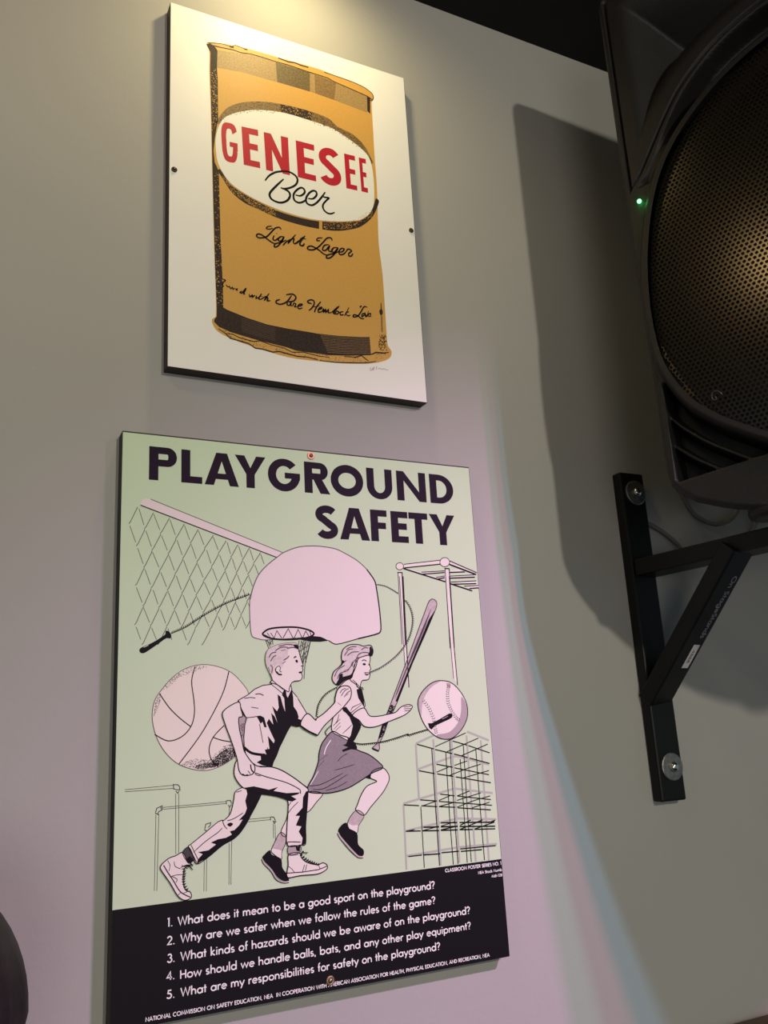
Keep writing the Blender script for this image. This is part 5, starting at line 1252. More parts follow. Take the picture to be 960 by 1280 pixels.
L|grey_line|2|1|0|0|0.614|197,225.1 190.2,219 192.4,214.7
L|grey_line|2|0|0|0|0.579|196.4,224.6 196.2,223
L|grey_line|2|0|0|0|0.578|194.8,223.4 194.6,221.8
L|grey_line|2|0|0|0|0.577|193.2,222.1 193.1,220.5
L|grey_line|2|0|0|0|0.576|191.7,220.8 191.8,219.2
L|grey_line|2|0|0|0|0.576|190.4,219.3 191.1,217.8
L|grey_line|2|0|0|0|0.576|190.2,217.5 191.9,216.9
L|grey_line|2|0|0|0|0.576|191.3,215.9 193.1,215.7

p;girl_drawing;;10;
F|flesh|0|1|171.8,166.7 185.4,164.2 180,158 170,149.2 166.3,158
L|ink|2|1|0|1|0.665|171.8,166.7 185.4,164.2 180,158 170,149.2 166.3,158
F|flesh|0|1|151.2,148.7 149.7,144.6 144.2,134.1 149.3,130.3 151.4,138.5
L|ink|2|1|0|1|0.566|151.2,148.7 149.7,144.6 144.2,134.1 149.3,130.3 151.4,138.5
F|grey_light|0|1|143.9,134.3 149.3,130.3 148.2,124.6 144.7,117.4 144.1,112.1 137.7,116.5 135,120 138.1,126.3
L|ink|2|1|0|1|0.49|143.9,134.3 149.3,130.3 148.2,124.6 144.7,117.4 144.1,112.1 137.7,116.5 135,120 138.1,126.3
F|flesh|1|1|135.5,121.6 141.5,120.2 145.2,118.2 144.1,112.1 137.7,116.1 134.8,119.6
F|ink|2|1|133.7,120.6 135.4,116.7 143.7,112.6 144.9,105.1 148,100.6 150.2,96.3 150.6,93.6 146.4,93.8 140.1,97.8 134.7,105.3 126.7,114.5 129.5,118.1
L|grey_light|3|1|0|0|1.107|126.5,114.2 127.5,111.4 134.7,104.1 139.6,96.6 145.5,93.1 150.1,92.9
L|ink|3|1|0|0|0.484|125.9,114 127.5,110.1 134.2,102.9 138.6,95.9 145.5,92.3 150.6,92.2
F|flesh|0|1|248.3,183.1 253.6,178 254.8,172.6 252.3,167.4 246.9,160.4 233.9,148.8 226.3,141.9 218.4,146.9 220.2,151.9 224.9,160.9 231.3,167.8 241.3,171.1 235.4,174.3 234.6,177.6 238.9,181.5
L|ink|2|1|0|1|0.72|248.3,183.1 253.6,178 254.8,172.6 252.3,167.4 246.9,160.4 233.9,148.8 226.3,141.9 218.4,146.9 220.2,151.9 224.9,160.9 231.3,167.8 241.3,171.1 235.4,174.3 234.6,177.6 238.9,181.5
F|grey_light|0|1|218.4,146.9 226.6,141.9 220.5,133.4 218.6,127.3 212.5,129 209.4,136.9
L|ink|2|1|0|1|0.526|218.4,146.9 226.6,141.9 220.5,133.4 218.6,127.3 212.5,129 209.4,136.9
F|flesh|1|1|209.6,136.4 214,134 219.9,133.5 218.6,127.3 212.5,129
F|ink|2|1|208.2,136.9 209.8,132.3 218.4,127 219.1,117.3 224.3,111.8 223.9,107.3 220.3,106.6 211.8,114 199.7,129.7 203.4,135.4
L|grey_light|3|1|0|0|1.261|199.4,129 201.2,125.5 210.7,114.6 218.5,106.8 222.9,105.9
L|ink|3|1|0|0|0.518|198.7,128.7 200.6,124.6 209.4,113.7 218.4,105.8 223.4,105
F|ink|1|0|228.1,175.7 236.3,180.1 234.7,173.7
F|skirt|1|1|198.3,219.1 191.5,214.2 185.9,207.1 183.3,198.9 182.5,192.7 177.4,180.6 171.3,171.3 171.8,166.7 182.6,164.7 196.5,164.5 212,167.5 225.6,173.4 236.9,179 248.5,183.1 243.6,189.3 234.1,196.2 222.2,201.1 221.7,204.3 214.2,212.2 205.9,215.2
L|ink|3|1|0|1|0.838|198.3,219.1 191.5,214.2 185.9,207.1 183.3,198.9 182.5,192.7 177.4,180.6 171.3,171.3 171.8,166.7 182.6,164.7 196.5,164.5 212,167.5 225.6,173.4 236.9,179 248.5,183.1 243.6,189.3 234.1,196.2 222.2,201.1 221.7,204.3 214.2,212.2 205.9,215.2
L|white_print|4|1|1|0|0.76|195.9,211.4 191.4,205.8 189.2,201.2 188.6,198.6
L|white_print|4|1|1|0|0.521|182.2,184.4 177.3,177.6 173.7,172.7
L|ink|4|1|1|0|0.527|172.5,171.8 182.8,172.1 193.5,175.5 206.7,180.9
L|ink|4|1|1|0|0.529|175.8,168.5 186.2,168.3 198.1,173.1 211.4,179.5
L|ink|4|1|1|0|0.453|188.4,166.6 200.2,168.8 211.1,173.3
L|ink|4|1|1|0|0.461|201.8,191.6 206.2,195.6 212.3,198.4
L|ink|4|1|1|0|0.454|181.7,187.6 188.3,193.4
L|ink|4|1|1|0|0.46|198.5,184 209.3,185.9 219.1,188
L|ink|4|1|1|0|0.38|183.7,193.7 192.1,198.4
F|ink|4|0|213,212.2 219.5,208.7 222,203.8 221.9,200.9 216.1,201.9 207.6,199.9 206.7,201.7 213.2,203.9 207.6,206.1 212.8,207.4
F|flesh|2|1|204.4,257.3 214,265.9 220.8,266.4 228.5,259 231.7,249 232.1,239.6 219.2,233.5 220.7,227.4 227.5,223.9 223.1,215.4 216.1,209.3 205.5,214.1 197.9,218.7 197.4,226.2 201.8,240 202.2,249.7
L|ink|4|1|0|1|0.634|204.4,257.3 214,265.9 220.8,266.4 228.5,259 231.7,249 232.1,239.6 219.2,233.5 220.7,227.4 227.5,223.9 223.1,215.4 216.1,209.3 205.5,214.1 197.9,218.7 197.4,226.2 201.8,240 202.2,249.7
F|ink|4|0|224.6,256.9 230.3,258.1 231.8,250.1 232.2,239.6 229,244.6 226.1,249.1
F|ink|4|0|208.5,240.3 212.8,241.3 217.4,235.2 222.7,231.7 227.5,224.5 225.1,217.5 221.1,211.2 216.6,206.1 211.2,207.4 216.4,214.7 219,223.2 216,231.4 212.5,235.3 209.6,237.4
L|ink|4|0|1|0|0.625|201.2,226 206.2,230.1
L|ink|4|0|1|0|0.624|199.2,220.8 206.1,226.9
L|ink|4|0|1|0|0.623|200.9,219.6 206.5,223.7
L|ink|4|0|1|0|0.627|208,216.6 214.3,221.2 218.1,224.3
L|ink|4|0|1|0|0.632|213.9,239.1 217.4,235.2 229.5,243
L|ink|4|0|1|0|0.635|217.5,237.3 219.5,240.5 228.9,244.1
L|ink|4|0|1|0|0.623|205.2,234.5 203.1,228.1 198.7,224
F|flesh|4|1|219.2,233.5 231.2,239.6 237,232.1 245.8,231.2 257.2,232.7 265.7,234.4 271.8,239 279.8,241.2 284.5,239.7 282.7,236.2 276.5,231.9 267.9,228.8 255.5,225.1 242.7,221.4 231.5,222.1 225.7,228.3
L|ink|6|1|0|1|0.752|219.2,233.5 231.2,239.6 237,232.1 245.8,231.2 257.2,232.7 265.7,234.4 271.8,239 279.8,241.2 284.5,239.7 282.7,236.2 276.5,231.9 267.9,228.8 255.5,225.1 242.7,221.4 231.5,222.1 225.7,228.3
L|grey_dark|6|0|0|0|0.584|275.1,238.9 282.9,239.5
L|grey_dark|6|0|0|0|0.583|274.9,237.2 283.2,237.3
L|grey_dark|6|0|0|0|0.582|275.5,235.2 281.4,235.5
L|grey_dark|6|0|0|0|0.574|256,232.8 263.7,233.6
F|flesh|5|1|228.2,290.4 239.1,292.1 240.9,286.4 239.8,281.3 241,276.7 239.6,274.5 239.8,271.1 237.7,266.4 231.6,265.6 229.3,262.3 228.2,257.9 223.7,262.4 218.3,267 222.5,275.8
L|ink|7|1|0|1|0.652|228.2,290.4 239.1,292.1 240.9,286.4 239.8,281.3 241,276.7 239.6,274.5 239.8,271.1 237.7,266.4 231.6,265.6 229.3,262.3 228.2,257.9 223.7,262.4 218.3,267 222.5,275.8
F|grey_hair|6|1|205.8,261.5 201.6,263.4 199.4,268.4 202.1,275 210.3,281 210.1,288.2 212.3,295.5 219.3,300 229.4,300.1 234.3,298.6 242.1,299.5 244.5,293.8 242.5,289.2 239,289.8 233.8,288.7 228,286.4 225.2,279.2 221.7,272.5 219.6,268.1 214,267 207.7,262.7
L|ink|8|1|0|1|0.747|205.8,261.5 201.6,263.4 199.4,268.4 202.1,275 210.3,281 210.1,288.2 212.3,295.5 219.3,300 229.4,300.1 234.3,298.6 242.1,299.5 244.5,293.8 242.5,289.2 239,289.8 233.8,288.7 228,286.4 225.2,279.2 221.7,272.5 219.6,268.1 214,267 207.7,262.7
F|ink|8|0|202.8,262.1 206.1,267.2 207.5,272.1 210.8,272.6 210.7,269.3 217.9,270.9 222,273 220,268.3 214,267 207.7,262.7 205.8,261.2
F|ink|8|0|239,290.4 240.7,293.8 240.6,297.2 242.4,298.6 244.5,293.8 243.4,289.6 240.2,288.6
F|ink|8|0|209.1,281 211.4,285.4 213,284.3 216.1,285.4 211,281.5 205.3,278.2
L|grey_dark|8|1|1|0|0.734|215.3,295 220.4,297.8 226.8,298.3
L|grey_dark|8|1|1|0|0.732|213.2,289.3 217.8,294.9 222.9,296.1
L|grey_dark|8|1|1|0|0.731|220.8,279.2 222.9,283.7 228.8,288.1
L|grey_dark|8|1|1|0|0.732|222,278.1 224.7,282.5 228,286.4
L|grey_dark|8|1|1|0|0.728|215.6,274.8 219.6,279.2 221.6,283.7
L|grey_dark|8|1|1|0|0.719|201.9,269.4 205.8,276 213.4,280.4
L|grey_dark|8|1|1|0|0.719|204.8,267.2 208.1,272.7 215.6,274.8
L|grey_dark|8|1|1|0|0.743|231.6,294.9 235.6,297.2 239.3,296.6
L|grey_dark|8|1|1|0|0.733|216.3,289.3 221.4,292.7 229,293.2
L|grey_dark|8|1|1|0|0.726|211.9,274.8 218.2,277
F|ink|8|1|232.4,281.6 234.1,282.2 235.7,281.5 235.3,280.2 233.1,280.2
L|ink|8|1|1|0|0.738|231.7,284.4 234.3,285.3 236.7,284.1
L|ink|8|0|0|0|0.986|238.7,281.1 239.9,280.1
F|grey_dark|8|1|233.9,272.9 236.8,273.2 239.5,272.8 237.9,270.6 235.3,270.3
L|ink|8|0|0|0|0.573|233.9,273.1 239.5,272.7
L|white_print|9|0|0|0|0.491|234.8,272.3 238.6,272
L|ink|8|0|0|0|0.564|220.8,266.4 224.4,263.5 225.4,259.1
L|ink|8|0|0|0|0.565|224.4,263.5 228.5,259 225.9,256.9
L|ink|8|0|0|0|0.566|228.5,259 231,259 232.1,256.7

p;boy_drawing;;21;
F|flesh|0|1|110.6,174.9 103.1,172 101.5,165.3 98.2,153.9 92,148.7 91.1,149.1 87,148 74.7,139.6 63.7,132.3 61.5,130.6 65.2,123.8 68.7,116.2 78.7,120.6 91,128.7 102.4,133.8 110.9,142.2 118.5,154.1 120.5,157 126.6,167.8 126.7,173.3
L|ink|2|1|0|1|0.591|110.6,174.9 103.1,172 101.5,165.3 98.2,153.9 92,148.7 91.1,149.1 87,148 74.7,139.6 63.7,132.3 61.5,130.6 65.2,123.8 68.7,116.2 78.7,120.6 91,128.7 102.4,133.8 110.9,142.2 118.5,154.1 120.5,157 126.6,167.8 126.7,173.3
F|ink|1|0|112.7,174.2 126.8,173.7 127,167.8 120.5,156.5 115,147.7 110.7,142.3 106.5,137.7 101.2,134.1 97.9,138.8 101.2,139.8 106,143.7 109.2,148.2 105.5,147.6 111.4,152.9 113.2,157.1 111.8,163.5 113.7,169.3
F|ink|1|0|68.7,116.2 78.7,120.3 91,128.4 102.4,133.5 110.9,142 112,145.4 106.7,143 105.1,140.7 97.2,139.5 101.9,137.7 94.1,134.6 86.9,134 80.8,132 85.3,130 78.7,126 69.7,125.4 73.7,123.4 69.5,119.5
F|grey_dark|0|1|56.6,126.3 61.5,130.2 65.5,122.4 62.7,117.1 59.8,119.7
L|ink|2|1|0|1|0.459|56.6,126.3 61.5,130.2 65.5,122.4 62.7,117.1 59.8,119.7
F|ink|1|0|59.6,120.7 62.7,123.1 66.5,119 62.8,116.9
F|flesh|0|1|39.3,118.9 45.1,123 50.9,124.5 56.6,126.3 60.8,119.2 64.2,116.3 59.8,115.2 57.4,110.9 57.1,103.6 58.9,97.1 63,94.8 64.1,92 63.3,89.8 58,89.1 52.6,93.2 46.2,103.8 38.2,115.6
L|ink|2|1|0|1|0.645|39.3,118.9 45.1,123 50.9,124.5 56.6,126.3 60.8,119.2 64.2,116.3 59.8,115.2 57.4,110.9 57.1,103.6 58.9,97.1 63,94.8 64.1,92 63.3,89.8 58,89.1 52.6,93.2 46.2,103.8 38.2,115.6
L|ink|2|1|0|0|0.705|40.8,118 44.2,112.3 49.1,105 55,95.8 63.3,90.7
L|ink|2|1|0|0|0.452|49.5,119.9 50.5,116.1 54.9,113.8
L|ink|2|1|0|0|0.45|46.2,108.4 51,109.3 57.1,109.1
L|ink|2|1|0|0|0.45|47.6,108.7 52,106 51.1,103.4
L|ink|2|1|0|0|0.384|52.6,93.3 55,95.3
L|ink|2|1|0|0|0.387|57.5,94.6 62.8,95.8
L|ink|2|1|0|0|0.386|44.1,121.3 46.1,117.5 45.2,113.1
L|ink|3|0|0|0|0.714|55.9,113.4 58.4,113.8 57.2,112.5
L|ink|3|0|0|0|0.714|56.5,111.3 59,111.8 57.9,110.4
L|ink|3|0|0|0|0.713|56.7,109.3 59.2,109.8 58.1,108.4
L|ink|3|0|0|0|0.712|56.3,107.3 58.9,107.8 57.7,106.5
L|ink|3|0|0|0|0.711|56.1,105.4 58.7,105.8 57.5,104.5
L|ink|3|0|0|0|0.71|56.1,103.4 58.7,103.8 57.5,102.5
L|ink|3|0|0|0|0.71|56.5,101.3 59.1,101.8 57.9,100.5
L|ink|3|0|0|0|0.71|57.3,99.3 59.9,99.7 58.7,98.4
L|ink|3|0|0|0|0.71|58.7,97.1 61.2,97.6 60.1,96.2
L|ink|3|0|1|0|0.781|54.9,114.8 59.8,116.1 65.7,115.9
L|ink|3|0|1|0|0.782|57.8,115.8 62.8,114.8 65.2,111.8
L|ink|3|0|1|0|0.784|60.8,114.1 63.7,116.6 65.2,114.6
L|ink|3|0|1|0|0.78|55.9,116.5 60.8,113.2
L|ink|2|1|1|0|0.525|61.7,130.6 65.2,123.8 68.7,117
L|ink|2|1|1|0|0.526|63.7,131.8 67.2,124.5 70.2,118.7
L|ink|2|1|1|0|0.54|65.7,125.6 75.7,133 86.9,139.5 91,142.9
L|ink|2|1|1|0|0.544|91.1,149.1 92.6,144.7 95.2,141.6
L|ink|2|1|1|0|0.55|95.2,148.3 101.5,149.7 110,153.8
L|ink|2|1|1|0|0.548|96.2,144.8 100.4,145.9
F|ink|3|1|95.2,145.4 98.3,146.6 100.4,145 97.8,143.3
F|grey_mid|0|1|151.2,121.9 162,121.2 161.4,115.8 151.2,115.3
L|ink|2|1|0|1|0.498|151.2,121.9 162,121.2 161.4,115.8 151.2,115.3
F|ink|1|0|157.5,121.3 162,121.1 161.4,116.6 158.4,117.8
F|flesh|0|1|151,115.3 160.9,115.6 162.9,111.5 166.6,107.8 173.2,105 179,104 183.4,105 187.2,102.7 186.9,99.4 180.6,96.7 173.9,96.2 161.5,96.7 150.2,96.1 148.7,98.3 148.9,100.5 150.3,107
L|ink|2|1|0|1|0.721|151,115.3 160.9,115.6 162.9,111.5 166.6,107.8 173.2,105 179,104 183.4,105 187.2,102.7 186.9,99.4 180.6,96.7 173.9,96.2 161.5,96.7 150.2,96.1 148.7,98.3 148.9,100.5 150.3,107
L|ink|2|0|0|0|0.645|149.2,100.1 163.5,99.4 178.8,99.8 186.9,101.7
L|ink|2|0|0|0|0.497|163.5,99.6 165.6,105.2
L|ink|2|0|0|0|0.498|166.2,100.3 167.7,105.2
L|ink|2|0|0|0|0.422|150.5,105.7 154.2,102.4 156,99.8
L|ink|2|0|0|0|0.431|179,103.6 180.3,100.5
L|ink|2|0|0|0|0.355|151.2,114.3 160.2,114.2
L|ink|3|0|0|0|0.926|161.5,113.1 163.4,114.3 163.2,112.8
L|ink|3|0|0|0|0.927|163.4,111.1 165.3,112.2 165.1,110.8
L|ink|3|0|0|0|0.928|165.3,109.4 167.3,110.5 167.1,109
L|ink|3|0|0|0|0.928|167.3,108 169.2,109.2 169,107.7
L|ink|3|0|0|0|0.93|169.3,106.9 171.2,108 171,106.6
L|ink|3|0|0|0|0.931|171.2,106 173.2,107.1 173,105.6
L|ink|3|0|0|0|0.932|173.2,105.1 175.2,106.2 175,104.7
L|ink|3|0|0|0|0.933|175.2,104.2 177.2,105.3 176.9,103.9
L|ink|3|0|0|0|0.934|177.2,103.5 179.2,104.6 178.9,103.2
L|ink|3|0|1|0|0.785|162.1,114 164.5,116.7 165.9,114.9
L|ink|3|0|1|0|0.788|163.1,115.6 168.8,115.1 166.8,114
F|flesh|2|1|118,202.8 123.3,192.4 136.4,190.7 146.3,187.1 157.3,180.3 166.2,173.6 170.9,169.8 171,165.2 169.4,151.2 167.8,137.4 167.2,122.6 162.9,122.1 150.2,122.8 149.9,137 151.5,152.6 151.2,160.6 145.7,163.5 137,166.1 126.7,168.3 120.7,170.7 110.6,174.4 105.3,179.7 102.2,185.8 102.3,191.7 105,198.5
L|ink|4|1|0|1|0.707|118,202.8 123.3,192.4 136.4,190.7 146.3,187.1 157.3,180.3 166.2,173.6 170.9,169.8 171,165.2 169.4,151.2 167.8,137.4 167.2,122.6 162.9,122.1 150.2,122.8 149.9,137 151.5,152.6 151.2,160.6 145.7,163.5 137,166.1 126.7,168.3 120.7,170.7 110.6,174.4 105.3,179.7 102.2,185.8 102.3,191.7 105,198.5
F|ink|4|0|111.1,174.6 119.7,175.2 126.7,173.3 133.8,171.3 142.6,173 138.2,170 150.3,167.2 163.2,166.9 161.4,165.4 154.7,164.3 159.9,161.2 155.6,159.5 151.2,160.6 145.7,163.3 137,165.9 126.7,168.3 120.7,170.5
F|ink|4|0|171.1,167.7 171,164.2 169.4,151.2 167.8,137.4 167.2,122.6 163.2,122 164.5,127.8 161,133.5 163.7,137.7 158.4,139 162.5,146.8 158.1,147.1 165.3,153.5 166.1,162.5 169.2,167.3
L|ink|4|1|0|0|0.806|123.3,192.4 136.4,190.7 146.3,187.1 157.3,180.3 166.2,173.6 170.9,169.8
L|ink|4|1|0|0|0.654|121,186.6 131.8,182.4 150.5,176.2 163.2,169.3 163.7,165.7
L|ink|4|1|0|0|0.638|150.2,122.8 150.5,125.7 162.4,124.5
L|ink|4|1|0|0|0.505|151.5,150.1 155.5,154.3 161.2,158.8
L|ink|4|1|0|0|0.505|154.5,159.3 152.2,156.5
L|ink|4|1|0|0|0.935|122.8,196.5 127.1,195.2
L|ink|4|1|0|0|0.499|121,185.6 123.1,184.3 126.4,183.5
L|ink|4|1|0|0|0.49|103.7,171.4 108.5,172.3
F|flesh|5|0|138,263.7 130.1,263 122.2,259.8 115.5,254.8 106.7,250.3 109.3,242.5 113.6,234.7 112.4,229.1 111.2,216.9 111.6,208.9 113.6,198.7 123.3,192.2 136.9,190.6 138.7,195.3 141.6,200.2 144.6,207.2 149.3,215.2 152.8,221.3 156.4,226.4 162.1,224.9 166.1,225.5 169.2,231.1 172.3,236.3 168.4,242.8 165.1,248.2 162.9,252 158.4,256.9 157.4,262.1 154.5,261.3 151.5,258.1 148.2,263 139.2,267.4
L|ink|7|0|0|1|0.666|138,263.7 130.1,263 122.2,259.8 115.5,254.8 106.7,250.3 109.3,242.5 113.6,234.7 112.4,229.1 111.2,216.9 111.6,208.9 113.6,198.7 123.3,192.2 136.9,190.6 138.7,195.3 141.6,200.2 144.6,207.2 149.3,215.2 152.8,221.3 156.4,226.4 162.1,224.9 166.1,225.5 169.2,231.1 172.3,236.3 168.4,242.8 165.1,248.2 162.9,252 158.4,256.9 157.4,262.1 154.5,261.3 151.5,258.1 148.2,263 139.2,267.4
F|ink|7|0|151.6,261.3 152.8,253.3 153.9,251.2 157.9,259.1 159.2,252.1 159.4,243.1 162.5,238.8 164.8,231.3 167.4,230.7 172.5,236.5 169.2,230.9 166.1,225.3 162.1,224.7 156.4,226.2 152.8,221.3 149.3,215.2 144.6,207.2 141.6,200.2 138.7,195.3 136.9,190.6 128.7,192.3 122.8,195.4 126.9,197.5 126.5,201.5 132,201.8 130.6,205.9 135.1,206.5 133.7,218 139.3,211.1 140.2,213.6 136.2,222 133,229.3 135.1,232.9 139.2,227.6 137.4,238 140.7,234.8 143.6,228.4 138.5,244.2 143.1,239.4 144.9,242.5 144,254.6 146.8,252.4 148.7,245 151,238.6 150.4,250.8 148.2,254
F|flesh|8|1|163.5,232.4 168.8,238 171.1,236.9 166.9,231.8
L|flesh|8|0|1|0|0.761|160.8,251 162.8,247.2 163.7,239.8
L|flesh|8|0|1|0|0.761|162.9,251.5 166.1,242.9
F|ink|7|0|123.5,235.4 127.9,235.7 130.6,234.1 132.9,225.7 130.7,225.3 129,230.5 127.2,228.8 125.1,232.7
L|ink|7|1|0|0|1.872|111.4,208.9 116.9,204.4 123.4,202.4 131.1,201.3
L|ink|7|1|0|0|0.667|122.7,255.1 126.6,255.5 130.5,253.9
L|ink|7|1|0|0|0.588|112.1,251.7 117.7,252.4 122.6,251.7
L|ink|7|1|0|0|0.515|118.6,243.8 125.2,242.6
L|ink|7|1|0|0|0.581|109.3,242.5 111.4,237.3 114.1,234.7 127.3,235.8
L|ink|7|1|0|0|0.581|106.7,250.3 109.3,242.5
L|ink|7|1|0|0|0.527|139.2,267.4 138.6,263.7 142.4,260.5 149.2,255
L|ink|7|1|0|0|0.51|126.1,228.6 127.6,220.3 129.1,212.1
L|ink|7|1|0|0|0.58|133.4,207.8 132.2,202.8
L|ink|7|1|0|0|0.53|147.1,262.5 151.5,258.1
F|grey_mid|6|1|107,235.4 111.9,235.8 115,234.1 112,226.1 110.8,212.9 109,217.1 107.5,227.2
S|ink|7|120|0.252|41|108,229.3 111.9,230.1 111.2,216.9 109.3,219.1
F|flesh|7|1|106.6,248.8 92.5,241 93.8,230.8 98.8,217.5 103,205.3 105,198.2 106,191.2 108.1,186.6 112.3,184.8 117.7,185.3 120.5,187.3 120.9,192.3 116.8,197.5 113.1,202.8 111,206.9 109,217.1 107.2,225.2 106.8,234.9 110.3,236.1 108.8,242.5
L|ink|9|1|0|1|0.713|106.6,248.8 92.5,241 93.8,230.8 98.8,217.5 103,205.3 105,198.2 106,191.2 108.1,186.6 112.3,184.8 117.7,185.3 120.5,187.3 120.9,192.3 116.8,197.5 113.1,202.8 111,206.9 109,217.1 107.2,225.2 106.8,234.9 110.3,236.1 108.8,242.5
L|ink|9|1|0|0|0.925|117.1,194 117.8,189.5 120.1,186.8
L|ink|9|1|0|0|0.565|109.7,186.5 111.8,185.1 114.5,185.7
L|ink|9|1|0|0|0.497|114.5,188.7 116.7,186.1
F|flesh|9|1|172.5,236.3 180.8,229.9 181.8,231.5 189.7,236.1 200.8,245.4 201.6,249.7 204.4,257.3 210,260.7 216.2,260.1 218.7,255.9 217.5,249.3 212.9,244 208.5,239.8 199.1,232.3 189.2,224.3 182.4,216.2 181.5,216.2 165.8,225.3
L|ink|11|1|0|1|0.799|172.5,236.3 180.8,229.9 181.8,231.5 189.7,236.1 200.8,245.4 201.6,249.7 204.4,257.3 210,260.7 216.2,260.1 218.7,255.9 217.5,249.3 212.9,244 208.5,239.8 199.1,232.3 189.2,224.3 182.4,216.2 181.5,216.2 165.8,225.3
L|ink|11|1|0|0|1.363|165.8,225.3 173.5,220.2 181.8,216.2
L|grey_dark|11|1|1|0|0.635|206.7,254 209.3,257.2 213,258.4
L|grey_dark|11|1|1|0|0.636|207.8,251.2 211.7,256.1 216.1,258.2
L|grey_dark|11|1|1|0|0.637|210.8,250.1 214.6,254.3 217.8,255.9
L|grey_dark|11|1|1|0|0.63|203.9,245.3 207.4,242.5
L|grey_dark|11|1|1|0|0.637|213.3,251.6 215.8,253.8
F|flesh|9|1|139.1,268 137,273.9 133.7,281.4 133.1,288.9 135.7,295.4 142.7,299.2 150.8,301.1 161.4,301.9 165.4,299.8 165.9,295.4 166.9,291 168.5,285.5 170.1,280.2 169.1,278.1 169.8,276.5 168.2,273.5 168.9,270.2 166.8,266.8 161.5,266.3 158,264.5 155.8,260.3 154.3,256.6 144.1,263.2 137.4,265.4
L|ink|11|1|0|1|0.622|139.1,268 137,273.9 133.7,281.4 133.1,288.9 135.7,295.4 142.7,299.2 150.8,301.1 161.4,301.9 165.4,299.8 165.9,295.4 166.9,291 168.5,285.5 170.1,280.2 169.1,278.1 169.8,276.5 168.2,273.5 168.9,270.2 166.8,266.8 161.5,266.3 158,264.5 155.8,260.3 154.3,256.6 144.1,263.2 137.4,265.4
F|grey_hair|11|1|137,273.9 133.7,281.4 133.1,288.9 135.7,295.4 142.7,299.2 150.8,301.1 161.4,301.9 165.8,299.8 165.3,296.4 158.9,296.5 155.3,294.3 154.6,287.8 151.5,283.4 149.1,279.1 146.3,281.9 142.8,280.8 141,277.1 139.8,272.8
L|grey_dark|12|1|1|0|0.762|136.1,287.9 139.1,292.1 143.7,293.2
L|grey_dark|12|1|1|0|0.762|137.8,284.6 140.7,288.9 143.6,290
L|grey_dark|12|1|1|0|0.77|142.6,294.3 148.4,297.6 155.4,297.6
L|grey_dark|12|1|1|0|0.77|150.4,285.6 154.6,287.8 156.3,289.9
L|grey_dark|12|1|1|0|0.768|149.2,282.4 152.7,284.5
L|grey_dark|12|1|1|0|0.775|146.1,298.6 154.3,300.3 161.3,299.8
L|grey_dark|12|1|1|0|0.758|137.7,281.4 139.4,279.2 138.7,273.9
L|grey_dark|12|1|1|0|0.778|154.2,296.5 160.1,297.6 165.3,296.4
L|grey_dark|12|1|1|0|0.755|135.4,279.3 137,275
L|grey_dark|12|1|1|0|0.772|148.3,294.3 153,295.4
F|ink|12|1|160.7,299.8 165.4,299.8 165.9,295.9 163.6,296.4
L|ink|12|1|1|0|0.759|143.4,279.2 142.4,276.5 144.4,273.3 148.4,272.2
L|ink|12|1|1|0|1.215|143.3,275.4 145.7,272.7 148.7,272.5
L|ink|12|1|0|0|0.534|143.4,279.2 145.9,280.5 147.4,278.6 146.7,275.9 148.4,274.8
F|ink|12|1|162.3,285 163.8,286.1 165,284.4 163.8,283.1
L|ink|12|1|1|0|0.931|160.9,287.5 162.4,288.8 163.6,288.6
F|ink|12|1|165.2,274.4 167.8,275.1 168.2,273.7 166.4,273.3
L|ink|12|0|0|0|0.777|167.8,280 170.1,280.2
L|ink|12|1|0|0|0.604|138.6,268 144.1,263.2 149.8,258.8'''
TEXTS = [
('1.', 44.13, 49.18, 70.4, 6.39, 0.165, 'q'),
('What does it mean to be a good sport on the playground?', 53.01, 297.26, 70.31, 6.42, 0.165, 'q'),
('2.', 44.28, 50.92, 56.7, 6.32, 0.165, 'q'),
('Why are we safer when we follow the rules of the game?', 55.21, 296.81, 56.97, 6.37, 0.165, 'q'),
('3.', 44.42, 51.03, 43.55, 6.26, 0.165, 'q'),
('What kinds of hazards should we be aware of on the playground?', 55.31, 334.11, 43.58, 6.31, 0.165, 'q'),
('4.', 44.09, 50.95, 30.74, 6.2, 0.165, 'q'),
('How should we handle balls, bats, and any other play equipment?', 54.92, 333.74, 30.12, 6.24, 0.165, 'q'),
('5.', 44.24, 51.06, 17.16, 6.14, 0.165, 'q'),
('What are my responsibilities for safety on the playground?', 55.49, 298.85, 17.1, 6.18, 0.165, 'q'),
('NATIONAL COMMISSION ON SAFETY EDUCATION, NEA  IN COOPERATION WITH AMERICAN ASSOCIATION FOR HEALTH, PHYSICAL EDUCATION, AND RECREATION, NEA', 27.69, 351.88, 3.5, 3.0, 0.2, 'c'),
('CLASSROOM POSTER SERIES NO. 1', 309.46, 375.81, 83.21, 2.97, 0.2, 'c'),
('NEA Stock Numb', 346.32, 375.71, 77.5, 2.44, 0.2, 'c'),
('468-128', 361.3, 375.51, 72.76, 2.31, 0.2, 'c')]
posters = {}
def make_poster(key, name, loc, W, H, label, msheet, medge):
    e = empty(name, loc, label, 'poster'); posters[key] = e
    v, f = box(0, 0.0003, 0, W, WY, H); b = obj('backing_board', v, f, medge, e); recalc(b); bevel(b, 0.0006, 1)
    b['label'] = 'black painted edge board'
    v, f = box(0.0004, 0, 0.0004, W - .0010, 0.0005, H - (.0016 if key == 'p' else .0005)); sh = obj('printed_sheet', v, f, msheet, e); recalc(sh)
    return e, sh
bx, bsheet = make_poster('b', 'beer_poster', (0.18064, 0, 2.0106), 0.2873, 0.4280, 'white board poster printed with a golden beer can', M_white, M_edge_wood)
px, psheet = make_poster('p', 'playground_poster', (0.1401, 0, 1.4441), 0.3754, 0.4966, 'pale green poster of two running children above a black band of questions', M_green, M_edge)
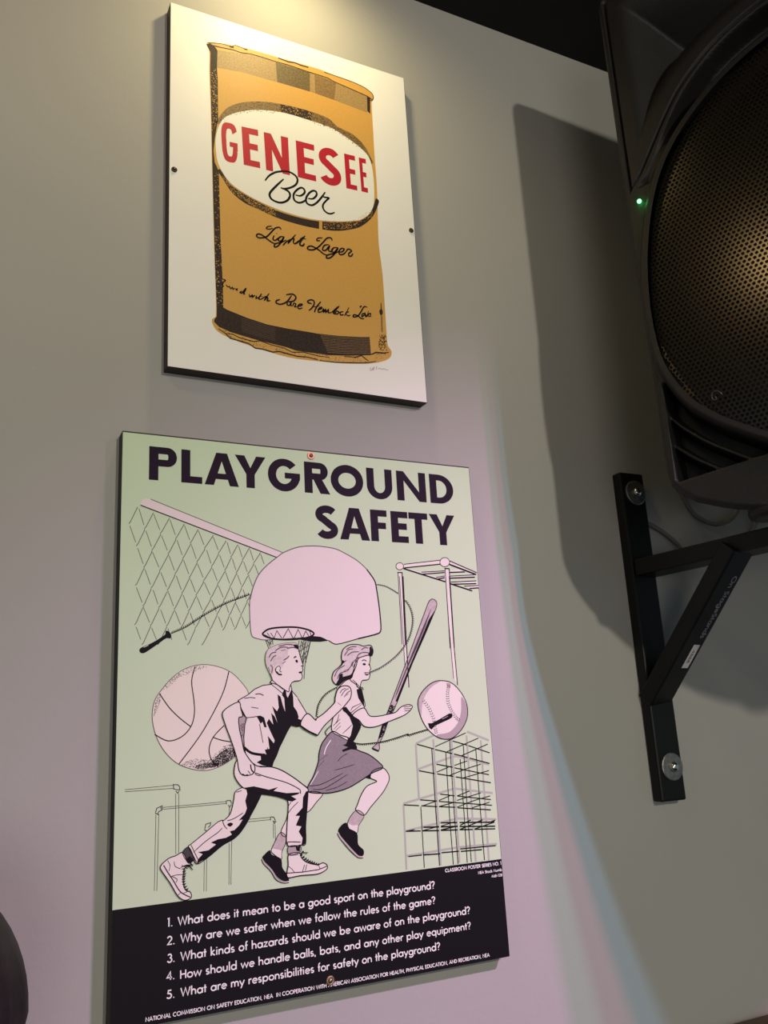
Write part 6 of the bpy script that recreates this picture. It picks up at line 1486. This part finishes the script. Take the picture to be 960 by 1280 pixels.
psheet['label'] = 'pale green printed sheet'
for blk in PRINTS.strip().split('\n\n'):
    rows = blk.split('\n'); key, name, _, base, label = rows[0].split(';'); base = int(base); pr = Print()
    for rw in rows[1:]:
        a = rw.split('|'); pts = parse(a[-1])
        if a[0] == 'F': pr.fill(pts, a[1], base + int(a[2]), int(a[3]))
        elif a[0] == 'L': pr.line(pts, a[1], base + int(a[2]), float(a[6]) * (1.22 if key == 'p' else 1.05), int(a[3]), int(a[4]), int(a[5]))
        else: pr.dots(pts, a[1], base + int(a[2]), int(a[3]), float(a[4]), int(a[5]))
    pr.build(name, posters[key], label)
v, f = box(0.0004, -STEP, 0.0004, 0.3744, 0.0002, 0.0885); tb = obj('text_band', v, f, M_black, px); recalc(tb); tb['label'] = 'black band with white questions'
qn = 0
for s, x0, x1, y, cap, wd, kind in TEXTS:
    if kind == 'c' or s[0] in '12345': pr = Print()
    text(pr, s, x0, min(x1, 374.0), y, cap, wd, 'white_print', 3)
    if kind == 'c': pr.build('credit_lettering', px, 'tiny white lettering')
    elif s[0] not in '12345': qn += 1; pr.build('question_lettering', px, 'white question line number ' + ('one', 'two', 'three', 'four', 'five')[qn - 1])
screw(bx, 0.0053, 0.2194, 0.0030, M_dark_steel); screw(bx, 0.2816, 0.2143, 0.0030, M_dark_steel)
for o_ in (screw(px, 0.1858, 0.4904, 0.0040, M_dark_steel, M_copper), ): o_['label'] = 'reddish screw cup at the top edge'
screw(px, 0.1865, 0.0085, 0.0040, M_steel, M_brass)['label'] = 'dull brass screw cup at the bottom edge'

# ---------------------------------------------------------------- wall bracket
M_brk = mat('black_powder_coat', (0.005, 0.005, 0.0055), 0.45, spec=0.25, noise=.2, nscale=80, bump=.15, bscale=900)
M_wash = mat('zinc_washer', (0.30, 0.29, 0.28), 0.45, 0.9, noise=.35, nscale=250)
M_bolt = mat('bolt_steel', (0.65, 0.63, 0.60), 0.22, 1.0)
br = empty('wall_bracket', (0.7535, WY, 1.76), 'black steel triangular wall bracket under the loudspeaker', 'bracket')
bo = Vector(br.location)
def part(name, V, F, m, parent, org=None, smooth=False):
    org = org if org is not None else bo
    o = obj(name, [Vector(v) - org for v in V], F, m, parent, smooth); recalc(o); return o
v, f = box(0.735, 0.001, 1.5690, 0.772, WY, 1.9557); bevel(part('wall_bar', v, f, M_brk, br), 0.0022, 2)
def beam(a, b, wd, wv, td, tv):
    a, b = Vector(a), Vector(b); wv = Vector(wv); tv = Vector(tv); V = [p + wv*sw*wd/2 + tv*st*td/2 for p in (a, b) for sw in (-1, 1) for st in (-1, 1)]
    return V, [(0, 1, 3, 2), (4, 6, 7, 5), (0, 4, 5, 1), (2, 3, 7, 6), (0, 2, 6, 4), (1, 5, 7, 3)]
ad = Vector((.155, -.988, 0)).normalized(); ar = Vector((.988, .155, 0)).normalized(); ao = Vector((.7535, 0.0, 1.835))
bevel(part('support_arm', *beam(ao, ao + ad*.335, .037, ar, .020, (0, 0, 1)), M_brk, br), 0.002, 2)
e_ = (Vector((.7655, -.1375, 1.826)) - Vector((.7525, .001, 1.676))); el = e_.length; e_.normalize(); bn = e_.cross(ar).normalized()
if bn.y > 0: bn = -bn
a0 = Vector((.7525, .001, 1.676)) - bn*.010; a1 = Vector((.7655, -.1375, 1.826)) - bn*.010
bevel(part('diagonal_brace', *beam(a0 - e_*.004, a1, .036, ar, .020, bn), M_brk, br), 0.002, 2)
v, f = lathe([(.0175, 0), (.0175, .020), (.016, .022)], ao + ad*.285 + Vector((0, 0, .0095)), (0, 0, 1), 24); part('pole', v, f, M_brk, br, smooth=False)
for z in (1.930, 1.606):
    v, f = lathe([(.0155, 0), (.0155, .0016), (.0145, .0022), (.0060, .0026)], (.7555, .001, z), (0, -1, 0), 32); wo = part('washer', v, f, M_wash, br); wo['label'] = 'round zinc washer'
    v, f = lathe([(.0055, .0020), (.0055, .0050), (.0042, .0070), (.0018, .0080)], (.7555, .001, z), (0, -1, 0), 20); b2 = part('bolt', v, f, M_bolt, wo, smooth=True); b2.location = (0, 0, 0)
# printing + sticker on the outer face of the brace; u runs down the brace, v across it towards the right edge
fo = Vector((.7655, -.1375, 1.826)); fd = -e_; 
def onbrace(u, v, h=.0002): return fo + fd*u + ar*v + bn*h
M_lbl = mat('sticker_paper', (0.55, 0.52, 0.54), 0.5)
def brace_text(name, s, u0, u1, vc, cap, wd, m, h):
    pr = Print(); text(pr, s, u0*1000, u1*1000, 0, cap*1000, wd, 'white_print', 0)
    V = [onbrace(x, vc + z, h) for (x, y, z) in pr.V]; return part(name, V, pr.F, m, br)
M_grey_print = mat('grey_print', (0.30, 0.28, 0.33), 0.5)
brace_text('lettering', 'On StageStands', .030, .112, .004, .0075, .17, M_grey_print, .0003)
v = [onbrace(u, q, h) for u in (.121, .153) for q in (.0005, .0115) for h in (.0001, .0005)]
st = part('sticker', v, [(0, 1, 3, 2), (4, 6, 7, 5), (0, 4, 5, 1), (2, 3, 7, 6), (0, 2, 6, 4), (1, 5, 7, 3)], M_lbl, br); st['label'] = 'small pale sticker on the brace'
brace_text('sticker_print', '4888', .128, .146, .0035, .0045, .16, INK['grey_dark'], .0007)

# ---------------------------------------------------------------- loudspeaker
PSI = 1.1; A = Vector((.643, -.171, 0)); sr = Vector((math.cos(PSI), -math.sin(PSI), 0)); sn = Vector((math.sin(PSI), math.cos(PSI), 0))
M_plastic = mat('black_speaker_plastic', (0.010, 0.009, 0.009), 0.48, spec=0.3, noise=.15, nscale=60, bump=.5, bscale=1500)
M_grille = mat('black_mesh_metal', (0.075, 0.062, 0.046), 0.24, 0.9)
M_void = mat('grille_backing', (0.004, 0.004, 0.004), 0.95)
sp = empty('loudspeaker', A + sr*.262 + sn*.12 + Vector((0, 0, 1.85)), 'big black loudspeaker with round mesh grille and green light, mounted on the wall bracket', 'speaker')
so = Vector(sp.location)
def L3(s, z, h): return A + sr*s + Vector((0, 0, z)) - sn*h
def spart(name, V, F, m, parent=None, smooth=False, P=None): return part(name, V, F, m, parent or sp, so, smooth)
MID = .262; TOP = 2.480  # cabinet widened on its unseen right side to block the pink stage light
half = [(MID, 1.820), (.20, 1.822), (.140, 1.829), (.081, 1.839), (.053, 1.846), (.039, 1.851), (.016, 1.861), (.004, 1.871), (-.005, 1.882), (-.008, 1.900), (-.008, 2.012), (-.010, 2.159), (-.010, 2.379), (-.010, 2.465), (-.008, 2.474), (.001, 2.479), (.04, TOP), (.13, TOP), (MID, TOP)]
outl = half + [(2*MID - s, z) for s, z in half[-2:0:-1]]
outl = outl[::-1]
CZ = 2.10
gh = [(MID, 2.337), (.21, 2.333), (.156, 2.318), (.124, 2.305), (.090, 2.284), (.060, 2.257), (.036, 2.224), (.020, 2.185), (.009, 2.139), (.004, 2.098), (.003, 2.052), (.009, 2.007), (.028, 1.966), (.053, 1.940), (.072, 1.926), (.095, 1.911), (.135, 1.891), (.19, 1.880), (MID, 1.877)]
gpts = gh + [(2*MID - s, z) for s, z in gh[-2:0:-1]]
def polar(pts):
    a = np.array([(math.atan2(z - CZ, s - MID) % (2*PI), math.hypot(s - MID, z - CZ)) for s, z in pts]); a = a[a[:, 0].argsort()]
    return np.r_[a[-1, 0] - 2*PI, a[:, 0], a[0, 0] + 2*PI], np.r_[a[-1, 1], a[:, 1], a[0, 1]]
# densify outline before the polar lookup so the straight sides stay straight
def dens(P, k=40):
    o = []
    for i in range(len(P)):
        a, b = P[i], P[(i+1) % len(P)]
        for j in range(k): o.append((a[0] + (b[0]-a[0])*j/k, a[1] + (b[1]-a[1])*j/k))
    return o
oa, orr = polar(dens(outl)); ga, gr = polar(dens(catmull(gpts, True, 6), 3))
Rg = lambda t: np.interp(t, ga, gr); Ro = lambda t: np.interp(t, oa, orr)
def ss(a, b, x): t = np.clip((x - a) / (b - a), 0, 1); return t*t*(3 - 2*t)
pp = [(-.030, 2.170), (-.018, 2.190), (-.008, 2.208), (.002, 2.222), (.010, 2.230), (.027, 2.257), (.047, 2.289), (.067, 2.315), (.096, 2.340), (.123, 2.355), (.157, 2.367), (.205, 2.375), (MID, 2.377)]
pa = np.array([(math.atan2(z - CZ, s - MID), math.hypot(s - MID, z - CZ)) for s, z in dens(catmull(pp, False, 5), 3)[:-3]])[::-1]
def Rp(t): t = np.mod(t, 2*PI); t = np.where(t < PI/2, PI - t, t); return np.where(t > pa[:, 0].max(), 9.0, np.interp(t, pa[:, 0], pa[:, 1]))
def height(s, z, d, t):
    m_ = np.minimum(s, 2*MID - s)                      # mirrored
    R = np.hypot(s - MID, z - CZ); rp = np.where(np.sin(t) > 0, Rp(t), 9.0); wid = np.where(rp > 5, 0, rp - .0055 - (R - d))
    h = .005 * (1 - ss(.006, .010, d))                 # lip round the grille
    ch = ss(.009, .013, d) * (1 - ss(0, .004, d - (wid - .004))) * ss(.018, .030, wid) * ss(2.214, 2.228, z); h = h - .032 * ch      # dark channel above the grille
    e1 = np.minimum(np.minimum(m_ + .0015, R - rp), 2.468 - z)
    h = h - .0045 * np.exp(-(e1 / .0012)**2) * (np.sin(t) > .2)
    h = h - .075 * ss(.013, .090, e1)                  # horn dish
    # bass port windows in the lower corners with two curved ribs
    pl = ss(.0015, .004, m_) * (1 - ss(.090, .096, m_)) * ss(.010, .013, d) * ss(0, .003, z - (1.883 + .10*np.clip(m_, 0, .1) - .0)) * (1 - ss(1.985, 1.990, z)) * (np.sin(t) < -.2)
    rib = np.maximum(np.exp(-((d - .028) / .0032)**4), np.exp(-((d - .048) / .0032)**4))
    h = h - .034 * pl * (1 - .80 * rib)
    # rounded shoulder at the cabinet edge
    return h
NA, NR = 1000, 200
th = np.linspace(0, 2*PI, NA, endpoint=False); rg_, ro_ = Rg(th), Ro(th)
def sheet(d0, d1, nr, name, m):
    V = []; 
    T = np.repeat(th[:, None], nr, 1); u = np.linspace(0, 1, nr)[None, :]; D = d0(th)[:, None] * (1-u) + d1(th)[:, None] * u
    R = rg_[:, None] + D; S = MID + R*np.cos(T); Z = CZ + R*np.sin(T); H = height(S, Z, D, T)
    edge = (ro_[:, None] - R); H = H - .006 * (1 - np.clip(edge / .006, 0, 1))**2
    V = (np.array(A)[None, None, :] + S[..., None]*np.array(sr) + Z[..., None]*np.array((0, 0, 1)) - H[..., None]*np.array(sn)).reshape(-1, 3)
    F = [(i*nr + j, ((i+1) % NA)*nr + j, ((i+1) % NA)*nr + j+1, i*nr + j+1) for i in range(NA) for j in range(nr-1)]
    return spart(name, [Vector(v) for v in V], F, m, None, True)
lipw = lambda t: np.minimum(.011, (Ro(t) - Rg(t)) * .8)
sheet(lambda t: t*0, lipw, 10, 'grille_ring', M_plastic)
sheet(lipw, lambda t: Ro(t) - Rg(t), NR, 'front_baffle', M_plastic)
# cabinet shell: outline lofted back to a smaller rear, kept wide to block pink light
n = 180; tt = np.linspace(0, 2*PI, n, endpoint=False); ro2 = Ro(tt); V = []; F = []
for h, sc_, dz in ((-.006, 1.0, 0), (-.03, .992, .0), (-.16, .97, .006), (-.30, .92, .012), (-.33, .89, .014), (-.335, .82, .014)):
    for a_, r_ in zip(tt, ro2):
        zz = CZ + r_*math.sin(a_)*(1 + (h + .006)*.85 if math.sin(a_) < 0 else 1 + (h + .006)*.25)
        V.append(L3(MID + r_*math.cos(a_)*sc_, zz, h))
k = 6
for i in range(k-1):
    for j in range(n): F.append((i*n+j, i*n+(j+1) % n, (i+1)*n+(j+1) % n, (i+1)*n+j))
F.append(tuple(range((k-1)*n, k*n))); spart('cabinet', V, F, M_plastic, smooth=True)
# perforated grille, slightly domed: hexagon cells with real holes
P_ = .0050; cells = []
ys = np.arange(-.26, .26, P_*math.sqrt(3)/2)
for j, y in enumerate(ys):
    for x in np.arange(-.28, .28, P_) + (P_/2 if j % 2 else 0):
        a_ = math.atan2(y, x) % (2*PI)
        if math.hypot(x, y) < np.interp(a_, ga, gr) - .001: cells.append((x, y))
cells = np.array(cells); ang = np.radians(np.arange(6)*60 + 30)
outer = np.c_[np.cos(ang), np.sin(ang)] * (P_/math.sqrt(3)); inner = np.c_[np.cos(ang), np.sin(ang)] * (P_/2*.74)
def dome(x, y): return -.004 + .016 * (1 - np.clip((x*x + y*y) / .070, 0, 1))
VV = np.concatenate([cells[:, None, :] + outer[None], cells[:, None, :] + inner[None]], 1)      # n,12,2
HH = dome(VV[..., 0], VV[..., 1])
W3 = (np.array(A) + (MID + VV[..., 0])[..., None]*np.array(sr) + (CZ + VV[..., 1])[..., None]*np.array((0, 0, 1)) - HH[..., None]*np.array(sn)).reshape(-1, 3) - np.array(so)
base = np.arange(len(cells))*12; q = np.array([[i, (i+1) % 6, 6+(i+1) % 6, 6+i] for i in range(6)])
FF = (base[:, None, None] + q[None]).reshape(-1, 4)
gme = bpy.data.meshes.new('grille'); gme.from_pydata(W3.tolist(), [], FF.tolist()); gme.update(); gme.materials.append(M_grille)
go = bpy.data.objects.new('grille', gme); C.objects.link(go); go.parent = sp; go['label'] = 'domed perforated metal mesh'
n = 90; V = [L3(MID, CZ, -.008)]; F = []
for a_ in np.linspace(0, 2*PI, n, endpoint=False): r_ = float(Rg(a_)); V.append(L3(MID + (r_+.002)*math.cos(a_), CZ + (r_+.002)*math.sin(a_), -.009))
F = [(0, i+1, (i+1) % n + 1) for i in range(n)]; spart('grille_backing', V, F, M_void)
# green power light
M_led = mat('green_led', (0.0, 0.6, 0.1), 0.3, emit=((0.05, 1.0, 0.16), 22))
v, f = lathe([(.0021, -.001), (.0021, .0006), (.0012, .0014)], L3(.006, 2.199, .0005), -sn, 14); le = spart('power_light', v, f, M_led, smooth=True); le['label'] = 'small glowing green light'
ld = bpy.data.lights.new('power_light_glow', 'POINT'); ld.energy = .0015; ld.color = (.05, 1, .2); ld.shadow_soft_size = .002; lo = bpy.data.objects.new('power_light_glow', ld); C.objects.link(lo); lo.location = L3(.006, 2.199, .006)
# small swirl badge low on the grille
pts = [L3(.052 + (.0065 - .0009*k*.55)*math.cos(.5*k), 1.958 + (.0075 - .0009*k*.55)*math.sin(.5*k), .004 + .0005) for k in range(14)]
v, f = tube(pts, .0007, 6); bd = spart('badge', v, f, mat('badge_metal', (.05, .045, .04), .5, .5), smooth=True); bd['label'] = 'tiny swirl emblem on the mesh'
# rubber foot under the front edge, and ribs of the bottom
v, f = lathe([(.022, -.012), (.024, .002), (.022, .007), (.015, .008)], L3(.082, 1.843, -.024), (0, 0, -1), 28); ft = spart('foot', v, f, M_plastic, smooth=True)
v, f = lathe([(.022, -.012), (.024, .002), (.022, .007), (.015, .008)], L3(2*MID-.082, 1.843, -.024), (0, 0, -1), 28); spart('foot', v, f, M_plastic, smooth=True)
v, f = lathe([(.030, 0), (.030, -.010), (.026, -.014)], ao + ad*.285 + Vector((0, 0, .044)), (0, 0, 1), 28); spart('pole_socket', v, f, M_plastic, smooth=False)

# ---------------------------------------------------------------- grey cords on the wall, built in place of faint cable shadows
M_cable_shadow = mat('cable_shadow_grey', (0.17, 0.16, 0.15), 0.6)
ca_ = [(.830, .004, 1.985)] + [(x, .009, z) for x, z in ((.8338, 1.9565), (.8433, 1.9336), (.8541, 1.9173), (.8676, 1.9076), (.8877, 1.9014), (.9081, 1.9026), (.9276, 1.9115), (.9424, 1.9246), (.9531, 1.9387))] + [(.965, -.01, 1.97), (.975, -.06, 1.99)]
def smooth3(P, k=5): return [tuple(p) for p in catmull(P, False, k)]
v, f = tube([(.828, -.06, 2.00)] + smooth3(ca_), .0028, 8); c1 = obj('speaker_cable_shadow', v, f, M_cable_shadow, None, True); recalc(c1)
c1['label'] = 'thin grey cord standing for a cable shadow, in a U-shaped loop below the loudspeaker'; c1['category'] = 'cable'
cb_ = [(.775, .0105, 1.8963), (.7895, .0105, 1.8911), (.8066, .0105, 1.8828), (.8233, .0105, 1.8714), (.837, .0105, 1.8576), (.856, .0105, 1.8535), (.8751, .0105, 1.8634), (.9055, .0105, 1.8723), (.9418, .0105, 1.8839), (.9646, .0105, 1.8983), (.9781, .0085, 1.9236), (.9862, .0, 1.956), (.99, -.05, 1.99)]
v, f = tube(smooth3(cb_), .0028, 8); c2 = obj('power_cable_shadow', v, f, M_cable_shadow, None, True); recalc(c2)
c2['label'] = 'thin grey cord standing for a cable shadow, running from behind the bracket bar down behind the support arm'; c2['category'] = 'cable'

# ---------------------------------------------------------------- person at the lower left edge
M_skin = mat('skin', (0.42, 0.26, 0.19), 0.55); M_hair = mat('dark_hair', (0.014, 0.009, 0.010), 0.55, noise=.4, nscale=120, bump=.3, bscale=300)
M_shirt = mat('dark_shirt', (0.018, 0.016, 0.024), 0.8, noise=.2, nscale=90); M_jeans = mat('dark_jeans', (0.02, 0.03, 0.06), 0.8, noise=.2, nscale=90); M_shoe = mat('dark_shoe', (0.015, 0.014, 0.014), 0.5)
PO = Vector((-.015, -.130, 0)); pe = empty('person', PO, 'person with dark hair, cut off by the lower left edge of the photo', 'person'); pe.scale = (1, 1, .969)
def skinned(name, pts, edges, rad, m, parent, sub=2):
    me = bpy.data.meshes.new(name); me.from_pydata(pts, edges, []); o = bpy.data.objects.new(name, me); C.objects.link(o)
    s = o.modifiers.new('skin', 'SKIN'); s.use_smooth_shade = True; sv = me.skin_vertices[0].data
    for i, r in enumerate(rad): sv[i].radius = (r if isinstance(r, tuple) else (r, r))
    sv[0].use_root = True
    ss_ = o.modifiers.new('sub', 'SUBSURF'); ss_.levels = ss_.render_levels = sub
    dg = bpy.context.evaluated_depsgraph_get(); bpy.context.view_layer.update(); dg.update()
    m2 = bpy.data.meshes.new_from_object(o.evaluated_get(dg)); o.modifiers.clear(); o.data = m2; m2.name = name
    m2.materials.clear(); m2.materials.append(m); m2.polygons.foreach_set('use_smooth', [True]*len(m2.polygons)); o.parent = parent; return o
P = [(0, 0, .90), (0, .01, 1.05), (0, .015, 1.22), (0, .015, 1.33), (0, .005, 1.40), (0, -.005, 1.47), (0, 0, 1.535), (0, .0, 1.59)]
R = [(.110, .078), (.100, .070), (.118, .075), (.07, .06), (.048, .048), (.058, .07), (.070, .088), (.048, .062)]
E_ = [(i, i+1) for i in range(7)]
for sx in (-1, 1):
    k = len(P); P += [(sx*.15, .015, 1.325), (sx*.20, .02, 1.08), (sx*.205, -.045, .86), (sx*.20, -.065, .80), (sx*.085, 0, .84), (sx*.095, -.005, .48), (sx*.10, .02, .09), (sx*.105, -.10, .035)]
    R += [.048, .036, .026, (.030, .018), .085, .055, .038, (.038, .026)]
    E_ += [(3, k), (k, k+1), (k+1, k+2), (k+2, k+3), (0, k+4), (k+4, k+5), (k+5, k+6), (k+6, k+7)]
    hx, hy, hz = sx*.20, -.065, .80
    for j, (dx, ln) in enumerate(((-.026, .070), (-.009, .080), (.009, .076), (.025, .060))):
        q = len(P); P += [(hx+sx*0+dx*.4*sx, hy+dx, hz-.035), (hx+dx*.3*sx, hy+dx-.006, hz-.035-ln*.5), (hx-sx*.012, hy+dx-.012, hz-.035-ln)]; R += [.0095, .0085, .007]; E_ += [(k+3, q), (q, q+1), (q+1, q+2)]
    q = len(P); P += [(hx-sx*.012, hy-.034, hz-.005), (hx-sx*.018, hy-.048, hz-.040)]; R += [.0105, .0085]; E_ += [(k+3, q), (q, q+1)]
body = skinned('body', P, E_, R, M_skin, pe)
shirt = skinned('shirt', [(0, .003, .735), (0, .01, 1.05), (0, .015, 1.22), (0, .015, 1.335), (-.155, .015, 1.325), (-.195, .02, 1.12), (.155, .015, 1.325), (.195, .02, 1.12)], [(0, 1), (1, 2), (2, 3), (3, 4), (4, 5), (3, 6), (6, 7)], [(.160, .116), (.126, .092), (.132, .088), (.078, .068), .056, .047, .056, .047], M_shirt, pe)
jeans = skinned('trousers', [(0, 0, .90), (-.088, 0, .80), (-.097, -.005, .48), (-.10, .018, .10), (.088, 0, .80), (.097, -.005, .48), (.10, .018, .10)], [(0, 1), (1, 2), (2, 3), (0, 4), (4, 5), (5, 6)], [(.135, .096), .098, .066, .052, .098, .066, .052], M_jeans, pe)
for sx in (-1, 1):
    sh_ = skinned('shoe', [(sx*.10, .05, .04), (sx*.103, -.03, .045), (sx*.108, -.13, .035)], [(0, 1), (1, 2)], [(.046, .040), (.048, .044), (.046, .034)], M_shoe, pe)
def ell3(name, c, r, m, parent, fn=None, nu=40, nv=28):
    V = []; F = []
    for i in range(nv+1):
        a = PI*i/nv
        for j in range(nu):
            b = 2*PI*j/nu; d = Vector((math.sin(a)*math.cos(b), math.sin(a)*math.sin(b), math.cos(a))); p = Vector((c[0]+d.x*r[0], c[1]+d.y*r[1], c[2]+d.z*r[2]))
            V.append(fn(p, d) if fn else p)
    for i in range(nv):
        for j in range(nu): F.append((i*nu+j, i*nu+(j+1) % nu, (i+1)*nu+(j+1) % nu, (i+1)*nu+j))
    o = obj(name, V, F, m, parent, True); recalc(o); return o
def hairfn(p, d):
    w_ = .0010*math.sin(18*math.atan2(d.y, d.x)) + 0.0006*math.sin(31*math.atan2(d.y, d.x)+2)
    q = p + Vector((d.x, d.y, 0))*w_
    if d.z < -.05: q.z -= .085*(-d.z); q.x *= 1 + .06*math.sin(9*d.z)
    if d.y < -.25 and d.z < .55: q.y = max(q.y, -.045)           # hairline above the face
    return q
ell3('hair', (0, .012, 1.545), (.083, .088, .098), M_hair, pe, hairfn)
for sx in (-1, 1):
    ey = ell3('eye', (sx*.024, -.0665, 1.520), (.0105, .0080, .0055), mat('eye_white', (.45, .42, .40), .4), pe, None, 14, 8)
    ell3('iris', (sx*.024, -.0725, 1.520), (.0045, .0028, .0045), mat('dark_iris', (.03, .02, .015), .3), ey, None, 12, 6)
    ell3('eyebrow', (sx*.025, -.070, 1.535), (.014, .006, .0025), M_hair, pe, None, 12, 6)
ell3('nose', (0, -.074, 1.497), (.0095, .0165, .020), M_skin, pe, None, 14, 10); ell3('mouth', (0, -.0665, 1.468), (.020, .0075, .006), mat('lips', (.28, .12, .11), .5), pe, None, 14, 8)
